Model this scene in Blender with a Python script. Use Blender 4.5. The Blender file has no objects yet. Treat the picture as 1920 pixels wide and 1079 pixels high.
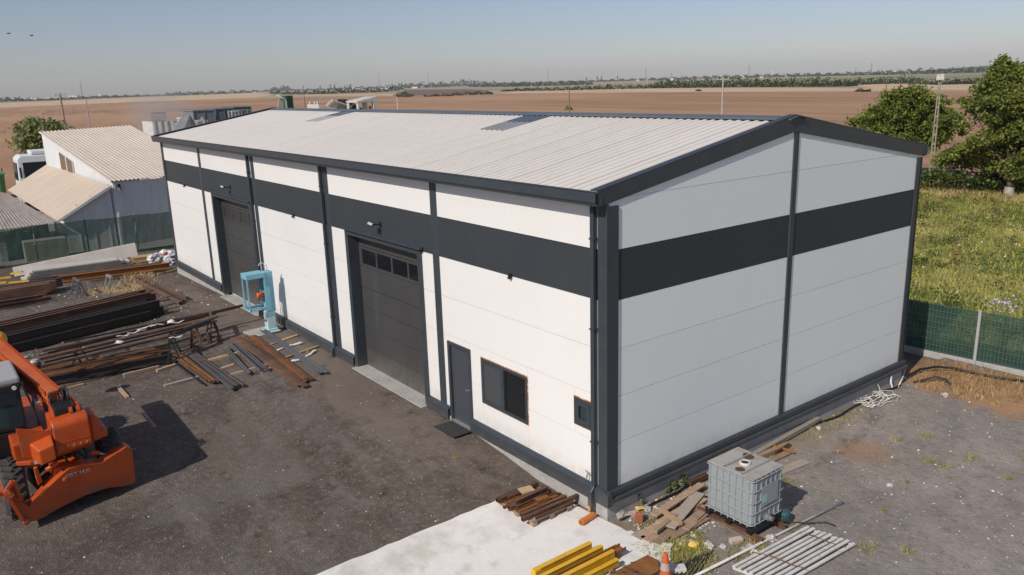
import bpy, bmesh, math, random
import numpy as np
from mathutils import Vector, Matrix, noise as mnoise

random.seed(7)
RNG = np.random.default_rng(11)
S = bpy.context.scene
COL = S.collection
RAD = math.radians

# ------------------------------------------------------------------ camera
CAMP = np.array([10.6743, -10.3395, 8.1408])
YAW, PIT, ROL, FPX = 2.495298, -0.2506711, -0.03046392, 1499.308


def _basis(y, p, r):
    f = np.array([math.cos(p) * math.cos(y), math.cos(p) * math.sin(y), math.sin(p)])
    rt = np.array([math.sin(y), -math.cos(y), 0.0])
    up = np.cross(rt, f)
    r2 = rt * math.cos(r) + up * math.sin(r)
    return r2, np.cross(r2, f), f


_R, _U, _F = _basis(YAW, PIT, ROL)
cam = bpy.data.cameras.new('camera')
camo = bpy.data.objects.new('camera', cam)
COL.objects.link(camo)
cam.sensor_width = 36.0
cam.lens = FPX / 1920 * 36.0
cam.clip_start = 0.1
cam.clip_end = 20000
camo.matrix_world = Matrix(((_R[0], _U[0], -_F[0], CAMP[0]), (_R[1], _U[1], -_F[1], CAMP[1]),
                            (_R[2], _U[2], -_F[2], CAMP[2]), (0, 0, 0, 1)))
S.camera = camo

# ------------------------------------------------------------------ light
SUN_EL, SUN_AZ = RAD(39), RAD(13.5)          # azimuth measured from -Y towards +X
W = bpy.data.worlds.new('World')
S.world = W
W.use_nodes = True
nt = W.node_tree
nt.nodes.clear()
sky = nt.nodes.new('ShaderNodeTexSky')
sky.sky_type = 'NISHITA'
sky.sun_disc = False
sky.sun_elevation = SUN_EL
sky.sun_rotation = math.pi - SUN_AZ
sky.altitude = 100
sky.air_density = 1.0
sky.dust_density = .45
sky.ozone_density = 3.5
bg = nt.nodes.new('ShaderNodeBackground')
bg.inputs['Strength'].default_value = 0.079
wo = nt.nodes.new('ShaderNodeOutputWorld')
hsv = nt.nodes.new('ShaderNodeHueSaturation')      # dusty, slightly lilac summer air
hsv.inputs['Saturation'].default_value = .85
mxs = nt.nodes.new('ShaderNodeMix')
mxs.data_type = 'RGBA'
mxs.blend_type = 'MULTIPLY'
mxs.inputs[0].default_value = 1.0
mxs.inputs[7].default_value = (1.0, .955, 1.045, 1)
nt.links.new(sky.outputs[0], hsv.inputs['Color'])
nt.links.new(hsv.outputs[0], mxs.inputs[6])
nt.links.new(mxs.outputs[2], bg.inputs[0])
nt.links.new(bg.outputs[0], wo.inputs[0])

sl = bpy.data.lights.new('sun', 'SUN')
sl.energy = 3.7
sl.angle = RAD(0.5)
sl.color = (1.0, 0.94, 0.865)
so = bpy.data.objects.new('sun', sl)
COL.objects.link(so)
sdir = Vector((math.sin(SUN_AZ) * math.cos(SUN_EL), -math.cos(SUN_AZ) * math.cos(SUN_EL), math.sin(SUN_EL)))
so.rotation_euler = sdir.to_track_quat('Z', 'Y').to_euler()
so.location = (20, -40, 40)

S.view_settings.view_transform = 'Standard'
S.view_settings.look = 'None'
S.view_settings.exposure = 0.0
S.view_settings.gamma = 1.0
S.view_settings.use_curve_mapping = False


# ------------------------------------------------------------------ survey helpers (photo pixel -> place in the world)
def ray(u, v):
    return _F + _R * (u - 960) / FPX - _U * (v - 539.5) / FPX


def onz(u, v, z):
    d = ray(u, v)
    p = CAMP + d * ((z - CAMP[2]) / d[2])
    return Vector(p)


def onx(u, v, x):
    d = ray(u, v)
    return Vector(CAMP + d * ((x - CAMP[0]) / d[0]))


def ony(u, v, y):
    d = ray(u, v)
    return Vector(CAMP + d * ((y - CAMP[1]) / d[1]))


def hz(u):
    return 184.668 - 0.030474 * u


def sstep(a, b, x):
    t = np.clip((x - a) / (b - a), 0, 1)
    return t * t * (3 - 2 * t)


def ground_h(x, y):
    """height of the ground sheet"""
    x = np.asarray(x, float)
    y = np.asarray(y, float)
    front = np.interp(x, [-60, -33, -24, -19, -11, -5, -3.4, -2.2, 0, 0.6], [-.7, -.72, -.47, -.38, -.30, -.31, -.45, -.60, -.62, -.62])
    base = np.interp(x, [-60, -36, -28, -18, -8, -2.4, 0], [-.72, -.66, -.52, -.47, -.50, -.61, -.62])
    w = 1 - sstep(0.8, 4.5, -y)
    left = base + (front - base) * w
    h = np.where(x < 0.6, left, -.62)
    h = np.where(y > 0.4, np.minimum(h, -.62), h)
    near = (x > -40) & (x < 16) & (y > -16) & (y < 15) & ~((x < .3) & (y > -.9))
    bump = .018 * np.sin(x * 1.7 + np.sin(y * 1.3) * 1.6) * np.sin(y * 1.9 + np.sin(x * .9) * 1.4) + .009 * np.sin(x * 5.1 + y * 2.2) * np.sin(y * 4.3 - x * 1.7)
    slab = (x > -2.3) & (x < 2.3) & (y < 0.6)
    h = h + np.where(near & ~slab, bump, 0)
    h = h + np.where((x > 0) & (y > 11.5) & (y < 14.4), .12 * sstep(11.5, 13, y), 0)
    return h


def gh(x, y):
    return float(ground_h(x, y))


def gp(u, v, up=0.0):
    """point on the ground (or up metres above it)"""
    z = -.5
    for i in range(12):
        p = onz(u, v, z + up)
        z = gh(p.x, p.y)
    p.z = z + up
    return p


# ------------------------------------------------------------------ materials
MATS = {}


def mat(name, col, rough=.7, metal=0.0, var=(), bump=None, rnd=0.0, spec=.5, rib=None, coat=0.0, splash=None):
    if name in MATS:
        return MATS[name]
    m = bpy.data.materials.new(name)
    MATS[name] = m
    m.use_nodes = True
    t = m.node_tree
    b = t.nodes['Principled BSDF']
    b.inputs['Roughness'].default_value = rough
    b.inputs['Metallic'].default_value = metal
    b.inputs['Specular IOR Level'].default_value = spec
    b.inputs['Coat Weight'].default_value = coat
    tc = t.nodes.new('ShaderNodeTexCoord')
    rgb = t.nodes.new('ShaderNodeRGB')
    rgb.outputs[0].default_value = (*col, 1)
    cur = rgb.outputs[0]
    for v in var:
        sc, c2, lo, hi = v[:4]
        st = v[4] if len(v) > 4 else (1, 1, 1)
        mp = t.nodes.new('ShaderNodeMapping')
        mp.inputs['Scale'].default_value = st
        if len(v) > 5:                        # long axis of the grain turned to v[5]
            mp.vector_type = 'TEXTURE'
            mp.inputs['Scale'].default_value = tuple(1 / q for q in st)
            mp.inputs['Rotation'].default_value = (0, 0, v[5])
        t.links.new(tc.outputs['Object'], mp.inputs[0])
        n = t.nodes.new('ShaderNodeTexNoise')
        n.inputs['Scale'].default_value = sc
        n.inputs['Detail'].default_value = 6
        n.inputs['Roughness'].default_value = .62
        t.links.new(mp.outputs[0], n.inputs['Vector'])
        r = t.nodes.new('ShaderNodeMapRange')
        r.inputs[1].default_value = lo
        r.inputs[2].default_value = hi
        t.links.new(n.outputs[0], r.inputs[0])
        mx = t.nodes.new('ShaderNodeMix')
        mx.data_type = 'RGBA'
        t.links.new(r.outputs[0], mx.inputs[0])
        t.links.new(cur, mx.inputs[6])
        mx.inputs[7].default_value = (*c2, 1)
        cur = mx.outputs[2]
    if splash:                                # dried mud thrown up on the foot of a wall
        sp = t.nodes.new('ShaderNodeSeparateXYZ')
        t.links.new(tc.outputs['Object'], sp.inputs[0])
        n = t.nodes.new('ShaderNodeTexNoise')
        n.inputs['Scale'].default_value = 3.5
        n.inputs['Detail'].default_value = 8
        n.inputs['Roughness'].default_value = .75
        t.links.new(tc.outputs['Object'], n.inputs['Vector'])
        r = t.nodes.new('ShaderNodeMapRange')
        r.inputs[1].default_value = splash[0]
        r.inputs[2].default_value = splash[1]
        t.links.new(sp.outputs[2], r.inputs[0])
        mu = t.nodes.new('ShaderNodeMath')
        mu.operation = 'MULTIPLY'
        r2 = t.nodes.new('ShaderNodeMapRange')
        r2.inputs[1].default_value = .35
        r2.inputs[2].default_value = .7
        t.links.new(n.outputs[0], r2.inputs[0])
        t.links.new(r.outputs[0], mu.inputs[0])
        t.links.new(r2.outputs[0], mu.inputs[1])
        mx = t.nodes.new('ShaderNodeMix')
        mx.data_type = 'RGBA'
        t.links.new(mu.outputs[0], mx.inputs[0])
        t.links.new(cur, mx.inputs[6])
        mx.inputs[7].default_value = (*splash[2], 1)
        cur = mx.outputs[2]
    if rnd:
        oi = t.nodes.new('ShaderNodeObjectInfo')
        r = t.nodes.new('ShaderNodeMapRange')
        r.inputs[3].default_value = 1 - rnd
        r.inputs[4].default_value = 1 + rnd
        t.links.new(oi.outputs['Random'], r.inputs[0])
        hs = t.nodes.new('ShaderNodeHueSaturation')
        t.links.new(r.outputs[0], hs.inputs['Value'])
        t.links.new(cur, hs.inputs['Color'])
        cur = hs.outputs[0]
    t.links.new(cur, b.inputs['Base Color'])
    nrm = None
    if rib:                                   # fine ribbing: (axis, pitch in m, depth)
        wv = t.nodes.new('ShaderNodeTexWave')
        wv.wave_type = 'BANDS'
        wv.bands_direction = rib[0]
        wv.inputs['Scale'].default_value = 2 * math.pi / (20 * rib[1])
        t.links.new(tc.outputs['Object'], wv.inputs['Vector'])
        bp = t.nodes.new('ShaderNodeBump')
        bp.inputs['Strength'].default_value = rib[3] if len(rib) > 3 else 1
        bp.inputs['Distance'].default_value = rib[2]
        t.links.new(wv.outputs['Fac'], bp.inputs['Height'])
        nrm = bp.outputs[0]
    if bump:
        n = t.nodes.new('ShaderNodeTexNoise')
        n.inputs['Scale'].default_value = bump[0]
        n.inputs['Detail'].default_value = 5
        t.links.new(tc.outputs['Object'], n.inputs['Vector'])
        bp = t.nodes.new('ShaderNodeBump')
        bp.inputs['Strength'].default_value = bump[1]
        bp.inputs['Distance'].default_value = bump[2]
        t.links.new(n.outputs[0], bp.inputs['Height'])
        if nrm:
            t.links.new(nrm, bp.inputs['Normal'])
        nrm = bp.outputs[0]
    if nrm:
        t.links.new(nrm, b.inputs['Normal'])
    return m


def rib_shade(m, pitch, col, amt):
    """rib shading painted as thin darker lines beside the ribs of a profiled sheet (local X across the ribs)"""
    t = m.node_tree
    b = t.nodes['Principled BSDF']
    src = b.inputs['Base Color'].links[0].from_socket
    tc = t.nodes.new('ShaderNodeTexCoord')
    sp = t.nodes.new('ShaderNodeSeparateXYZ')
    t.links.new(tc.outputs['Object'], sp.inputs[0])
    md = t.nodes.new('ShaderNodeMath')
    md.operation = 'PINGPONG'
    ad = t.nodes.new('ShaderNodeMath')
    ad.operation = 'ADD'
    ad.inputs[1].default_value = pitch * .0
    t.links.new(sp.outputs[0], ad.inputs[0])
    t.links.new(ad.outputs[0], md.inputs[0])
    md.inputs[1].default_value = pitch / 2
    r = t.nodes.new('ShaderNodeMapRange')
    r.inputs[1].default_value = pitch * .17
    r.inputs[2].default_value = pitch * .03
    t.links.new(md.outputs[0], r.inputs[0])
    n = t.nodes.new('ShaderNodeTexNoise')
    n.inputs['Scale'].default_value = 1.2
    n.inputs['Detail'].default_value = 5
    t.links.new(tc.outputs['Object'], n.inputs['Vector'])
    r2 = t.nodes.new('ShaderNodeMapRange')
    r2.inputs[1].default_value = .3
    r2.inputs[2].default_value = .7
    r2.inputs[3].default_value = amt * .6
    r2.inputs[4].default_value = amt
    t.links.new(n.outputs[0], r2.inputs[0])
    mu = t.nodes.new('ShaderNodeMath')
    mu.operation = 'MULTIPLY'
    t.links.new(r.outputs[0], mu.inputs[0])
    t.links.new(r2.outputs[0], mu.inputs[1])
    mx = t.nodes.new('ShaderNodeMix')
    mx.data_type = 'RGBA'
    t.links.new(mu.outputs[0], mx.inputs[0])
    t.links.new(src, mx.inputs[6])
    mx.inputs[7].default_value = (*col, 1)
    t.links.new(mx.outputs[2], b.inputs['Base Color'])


def leaf_mat(name, col, rnd=.15, trans=.35):
    m = bpy.data.materials.new(name)
    MATS[name] = m
    m.use_nodes = True
    t = m.node_tree
    t.nodes.clear()
    o = t.nodes.new('ShaderNodeOutputMaterial')
    d = t.nodes.new('ShaderNodeBsdfPrincipled')
    d.inputs['Roughness'].default_value = .55
    d.inputs['Specular IOR Level'].default_value = .3
    tr = t.nodes.new('ShaderNodeBsdfTranslucent')
    mx = t.nodes.new('ShaderNodeMixShader')
    mx.inputs[0].default_value = trans
    tc = t.nodes.new('ShaderNodeTexCoord')
    n = t.nodes.new('ShaderNodeTexNoise')
    n.inputs['Scale'].default_value = 1.3
    n.inputs['Detail'].default_value = 4
    t.links.new(tc.outputs['Object'], n.inputs['Vector'])
    r = t.nodes.new('ShaderNodeMapRange')
    r.inputs[1].default_value = .3
    r.inputs[2].default_value = .7
    r.inputs[3].default_value = 1 - rnd * 2
    r.inputs[4].default_value = 1 + rnd * 2
    t.links.new(n.outputs[0], r.inputs[0])
    hs = t.nodes.new('ShaderNodeHueSaturation')
    hs.inputs['Color'].default_value = (*col, 1)
    t.links.new(r.outputs[0], hs.inputs['Value'])
    t.links.new(hs.outputs[0], d.inputs['Base Color'])
    t.links.new(hs.outputs[0], tr.inputs['Color'])
    t.links.new(d.outputs[0], mx.inputs[1])
    t.links.new(tr.outputs[0], mx.inputs[2])
    t.links.new(mx.outputs[0], o.inputs[0])
    return m


WHITE = mat('white_panel_paint', (.82, .795, .755), .45, var=[(.35, (.785, .76, .72), .45, .75), (3.2, (.79, .765, .725), .58, .80, (1, 1, .05))], rib=('Z', .05, .0012, .5), bump=(.9, .25, .02), rnd=.012, splash=(.42, -.15, (.52, .46, .39)))
WHITE_G = mat('white_gable_paint', (.855, .885, .855), .5, var=[(.4, (.84, .87, .84), .45, .75)], rib=('Z', .05, .0014, .5), bump=(.8, .2, .02), rnd=.012, splash=(.40, -.1, (.60, .57, .52)))
BAND = mat('anthracite_panel_paint', (.042, .048, .054), .55, var=[(.5, (.050, .055, .060), .4, .8)], rib=('Z', .05, .0022, .8), spec=.25)
TRIM = mat('anthracite_trim', (.042, .051, .060), .42, var=[(1.5, (.055, .063, .070), .45, .8), (5, (.085, .085, .082), .62, .8)], bump=(3, .1, .01), splash=(.02, -.4, (.13, .115, .10)))
DOORG = mat('garage_door_paint', (.056, .057, .056), .38, var=[(.8, (.07, .07, .068), .4, .8), (3, (.085, .08, .074), .58, .8, (1, 1, .08))], bump=(1.6, .3, .02), splash=(.5, -.3, (.16, .135, .11)))
DOORS = mat('side_door_paint', (.060, .065, .078), .42)
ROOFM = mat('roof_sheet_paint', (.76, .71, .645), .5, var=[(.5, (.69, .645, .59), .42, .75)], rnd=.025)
RIDGE = mat('ridge_cap_paint', (.10, .12, .14), .45, var=[(2, (.13, .15, .17), .4, .7)])
GLASS = mat('dark_glass', (.012, .014, .016), .06, spec=.6)
GLASSG = mat('green_glass', (.03, .055, .05), .12, spec=.5)
MESHW = mat('fly_screen', (.055, .060, .062), .75)
CONC = mat('concrete', (.40, .385, .355), .9, var=[(2.2, (.28, .265, .24), .45, .75), (14, (.48, .46, .43), .5, .8)], bump=(30, .3, .01))
SLABM = mat('pale_concrete', (.77, .735, .68), .9, var=[(.7, (.54, .49, .42), .50, .72), (3.5, (.82, .79, .75), .45, .8), (18, (.62, .58, .53), .58, .8), (2.0, (.60, .555, .49), .55, .72)], bump=(25, .2, .01))
RUST = mat('rusty_steel', (.125, .058, .032), .85, var=[(2.2, (.060, .036, .027), .42, .66, (.25, 2, 2)), (5, (.24, .105, .045), .52, .7, (.5, 2, 2)), (14, (.05, .03, .022), .56, .72)], bump=(40, .2, .004), rnd=.35)
RUSTO = mat('orange_rust', (.25, .095, .022), .85, var=[(3, (.12, .045, .018), .45, .75, (.4, 2, 2)), (10, (.33, .15, .04), .5, .8)], bump=(40, .2, .004), rnd=.2)
DARKST = mat('dark_mill_steel', (.026, .022, .022), .6, var=[(2.5, (.060, .034, .022), .5, .75, (.25, 2, 2)), (6, (.04, .036, .036), .45, .8)], rnd=.25)
GREYST = mat('grey_steel', (.125, .13, .14), .55, metal=.2, var=[(4, (.10, .07, .05), .55, .8, (.3, 2, 2))], rnd=.2)
GALV = mat('galvanised_steel', (.42, .43, .43), .45, metal=.5, var=[(8, (.33, .33, .33), .45, .75)])
WOOD = mat('weathered_plank', (.42, .285, .19), .9, var=[(3, (.22, .14, .09), .4, .7, (8, 1, 8)), (5, (.46, .36, .27), .5, .8, (8, 1, 8))], bump=(30, .3, .004), rnd=.3)
WOODL = mat('pale_timber', (.46, .33, .20), .85, var=[(4, (.33, .21, .11), .45, .75, (1, 8, 8))], bump=(30, .2, .004), rnd=.25)
WOODG = mat('greyed_timber', (.36, .30, .245), .9, var=[(4, (.25, .20, .16), .45, .75, (8, 1, 8))], bump=(30, .3, .004), rnd=.15)
WHITEP = mat('chalky_white_paint', (.64, .615, .575), .7, var=[(4, (.46, .42, .37), .46, .7), (17, (.30, .17, .09), .60, .72)])
ORANGE = mat('machine_orange', (.52, .078, .008), .45, var=[(1.4, (.37, .05, .008), .45, .7), (3.5, (.24, .10, .05), .56, .74), (11, (.13, .05, .03), .60, .72), (30, (.10, .07, .06), .66, .72)], bump=(14, .15, .004), splash=(.35, -.45, (.16, .10, .07)))
REDOR = mat('pale_machine_orange', (.60, .135, .036), .45, var=[(2, (.50, .09, .03), .45, .75), (6, (.33, .15, .09), .58, .74), (22, (.14, .08, .06), .66, .74)])
BLACK = mat('black_plastic', (.012, .012, .013), .5)
RUBBER = mat('tyre_rubber', (.045, .042, .040), .85, var=[(4, (.09, .08, .07), .5, .8)])
GREYP = mat('light_grey_plastic', (.40, .40, .38), .5)
CYAN = mat('pale_blue_paint', (.20, .46, .56), .55, var=[(3, (.15, .38, .50), .45, .75), (14, (.34, .52, .56), .58, .75)])
CYANL = mat('faded_blue_paint', (.45, .62, .62), .6, var=[(3, (.36, .56, .60), .45, .75)])
REDM = mat('red_paint', (.55, .10, .03), .5)
YELL = mat('yellow_paint', (.74, .41, .018), .45, var=[(3, (.60, .30, .012), .5, .8), (9, (.34, .19, .05), .60, .74), (25, (.22, .09, .03), .66, .73)], rnd=.06)
PVCO = mat('orange_pvc', (.62, .20, .035), .4)
PVCW = mat('white_pvc', (.70, .68, .62), .5, var=[(6, (.55, .50, .43), .5, .8)])
BRICK = mat('red_brick', (.42, .13, .06), .9, var=[(9, (.30, .10, .05), .4, .7), (20, (.5, .35, .27), .62, .8)], bump=(40, .4, .01))
BRICKW = mat('mortared_brick', (.52, .42, .34), .9, var=[(6, (.42, .2, .11), .5, .7)], bump=(40, .4, .01))
STONE = mat('pale_stone', (.45, .42, .38), .9, var=[(5, (.32, .29, .25), .4, .7)], rnd=.3)
RAGM = mat('white_cloth', (.74, .71, .68), .85)
STRAWM = mat('straw', (.50, .37, .19), .9, rnd=.2)
PLASTB = mat('cloudy_white_film', (.66, .65, .64), .35, var=[(3, (.36, .38, .38), .48, .6), (7, (.45, .22, .18), .66, .72)], rnd=.1)
IBCP = mat('grey_tank_plastic', (.30, .325, .33), .45, var=[(3, (.29, .305, .305), .45, .75), (12, (.20, .21, .21), .6, .8)])
IBCT = mat('tank_top_plastic', (.38, .365, .33), .55, var=[(4, (.27, .24, .2), .5, .75), (9, (.20, .11, .06), .68, .78)])
SHEDR = mat('shed_roof_sheet', (.60, .515, .43), .6, var=[(.9, (.52, .43, .35), .4, .75), (5, (.66, .58, .49), .5, .8)])
SHEDC = mat('canopy_sheet', (.56, .46, .36), .7, var=[(.8, (.47, .37, .28), .4, .75, (6, .6, 1))])
SHEDL = mat('weathered_roof_sheet', (.34, .29, .255), .8, var=[(1.2, (.22, .185, .165), .4, .75, (1, 3, 1)), (5, (.42, .37, .33), .5, .8)])
SHEDW = mat('shed_wall_sheet', (.70, .71, .70), .6, var=[(1.1, (.60, .59, .57), .45, .75, (3, 3, .4)), (7, (.45, .40, .34), .66, .8)])
TRUCKW = mat('truck_white', (.76, .76, .75), .35)
SKIPG = mat('skip_green', (.10, .27, .09), .6, var=[(4, (.07, .18, .06), .45, .75)])
CONCP = mat('pole_concrete', (.30, .26, .215), .9, var=[(2, (.22, .185, .15), .4, .75)])
WPOLE = mat('timber_pole', (.20, .15, .11), .9)
BARK = mat('bark', (.14, .105, .075), .95, var=[(4, (.07, .05, .04), .4, .7, (1, 1, .3))], bump=(12, .5, .03))
PALEBARK = mat('whitewashed_bark', (.45, .40, .34), .95, var=[(3, (.30, .25, .2), .4, .7)])
HOUSEW = mat('house_wall', (.55, .52, .47), .8, rnd=.25)
HOUSER = mat('house_roof_tile', (.36, .14, .085), .85, rnd=.4)
HALLW = mat('hall_wall', (.66, .66, .66), .6, rnd=.15)
PYLON = mat('pylon_steel', (.22, .23, .24), .7)
SCRAPW = mat('scrap_white_metal', (.62, .59, .54), .6, var=[(3, (.46, .42, .36), .45, .75)])
SCRAPG = mat('scrap_grey_metal', (.20, .21, .215), .6, var=[(2, (.14, .145, .15), .45, .75)])
LEAFA = leaf_mat('leaf_olive', (.20, .235, .045))
LEAFB = leaf_mat('leaf_dark', (.10, .145, .032))
LEAFC = leaf_mat('leaf_yellowish', (.29, .30, .06))
LEAFG = leaf_mat('leaf_greygreen', (.25, .27, .13))
HEDGEA = leaf_mat('hedge_dark', (.050, .070, .028))
HEDGEB = leaf_mat('hedge_light', (.085, .110, .050))
HEDGEC = leaf_mat('hedge_pale', (.13, .15, .085))
GRASSA = leaf_mat('grass_yellowgreen', (.48, .45, .105), .2)
GRASSB = leaf_mat('grass_green', (.22, .265, .06), .2)
GRASSC = leaf_mat('grass_dry', (.56, .42, .19), .2)
PETALW = mat('petal_white', (.8, .8, .75), .8)
PETALY = mat('petal_yellow', (.75, .6, .06), .8)
PETALP = mat('petal_lilac', (.5, .45, .65), .8)


def netting(name, col, alpha):
    m = bpy.data.materials.new(name)
    m.use_nodes = True
    t = m.node_tree
    t.nodes.clear()
    o = t.nodes.new('ShaderNodeOutputMaterial')
    d = t.nodes.new('ShaderNodeBsdfDiffuse')
    tl = t.nodes.new('ShaderNodeBsdfTranslucent')
    tl.inputs[0].default_value = (*col, 1)
    m2 = t.nodes.new('ShaderNodeMixShader')
    m2.inputs[0].default_value = .3
    tr = t.nodes.new('ShaderNodeBsdfTransparent')
    mx = t.nodes.new('ShaderNodeMixShader')
    tc = t.nodes.new('ShaderNodeTexCoord')
    n = t.nodes.new('ShaderNodeTexNoise')
    n.inputs['Scale'].default_value = 2.2
    n.inputs['Detail'].default_value = 5
    t.links.new(tc.outputs['Object'], n.inputs['Vector'])
    r = t.nodes.new('ShaderNodeMapRange')
    r.inputs[1].default_value = .3
    r.inputs[2].default_value = .7
    r.inputs[3].default_value = .72
    r.inputs[4].default_value = 1.3
    t.links.new(n.outputs[0], r.inputs[0])
    hs = t.nodes.new('ShaderNodeHueSaturation')
    hs.inputs['Color'].default_value = (*col, 1)
    t.links.new(r.outputs[0], hs.inputs['Value'])
    t.links.new(hs.outputs[0], d.inputs[0])
    t.links.new(d.outputs[0], m2.inputs[1])
    t.links.new(tl.outputs[0], m2.inputs[2])
    mx.inputs[0].default_value = alpha
    t.links.new(tr.outputs[0], mx.inputs[1])
    t.links.new(m2.outputs[0], mx.inputs[2])
    t.links.new(mx.outputs[0], o.inputs[0])
    return m


NET = netting('green_shade_netting', (.046, .098, .070), .70)
NETR = netting('green_fence_screen', (.050, .098, .078), .76)


def translucent_sheet(name, col):
    m = bpy.data.materials.new(name)
    m.use_nodes = True
    t = m.node_tree
    b = t.nodes['Principled BSDF']
    b.inputs['Base Color'].default_value = (*col, 1)
    b.inputs['Roughness'].default_value = .25
    b.inputs['Transmission Weight'].default_value = .35
    b.inputs['IOR'].default_value = 1.3
    return m


SKYL = translucent_sheet('skylight_sheet', (.36, .37, .38))
SKYLD = translucent_sheet('skylight_clear', (.15, .18, .23))


# ------------------------------------------------------------------ geometry builder
class G:
    def __init__(self):
        self.v, self.f, self.mi, self.cur = [], [], [], 0

    def add(self, vs, fs):
        o = len(self.v)
        self.v += [tuple(p) for p in vs]
        self.f += [[i + o for i in q] for q in fs]
        self.mi += [self.cur] * len(fs)
        return self

    def slot(self, i):
        self.cur = i
        return self

    def box(self, x0, x1, y0, y1, z0, z1):
        return self.add([(x0, y0, z0), (x1, y0, z0), (x1, y1, z0), (x0, y1, z0), (x0, y0, z1), (x1, y0, z1), (x1, y1, z1), (x0, y1, z1)],
                        [(3, 2, 1, 0), (4, 5, 6, 7), (0, 1, 5, 4), (1, 2, 6, 5), (2, 3, 7, 6), (3, 0, 4, 7)])

    def cbox(self, c, s, m=None):
        """box of size s centred at c, turned by the 3x3 matrix m"""
        vs = [Vector(((i & 1) - .5, ((i >> 1) & 1) - .5, ((i >> 2) & 1) - .5)) for i in range(8)]
        vs = [Vector((a.x * s[0], a.y * s[1], a.z * s[2])) for a in vs]
        if m is not None:
            vs = [m @ a for a in vs]
        c = Vector(c)
        return self.add([a + c for a in vs], [(0, 2, 3, 1), (4, 5, 7, 6), (0, 1, 5, 4), (1, 3, 7, 5), (3, 2, 6, 7), (2, 0, 4, 6)])

    def bar(self, p0, p1, w, h, up=(0, 0, 1)):
        """straight bar with a w x h section centred on the line"""
        p0, p1 = Vector(p0), Vector(p1)
        d = (p1 - p0).normalized()
        up = Vector(up)
        s = d.cross(up)
        if s.length < 1e-4:
            s = d.cross(Vector((1, 0, 0)))
        s.normalize()
        n = s.cross(d)
        vs = []
        for p in (p0, p1):
            for a, b in ((-1, -1), (1, -1), (1, 1), (-1, 1)):
                vs.append(p + s * (a * w / 2) + n * (b * h / 2))
        return self.add(vs, [(0, 1, 2, 3), (7, 6, 5, 4), (0, 4, 5, 1), (1, 5, 6, 2), (2, 6, 7, 3), (3, 7, 4, 0)])

    def prism(self, poly, vec):
        """planar polygon (3D points) pushed along vec"""
        n = len(poly)
        vec = Vector(vec)
        vs = [Vector(p) for p in poly] + [Vector(p) + vec for p in poly]
        return self.add(vs, [list(range(n))[::-1], list(range(n, 2 * n))] + [(i, (i + 1) % n, n + (i + 1) % n, n + i) for i in range(n)])

    def tube(self, pts, r, n=8, closed=False):
        pts = [Vector(p) for p in pts]
        rs = r if isinstance(r, (list, tuple)) else [r] * len(pts)
        vs, fs = [], []
        ref = None
        for i, p in enumerate(pts):
            a = pts[max(i - 1, 0)] if not closed else pts[i - 1]
            b = pts[min(i + 1, len(pts) - 1)] if not closed else pts[(i + 1) % len(pts)]
            d = (b - a).normalized()
            if ref is None:
                ref = d.cross(Vector((0, 0, 1)) if abs(d.z) < .9 else Vector((1, 0, 0))).normalized()
            ref = (ref - d * ref.dot(d)).normalized()
            q = d.cross(ref)
            for k in range(n):
                t = 2 * math.pi * k / n
                vs.append(p + (ref * math.cos(t) + q * math.sin(t)) * rs[i])
        m = len(pts)
        for i in range(m if closed else m - 1):
            j = (i + 1) % m
            for k in range(n):
                fs.append((i * n + k, i * n + (k + 1) % n, j * n + (k + 1) % n, j * n + k))
        if not closed:
            fs.append(list(range(n))[::-1])
            fs.append(list(range((m - 1) * n, m * n)))
        return self.add(vs, fs)

    def lathe(self, prof, base, axis=(0, 0, 1), n=20):
        """prof = [(radius, height)] turned about an axis through base"""
        a = Vector(axis).normalized()
        s = a.cross(Vector((0, 0, 1)) if abs(a.z) < .9 else Vector((1, 0, 0))).normalized()
        q = a.cross(s)
        base = Vector(base)
        vs, fs = [], []
        for r, h in prof:
            for k in range(n):
                t = 2 * math.pi * k / n
                vs.append(base + a * h + (s * math.cos(t) + q * math.sin(t)) * r)
        for i in range(len(prof) - 1):
            for k in range(n):
                fs.append((i * n + k, i * n + (k + 1) % n, (i + 1) * n + (k + 1) % n, (i + 1) * n + k))
        fs.append(list(range(n))[::-1])
        fs.append(list(range((len(prof) - 1) * n, len(prof) * n)))
        return self.add(vs, fs)

    def blob(self, c, r, sub=2, amp=.25, fr=2.0, seed=0.0, flat=None):
        bm = bmesh.new()
        bmesh.ops.create_icosphere(bm, subdivisions=sub, radius=1)
        vs = []
        for v in bm.verts:
            k = 1 + amp * mnoise.noise(v.co * fr + Vector((seed, seed * 1.7, seed * .3))) * 2
            p = Vector((v.co.x * r[0] * k, v.co.y * r[1] * k, v.co.z * r[2] * k))
            if flat is not None:
                p.z = max(p.z, flat)
            vs.append(p + Vector(c))
        fs = [[v.index for v in f.verts] for f in bm.faces]
        bm.free()
        return self.add(vs, fs)

    def mesh(self, name, mats, smooth=False):
        me = bpy.data.meshes.new(name)
        me.from_pydata(self.v, [], self.f)
        for m in (mats if isinstance(mats, (list, tuple)) else [mats]):
            me.materials.append(m)
        me.polygons.foreach_set('material_index', self.mi)
        if smooth:
            me.polygons.foreach_set('use_smooth', [True] * len(me.polygons))
        bm = bmesh.new()
        bm.from_mesh(me)
        bmesh.ops.recalc_face_normals(bm, faces=bm.faces)
        bm.to_mesh(me)
        bm.free()
        me.update()
        return me

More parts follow.
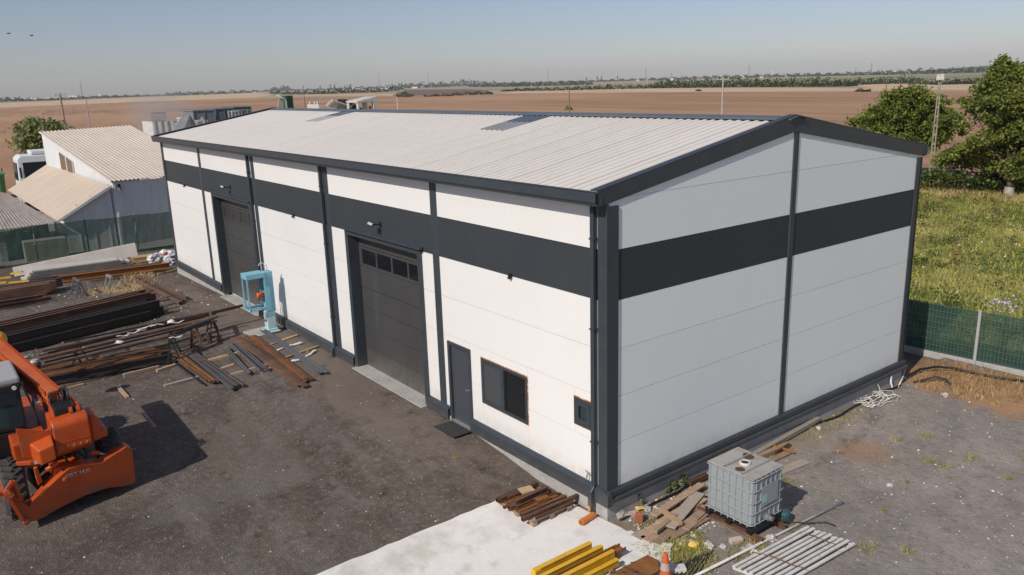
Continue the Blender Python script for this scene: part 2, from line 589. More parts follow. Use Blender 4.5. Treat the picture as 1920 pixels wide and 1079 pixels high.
    def obj(self, name, mats, parent=None, bevel=0, smooth=False, label=None, cat=None, group=None, kind=None):
        o = bpy.data.objects.new(name, self.mesh(name, mats, smooth))
        COL.objects.link(o)
        if parent:
            adopt(o, parent)
        if bevel:
            b = o.modifiers.new('bevel', 'BEVEL')
            b.width = bevel
            b.segments = 2
            b.limit_method = 'ANGLE'
            b.angle_limit = RAD(35)
        if smooth == 'auto':
            pass
        tag(o, label, cat, group, kind)
        return o


def adopt(o, parent):
    o.parent = parent
    o.matrix_parent_inverse = parent.matrix_basis.inverted()


def tag(o, label=None, cat=None, group=None, kind=None):
    if label:
        o['label'] = label
    if cat:
        o['category'] = cat
    if group:
        o['group'] = group
    if kind:
        o['kind'] = kind
    return o


def thing(name, loc, label, cat, group=None, rz=0.0):
    e = bpy.data.objects.new(name, None)
    e.empty_display_size = .3
    e.location = loc
    e.rotation_euler = (0, 0, rz)
    COL.objects.link(e)
    return tag(e, label, cat, group)


def quad_mesh(name, V, mi, mats):
    """V: (n,k,3) array of loose polygons with k corners"""
    n, k = V.shape[:2]
    me = bpy.data.meshes.new(name)
    me.vertices.add(n * k)
    me.vertices.foreach_set('co', V.reshape(-1).astype(np.float32))
    me.loops.add(n * k)
    me.loops.foreach_set('vertex_index', np.arange(n * k, dtype=np.int32))
    me.polygons.add(n)
    me.polygons.foreach_set('loop_start', np.arange(0, n * k, k, dtype=np.int32))
    me.polygons.foreach_set('loop_total', np.full(n, k, dtype=np.int32))
    for m in mats:
        me.materials.append(m)
    me.polygons.foreach_set('material_index', np.asarray(mi, dtype=np.int32))
    me.update(calc_edges=True)
    return me


def link(name, me, parent=None, **kw):
    o = bpy.data.objects.new(name, me)
    COL.objects.link(o)
    if parent:
        adopt(o, parent)
    return tag(o, **kw)


def leaves(P, size, up=.35, aspect=.62):
    """leaf-shaped quads at the points P (n,3)"""
    n = len(P)
    a = RNG.normal(size=(n, 3))
    a[:, 2] += up
    a /= np.linalg.norm(a, axis=1)[:, None]
    b = np.cross(a, RNG.normal(size=(n, 3)))
    b /= np.linalg.norm(b, axis=1)[:, None] + 1e-9
    c = np.cross(a, b)
    s = size * RNG.uniform(.45, 1.6, size=(n, 1))
    return np.stack([P - b * s, P + c * s * aspect, P + b * s, P - c * s * aspect], 1)


# ------------------------------------------------------------------ ground sheet
def ground_material():
    m = bpy.data.materials.new('yard_gravel')
    m.use_nodes = True
    t = m.node_tree
    N, L = t.nodes, t.links
    b = N['Principled BSDF']
    b.inputs['Roughness'].default_value = .95
    b.inputs['Specular IOR Level'].default_value = .2
    geo = N.new('ShaderNodeNewGeometry')
    sep = N.new('ShaderNodeSeparateXYZ')
    L.new(geo.outputs['Position'], sep.inputs[0])

    def nz(scale, det=6, rough=.6, off=(0, 0, 0), st=(1, 1, 1)):
        mp = N.new('ShaderNodeMapping')
        mp.inputs['Location'].default_value = off
        mp.inputs['Scale'].default_value = st
        L.new(geo.outputs['Position'], mp.inputs[0])
        n = N.new('ShaderNodeTexNoise')
        n.inputs['Scale'].default_value = scale
        n.inputs['Detail'].default_value = det
        n.inputs['Roughness'].default_value = rough
        L.new(mp.outputs[0], n.inputs['Vector'])
        return n.outputs[0]

    def rng(s, a, bb, c=0, d=1):
        r = N.new('ShaderNodeMapRange')
        r.interpolation_type = 'SMOOTHSTEP'
        for i, x in enumerate((a, bb, c, d)):
            r.inputs[i + 1].default_value = x
        L.new(s, r.inputs[0])
        return r.outputs[0]

    def math_(op, a, bb):
        r = N.new('ShaderNodeMath')
        r.operation = op
        for i, x in enumerate((a, bb)):
            if isinstance(x, (int, float)):
                r.inputs[i].default_value = x
            else:
                L.new(x, r.inputs[i])
        return r.outputs[0]

    def mix(f, a, bb):
        r = N.new('ShaderNodeMix')
        r.data_type = 'RGBA'
        if isinstance(f, float):
            r.inputs[0].default_value = f
        else:
            L.new(f, r.inputs[0])
        for i, x in ((6, a), (7, bb)):
            if isinstance(x, tuple):
                r.inputs[i].default_value = (*x, 1)
            else:
                L.new(x, r.inputs[i])
        return r.outputs[2]

    def blobm(c, rad, soft=.5, warp=.7):
        d = N.new('ShaderNodeVectorMath')
        d.operation = 'DISTANCE'
        mp = N.new('ShaderNodeMapping')
        mp.inputs['Scale'].default_value = (1 / rad[0], 1 / rad[1], 0)
        mp.inputs['Location'].default_value = (-c[0] / rad[0], -c[1] / rad[1], 0)
        L.new(geo.outputs['Position'], mp.inputs[0])
        L.new(mp.outputs[0], d.inputs[0])
        d.inputs[1].default_value = (0, 0, 0)
        e = math_('ADD', d.outputs['Value'], math_('MULTIPLY', math_('SUBTRACT', n_mid, .5), warp * 2))
        return rng(e, 1.0, 1.0 - soft)

    n_big = nz(.35)
    n_mid = nz(1.6, off=(3, 1, 0))
    n_fine = nz(7, 8, .72)
    n_vf = nz(24, 5, .75)
    n_str = nz(.8, 5, .55, st=(.25, 1.6, 1))
    vor = N.new('ShaderNodeTexVoronoi')
    vor.inputs['Scale'].default_value = 26
    L.new(geo.outputs['Position'], vor.inputs['Vector'])
    # left yard: dark brownish millings; right yard: greyer gravel
    left = mix(rng(n_big, .35, .65), (.088, .069, .056), (.136, .109, .090))
    left = mix(rng(n_str, .5, .75), left, (.155, .132, .115))
    left = mix(rng(n_mid, .58, .75), left, (.052, .040, .033))
    right = mix(rng(n_big, .35, .65), (.235, .205, .180), (.310, .272, .238))
    right = mix(rng(n_mid, .5, .75), right, (.200, .172, .150))
    side = rng(math_('ADD', sep.outputs[0], math_('MULTIPLY', n_mid, 1.2)), .2, 1.2)
    c = mix(side, left, right)
    n_co = nz(3.1, 9, .78, off=(7, 2, 0))
    c = mix(rng(n_co, .54, .70, 0, .45), c, mix(side, (.19, .165, .145), (.40, .355, .31)))
    c = mix(rng(n_co, .46, .32, 0, .55), c, mix(side, (.042, .033, .027), (.125, .102, .085)))
    c = mix(rng(n_fine, .5, .8, 0, .55), c, (.40, .345, .295))
    c = mix(rng(n_fine, .5, .25, 0, .6), c, (.055, .043, .035))
    c = mix(rng(n_vf, .58, .78, 0, .7), c, (.46, .40, .345))
    c = mix(rng(n_vf, .42, .25, 0, .7), c, (.045, .036, .030))
    # dry earth by the rear fence, along the gable and behind the steel
    for bc, br, colr, k in (((2.6, 12.9), (5.5, 1.9), (.36, .20, .10), .9), ((.35, 4.2), (.7, 5.8), (.26, .205, .15), .7),
                            ((-29.0, -3.3), (1.3, 1.6), (.36, .26, .13), .8), ((-15.0, -1.0), (15.5, 1.7), (.185, .150, .122), .7), ((-8.0, -4.6), (3.2, 1.2), (.165, .135, .112), .5), ((1.25, .2), (1.3, 1.2), (.22, .18, .10), .7),
                            ((1.7, 6.8), (.9, .8), (.30, .18, .10), .6), ((4.6, 9.3), (.7, .5), (.28, .20, .12), .5),
                            ((-9.6, -4.0), (1.7, 1.2), (.075, .060, .050), .0), ((-8.8, -2.6), (2.6, .7), (.165, .150, .138), .35),
                            ((-6.2, -5.8), (.9, 2.4), (.165, .152, .142), .35), ((-5.2, -3.6), (1.6, .9), (.085, .067, .055), .0)):
        c = mix(math_('MULTIPLY', blobm(bc, br), k), c, colr)
    def ringm(cx_, cy_, rad, wid):
        d = N.new('ShaderNodeVectorMath')
        d.operation = 'DISTANCE'
        mp = N.new('ShaderNodeMapping')
        mp.inputs['Scale'].default_value = (1, 1, 0)
        L.new(geo.outputs['Position'], mp.inputs[0])
        L.new(mp.outputs[0], d.inputs[0])
        d.inputs[1].default_value = (cx_, cy_, 0)
        e = math_('ADD', d.outputs['Value'], math_('MULTIPLY', n_mid, .5))
        e = math_('ABSOLUTE', math_('SUBTRACT', e, rad), 0)
        return math_('MULTIPLY', rng(e, wid, wid * .35), rng(n_co, .42, .6))
    for cx_, cy_, rad, wid, colr, k in ((-9.0, -14.0, 9.6, .22, (.165, .152, .142), .6), (-9.0, -14.0, 11.3, .24, (.165, .152, .142), .5), (-16, -16, 14.6, .25, (.155, .142, .13), .45), (-16, -16, 12.9, .22, (.05, .04, .034), .5),
                                        (-7, 6, 10.4, .26, (.16, .148, .138), .5), (-7, 6, 8.6, .22, (.052, .042, .036), .45), (14, 9, 8.0, .24, (.37, .33, .29), .4), (14, 9, 9.7, .24, (.18, .155, .135), .4)):
        c = mix(math_('MULTIPLY', ringm(cx_, cy_, rad, wid), k), c, colr)
    L.new(c, b.inputs['Base Color'])
    b1 = N.new('ShaderNodeBump')
    b1.inputs['Strength'].default_value = .5
    b1.inputs['Distance'].default_value = .045
    L.new(n_fine, b1.inputs['Height'])
    b2 = N.new('ShaderNodeBump')
    b2.inputs['Strength'].default_value = .6
    b2.inputs['Distance'].default_value = .018
    L.new(vor.outputs['Distance'], b2.inputs['Height'])
    L.new(b1.outputs[0], b2.inputs['Normal'])
    L.new(b2.outputs[0], b.inputs['Normal'])
    return m


def axis(lo, hi, step, far):
    a = list(np.arange(lo, hi + 1e-6, step))
    g, x = step, hi
    up = []
    while x < far:
        g *= 1.5
        x += g
        up.append(min(x, far))
    g, x = step, lo
    dn = []
    while x > -far:
        g *= 1.5
        x -= g
        dn.append(max(x, -far))
    return np.array(dn[::-1] + a + up)


gx = axis(-40, 13, .14, 7000)
gy = axis(-16, 16, .14, 7000)
XX, YY = np.meshgrid(gx, gy, indexing='ij')
ZZ = ground_h(XX, YY)
nx, ny = len(gx), len(gy)
me = bpy.data.meshes.new('ground')
V = np.stack([XX, YY, ZZ], -1).reshape(-1, 3)
idx = np.arange(nx * ny).reshape(nx, ny)
Q = np.stack([idx[:-1, :-1], idx[1:, :-1], idx[1:, 1:], idx[:-1, 1:]], -1).reshape(-1, 4)
me.vertices.add(len(V))
me.vertices.foreach_set('co', V.reshape(-1).astype(np.float32))
me.loops.add(len(Q) * 4)
me.loops.foreach_set('vertex_index', Q.reshape(-1).astype(np.int32))
me.polygons.add(len(Q))
me.polygons.foreach_set('loop_start', np.arange(0, len(Q) * 4, 4, dtype=np.int32))
me.polygons.foreach_set('loop_total', np.full(len(Q), 4, dtype=np.int32))
me.polygons.foreach_set('use_smooth', np.ones(len(Q), dtype=bool))
me.materials.append(ground_material())
me.update(calc_edges=True)
link('ground', me, kind='structure')


def sheet(name, pts, z, m, th=.0, kind='structure'):
    bm = bmesh.new()
    vs = [bm.verts.new((p[0], p[1], z)) for p in pts]
    f = bm.faces.new(vs)
    f.normal_update()
    if f.normal.z < 0:
        f.normal_flip()
    if th:
        r = bmesh.ops.extrude_face_region(bm, geom=[f])
        for v in r['geom']:
            if isinstance(v, bmesh.types.BMVert):
                v.co.z -= th
    bmesh.ops.triangulate(bm, faces=[f for f in bm.faces if len(f.verts) > 4], ngon_method='EAR_CLIP')
    bmesh.ops.recalc_face_normals(bm, faces=bm.faces)
    me = bpy.data.meshes.new(name)
    bm.to_mesh(me)
    bm.free()
    me.materials.append(m)
    return link(name, me, kind=kind)


# concrete apron in front of the near corner, ragged on its right edge
edge = []
rr = random.Random(3)
for i in range(28):
    t = i / 27
    x = .12 + 1.95 * t ** .55 * (1 if t < .9 else 1) + rr.uniform(-.05, .05)
    y = -.10 + .42 * math.sin(min(t * 2.2, 1.57)) - max(0, t - .45) * 1.5 + rr.uniform(-.04, .04)
    edge.append((x, y))
ragl = [(-2.06 + rr.uniform(-.02, .02), y) for y in np.arange(-7, -.1, .25)]
sheet('concrete_slab', [(2.2, -7)] + edge[::-1] + ragl[::-1], -.585, SLABM, .08)

# ------------------------------------------------------------------ fields beyond the yard
FZ = -.60
_fa, _fb = onz(960, 176, FZ), onz(1700, 172, FZ)
FUR = math.atan2(_fb.y - _fa.y, _fb.x - _fa.x)          # furrow direction, along the field edge
MF_EARTH = mat('ploughed_earth', (.40, .218, .108), .95, var=[
    (.02, (.33, .182, .095), .4, .7), (.10, (.46, .27, .145), .45, .75, (.035, 1.2, 1), FUR), (.5, (.25, .138, .075), .42, .66, (.012, .5, 1), FUR),
    (.006, (.44, .255, .14), .45, .6)], bump=(.7, .6, .25))
MF_STUB = mat('stubble', (.55, .39, .22), .95, var=[(.012, (.68, .48, .30), .4, .7), (.05, (.52, .33, .18), .5, .75, (.08, 1, 1), FUR)])
MF_PALE = mat('pale_farmland', (.44, .33, .20), .95, var=[(.0022, (.22, .21, .11), .45, .6), (.004, (.45, .34, .22), .5, .65), (.02, (.30, .23, .14), .5, .7)])
MF_GREEN = mat('green_farmland', (.23, .225, .105), .95, var=[(.01, (.30, .27, .13), .4, .7)])
MF_PURP = mat('dark_fallow', (.185, .115, .085), .95, var=[(.03, (.16, .10, .07), .4, .7)])
MF_MEAD = mat('meadow_soil', (.29, .275, .075), .95, var=[(.25, (.32, .285, .085), .4, .7), (1.4, (.12, .135, .04), .5, .75), (.9, (.36, .28, .13), .62, .8)])
MF_ROAD = mat('pale_gravel_lane', (.36, .33, .30), .95, var=[(.5, (.30, .27, .24), .4, .7)])


def field(name, px, dz, m):
    return sheet(name, [onz(u, max(v, hz(u) + 2.2), FZ) for u, v in px], FZ + dz, m)


g = G()
g.add([(-6900, -6900, FZ), (-61, -6900, FZ), (-61, 6900, FZ), (-6900, 6900, FZ)], [(0, 1, 2, 3)])
g.add([(-61, 54, FZ), (6900, 54, FZ), (6900, 6900, FZ), (-61, 6900, FZ)], [(0, 1, 2, 3)])
g.obj('farmland', MF_PALE, kind='structure')
# the big ploughed field behind the fence and the hall
sheet('ploughed_field', [onz(u, max(v, hz(u) + 2.2), FZ) for u, v in ((-300, 214), (0, 203), (240, 193), (480, 184), (730, 180.5), (960, 176), (1200, 174), (1440, 173), (1700, 172), (2200, 170))]
      + [Vector((110, 61, 0)), Vector((-62, 61, 0)), Vector((-72, 40, 0)), Vector((-76, -20, 0)), Vector((-100, -60, 0))], FZ + .02, MF_EARTH)
field('stubble_strip', [(-300, 213.5), (0, 202.5), (240, 192.5), (480, 183.5), (510, 178), (480, 174.5), (240, 184.5), (0, 194), (-300, 204)], .06, MF_STUB)
field('stubble_strip', [(565, 180.5), (735, 180), (742, 176), (570, 178.5)], .06, MF_STUB)
field('stubble_strip', [(940, 176.2), (1200, 173.7), (1440, 172.7), (1660, 171), (1650, 166), (1440, 164.5), (1200, 167), (960, 172)], .06, MF_STUB)
field('stubble_strip', [(1600, 163.5), (1700, 169.5), (2200, 168), (2200, 160), (1600, 158)], .05, MF_STUB)
field('fallow_field', [(742, 180), (925, 176), (915, 170), (870, 167.5), (760, 168.5)], .06, MF_PURP)
field('pasture_strip', [(1230, 158), (1440, 154), (1900, 150), (2200, 150), (2200, 139), (1840, 141), (1440, 148.5), (1230, 153)], .07, MF_GREEN)
# meadow behind the right-hand fence and the lane behind the left fence
sheet('meadow', [(-60, 15.3), (120, 16.6), (120, 61.5), (-62, 61.5)], FZ + .05, MF_MEAD)
sheet('gravel_lane', [(-39.4, -80), (-39.0, 14), (-72, 14), (-90, -2), (-98, -6), (-102, -50)], -.66, MF_ROAD)

# ------------------------------------------------------------------ THE HALL
L_, WID = 30.90, 11.8
SLP = .177
hall = thing('warehouse', (-15.7, 5.9, -.6), 'large white metal warehouse with anthracite band, grey roof and two garage doors', 'warehouse')


def roofz(y):
    return 6.09 + SLP * ((y + .2) if y <= 5.8 else (11.8 - y))


G1 = (-23.68, -19.36)          # first garage opening
G2 = (-11.05, -7.00)           # second one
DR = (-5.76, -4.84, -.29, 1.80)
W1 = (-4.34, -2.56, .62, 1.77)
W2 = (-.98, -.42, 1.20, 1.80)
bays = [-L_, -25.06, -18.65, -12.36, -6.15, 0.0]


def front_panel(x0, x1, z0, z1, m):
    holes = [(G1[0], G1[1], -9, 3.95), (G2[0], G2[1], -9, 3.95), (DR[0], DR[1], -9, DR[3]), W1, W2]
    cells = [(x0, x1, z0, z1)]
    for hx0, hx1, hz0, hz1 in holes:
        new = []
        for a, b, c, d in cells:
            if hx0 >= b or hx1 <= a or hz0 >= d or hz1 <= c:
                new.append((a, b, c, d))
                continue
            if a < hx0:
                new.append((a, hx0, c, d))
            if b > hx1:
                new.append((hx1, b, c, d))
            if c < hz0:
                new.append((max(a, hx0), min(b, hx1), c, hz0))
            if d > hz1:
                new.append((max(a, hx0), min(b, hx1), hz1, d))
        cells = new
    cells = [c for c in cells if c[1] - c[0] > .01 and c[3] - c[2] > .01]
    if not cells:
        return
    g = G()
    for a, b, c, d in cells:
        lo = .006 if abs(c - z0) < 1e-6 else 0
        hi = .006 if abs(d - z1) < 1e-6 else 0
        g.box(a + .002, b - .002, 0, .02, c + lo, d - hi)
        g.box(a, b, .02, .10, c, d)
    g.obj('wall_panel', m, hall)


rows = [(-.30, 1), (1, 2), (2, 3), (3, 4), (4, 5), (5, 5.96)]
for k in range(5):
    for z0, z1 in rows:
        cut = [bays[k], bays[k + 1]]
        for a, b in (G1, G2):
            if bays[k] < a < bays[k + 1] and z1 <= 4:
                cut = [bays[k], a, b, bays[k + 1]]
        if k == 4 and z1 <= 1:
            cut = [bays[k], DR[0], DR[1], bays[k + 1]]
        for i in range(0, len(cut), 2):
            front_panel(cut[i], cut[i + 1], z0, z1, BAND if z0 == 4 else WHITE)


def rake(y):
    return 5.83 + .186 * (y if y < 5.78 else 11.56 - y)


def gable_panel(y0, y1, z0, z1, m):
    ys = [y0, y1]
    tl, tr = min(z1, rake(y0) + .12), min(z1, rake(y1) + .12)
    if max(tl, tr) <= z0:
        return
    g = G()
    for xa, xb, gap in ((-.02, 0, .006), (-.10, -.02, 0)):
        pts = [(y0, z0 + gap), (y1, z0 + gap)]
        if tr <= z0:
            ye = y0 + (y1 - y0) * (tl - z0) / max(tl - tr, 1e-6)
            pts = [(y0, z0 + gap), (ye, z0 + gap), (y0, tl)]
        elif tl <= z0:
            ye = y1 - (y1 - y0) * (tr - z0) / max(tr - tl, 1e-6)
            pts = [(ye, z0 + gap), (y1, z0 + gap), (y1, tr)]
        else:
            a = tl - (gap if tl >= z1 else 0)
            b = tr - (gap if tr >= z1 else 0)
            if tl >= z1 and tr < z1:
                sl_ = .186
                yk = y1 - (z1 - tr) / sl_ if False else y0 + max(0, (rake(y0) + .12 - z1) / sl_)
                pts += [(y1, tr), (min(yk, y1 - .01), z1 - gap), (y0, z1 - gap)]
            elif tr >= z1 and tl < z1:
                yk = y1 - max(0, (rake(y1) + .12 - z1) / .186)
                pts += [(y1, z1 - gap), (max(yk, y0 + .01), z1 - gap), (y0, tl)]
            else:
                pts += [(y1, b), (y0, a)]
        g.prism([(xa, y, z) for y, z in pts], (xb - xa, 0, 0))
    g.obj('wall_panel', m, hall)


grow = [(-.1, 1), (1, 2), (2, 3), (3, 4), (4, 5), (5, 6), (6, 7.2)]
for y0, y1 in ((.1, 5.92), (5.92, 11.7)):
    for z0, z1 in grow:
        gable_panel(y0, y1, z0, z1, BAND if z0 == 4 else WHITE_G)
# plain rear and far walls
g = G()
g.box(-L_, -.1, 11.6, 11.7, -.3, 5.96)
g.prism([(-L_, .1, -.3), (-L_, 11.6, -.3), (-L_, 11.6, 5.96), (-L_, 5.8, 7.0), (-L_, .1, 5.96)], (.1, 0, 0))
g.obj('rear_wall', WHITE, hall)
# plinth
g = G()
for a, b in ((-L_ - .03, G1[0]), (G1[1], G2[0]), (G2[1], DR[0]), (DR[1], .04)):
    G().box(a, b, -.05, .12, -1.1, -.22).obj('plinth', CONC, hall)
G().box(-.12, .04, .12, 11.76, -1.1, -.1).obj('plinth', CONC, hall)
G().box(-L_ - .03, -L_ + .1, .12, 11.76, -1.1, -.22).obj('plinth', CONC, hall)
g = G()
g.box(-L_ + .1, -.12, .3, 11.6, -.9, -.28)
g.obj('floor', CONC, hall)

# base flashing
def flash(x0, x1):
    g = G()
    g.prism([(x0, .01, .04), (x0, -.035, .035), (x0, -.115, -.015), (x0, -.115, -.29), (x0, -.09, -.29), (x0, -.09, -.03), (x0, .01, -.03)], (x1 - x0, 0, 0))
    g.obj('base_flashing', TRIM, hall, bevel=.006)


flash(-L_ - .04, G1[0] - .17)
flash(G1[1] + .17, bays[3] - .1)
flash(bays[3] - .098, G2[0] - .17)
flash(G2[1] + .17, DR[0] - .05)
flash(DR[1] + .05, -.37)
flash(-.366, .10)
g = G()
g.prism([(-.01, .02, .04), (.035, .02, .035), (.085, .02, .0), (.085, .02, -.10), (.05, .02, -.105), (.12, .02, -.16), (.12, .02, -.235), (.03, .02, -.235), (.03, .02, -.04), (-.01, .02, -.04)], (0, 11.85, 0))
g.obj('base_flashing', TRIM, hall, bevel=.004)
g = G()
g.prism([(-.01, -.12, .04), (.12, -.12, -.015), (.12, -.12, -.29), (-.01, -.12, -.29)], (0, .14, 0))
g.obj('flashing_corner', TRIM, hall, bevel=.006)

# corner and joint strips
def vstrip(x0, x1, z0, z1, proud=.028):
    g = G()
    g.prism([(x0, 0, z0), (x0 + .03, -proud, z0), (x1 - .03, -proud, z0), (x1, 0, z0)], (0, 0, z1 - z0))
    g.obj('joint_strip', TRIM, hall)


for x in bays[1:5]:
    vstrip(x - .15, x + .15, .0 if x != bays[3] else .0, 5.94)
g = G()
g.box(-.225, .03, -.055, -.001, -.012, 6.0)
g.box(.001, .03, -.001, .26, -.0, 5.86)
g.obj('corner_trim', TRIM, hall, bevel=.008)
g = G()
g.box(-L_ - .06, -L_ + .18, -.05, -.001, .0, 6.0)
g.obj('corner_trim', TRIM, hall, bevel=.008)
g = G()
g.box(.001, .03, 11.52, 11.80, .03, 5.86)
g.box(-.3, .03, 11.705, 11.76, .03, 5.86)
g.obj('corner_trim', TRIM, hall, bevel=.008)
g = G()
g.prism([(.001, 5.79, .03), (.025, 5.81, .03), (.025, 5.97, .03), (.001, 5.99, .03)], (0, 0, 6.85))
g.obj('joint_strip', TRIM, hall)

# downpipes
def downpipe(x, zb, shoe):
    g = G()
    y = -.075
    g.box(x - .05, x + .05, y - .045, y + .045, .06, 5.86)
    if shoe:
        g.prism([(x - .05, y - .045, .06), (x - .05, y + .045, .06), (x - .05, -.125, -.06), (x - .05, -.215, -.06)], (.10, 0, 0))
        g.box(x - .05, x + .05, -.215, -.125, zb, -.06)
    dp = g.obj('downpipe', TRIM, hall, bevel=.01)
    for z in (1.0, 3.4, 5.2):
        G().box(x - .065, x + .065, y - .055, -.001, z, z + .035).obj('pipe_clip', TRIM, dp)


downpipe(-18.94, -.4, True)
downpipe(-12.57, -.36, True)
downpipe(-.325, -.50, True)

# eaves gutter with a lip and the soffit strip under it
for y, s in ((-.2, -1), (11.8, 1)):
    g = G()
    prof = [(y, 6.09), (y, 5.93), (y + s * .03, 5.90), (y + s * .15, 5.90), (y + s * .165, 5.96), (y + s * .185, 5.97), (y + s * .185, 6.155), (y + s * .20, 6.16),
            (y + s * .20, 6.18), (y + s * .155, 6.18), (y + s * .155, 5.95), (y + s * .03, 5.93), (y + s * .015, 6.09)]
    g.prism([(-L_ - .14, a, b) for a, b in prof], (L_ + .20, 0, 0))
    g.obj('gutter', TRIM, hall)
    g = G()
    yy0, yy1 = sorted((y + s * -.001, y - s * .2))
    g.box(-L_ - .08, .001, yy0, yy1, 5.93, 6.0)
    g.obj('eaves_board', TRIM, hall)

# barge boards (gable end caps) folded over the sheet edge
for x0, x1 in ((.003, .040), (-L_ - .14, -L_ - .102)):
    for s in (0, 1):
        g = G()
        ya, yb = (-.30, 5.79) if s == 0 else (11.90, 5.791)
        za, zb = 6.17, 6.17 + .177 * 6.09
        g.prism([(x0, ya, za), (x0, yb, zb), (x0, yb, zb - .36), (x0, ya, za - .30)], (x1 - x0, 0, 0))
        xi = x0 - .16 if x0 > 0 else x1 + .16
        a, b = sorted((xi, x1 if x0 > 0 else x0))
        g.prism([(a, ya, za + .002), (a, yb, zb + .002), (a, yb, zb + .022), (a, ya, za + .022)], (b - a, 0, 0))
        g.obj('barge_board', TRIM, hall, bevel=.006)

# trapezoidal roof sheets
SW = (30.90 + .10) / 31
rib_shade(ROOFM, SW / 4, (.45, .405, .35), .75)  # painted darker lines that strengthen the shading of the ribs
NS = 31


def sheet_mesh(length, w=SW, ribs=4, lift=0.0, name='roof_sheet', m=ROOFM):
    """one sheet along +Y' (up the slope) with trapezoid ribs, lying from the origin"""
    g = G()
    p = w / ribs
    prof = []
    for i in range(ribs):
        o = i * p
        prof += [(o + (.007 if i == 0 else 0), 0), (o + p * .48, 0), (o + p * .62, .032), (o + p * .85, .032)]
    prof.append((w - .007, 0.0))
    n = len(prof)
    vs = [(x, 0, z + lift) for x, z in prof] + [(x, length, z + lift) for x, z in prof] + [(x, 0, z + lift - .006) for x, z in prof] + [(x, length, z + lift - .006) for x, z in prof]
    fs = []
    for i in range(n - 1):
        fs += [(i, i + 1, n + i + 1, n + i), (2 * n + i, 3 * n + i, 3 * n + i + 1, 2 * n + i + 1), (i, 2 * n + i, 2 * n + i + 1, i + 1), (n + i, n + i + 1, 3 * n + i + 1, 3 * n + i)]
    fs += [(0, n, 3 * n, 2 * n), (n - 1, 3 * n - 1, 4 * n - 1, 2 * n - 1)]
    g.add(vs, fs)
    return g.mesh(name, m)


SL_LEN = 6.0 * math.sqrt(1 + SLP ** 2)
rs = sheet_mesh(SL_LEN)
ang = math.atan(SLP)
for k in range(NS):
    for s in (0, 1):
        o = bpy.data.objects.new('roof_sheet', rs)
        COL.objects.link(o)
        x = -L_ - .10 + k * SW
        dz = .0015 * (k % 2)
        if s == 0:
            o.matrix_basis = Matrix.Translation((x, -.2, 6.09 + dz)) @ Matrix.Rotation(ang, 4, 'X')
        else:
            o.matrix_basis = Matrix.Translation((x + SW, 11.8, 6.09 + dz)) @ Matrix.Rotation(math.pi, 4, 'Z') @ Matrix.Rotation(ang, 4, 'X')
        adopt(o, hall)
# ridge cap with scalloped closer under it
g = G()
zr = roofz(5.8)
for s in (-1, 1):
    y0, y1 = 5.8, 5.8 + s * .30
    za, zb = zr + .085, zr + .085 - .30 * SLP
    g.prism([(-L_ - .12, y0, za), (-L_ - .12, y1, zb), (-L_ - .12, y1, zb - .03), (-L_ - .12, y1 - s * .006, zb - .03), (-L_ - .12, y1 - s * .006, zb - .006), (-L_ - .12, y0, za - .006)], (L_ + .22, 0, 0))
g.obj('ridge_cap', RIDGE, hall)
# rooflights: a clear sheet at the top lapped on a cloudy one
for x in (-22.3, -9.45):
    for y0, y1, m, dz in ((3.72, 4.75, SKYL, .012), (4.70, 5.78, SKYLD, .020)):
        me = sheet_mesh((y1 - y0) * math.sqrt(1 + SLP ** 2), w=1.275, ribs=5, name='rooflight', m=m)
        o = bpy.data.objects.new('rooflight', me)
        COL.objects.link(o)
        o.matrix_basis = Matrix.Translation((x, y0, roofz(y0) + dz)) @ Matrix.Rotation(ang, 4, 'X')
        adopt(o, hall)

# garage doors
def garage(x0, x1, nwin, zs):
    d = .30
    g = G()
    for a, b in ((x0 - .16, x0 + .02), (x1 - .02, x1 + .16)):
        g.box(a, b, -.06, d, -.36, 4.06)
    g.box(x0 + .021, x1 - .021, -.059, d, 3.90, 4.06)
    g.obj('door_surround', TRIM, hall, bevel=.008)
    g = G()
    g.prism([(x0 - .24, .0, 4.14), (x0 - .24, -.15, 4.10), (x0 - .24, -.15, 4.062), (x0 - .24, 0, 4.062)], (x1 - x0 + .50, 0, 0))
    g.obj('door_hood', TRIM, hall, bevel=.006)
    door = G().box(x0 + .02, x1 - .02, d + .02, d + .06, -.40, 3.90).obj('garage_door', DOORG, hall)
    lv = [3.90, 3.53, 2.91, 2.25, 1.61, .97, .33, -.32]
    for i in range(7):
        z1, z0 = lv[i], lv[i + 1]
        g = G()
        if i != 1:
            g.box(x0 + .03, x1 - .03, d - .02, d + .019, z0 + .008, z1 - .008)
            g.obj('door_section', DOORG, door, bevel=.008)
        else:
            a0, a1 = x0 + .20, x1 - .20
            p = (a1 - a0) / nwin
            g.box(x0 + .03, x1 - .03, d - .02, d + .019, z0 + .008, z0 + .09)
            g.box(x0 + .03, x1 - .03, d - .02, d + .019, z1 - .08, z1 - .008)
            g.box(x0 + .03, a0, d - .02, d + .019, z0 + .091, z1 - .081)
            g.box(a1, x1 - .03, d - .02, d + .019, z0 + .091, z1 - .081)
            for k in range(1, nwin):
                g.box(a0 + k * p - .04, a0 + k * p + .04, d - .019, d + .018, z0 + .091, z1 - .081)
            g.obj('door_section', DOORG, door)
            for k in range(nwin):
                G().box(a0 + k * p + .03, a0 + k * p + p - .03, d, d + .012, z0 + .08, z1 - .07).obj('door_window', zs, door)
    G().box(x0 + .03, x1 - .03, d - .025, d + .02, -.335, -.305).obj('rubber_seal', BLACK, door)
    g = G()
    za, zb = gh(x0, -.3) + .02, gh(x1, -.3) + .02
    g.prism([(x0 - .05, -.24, za - .3), (x1 + .05, -.24, zb - .3), (x1 + .05, -.24, zb), (x0 - .05, -.24, za)], (0, d + .3, 0))
    g.obj('threshold', CONC, hall, bevel=.01)


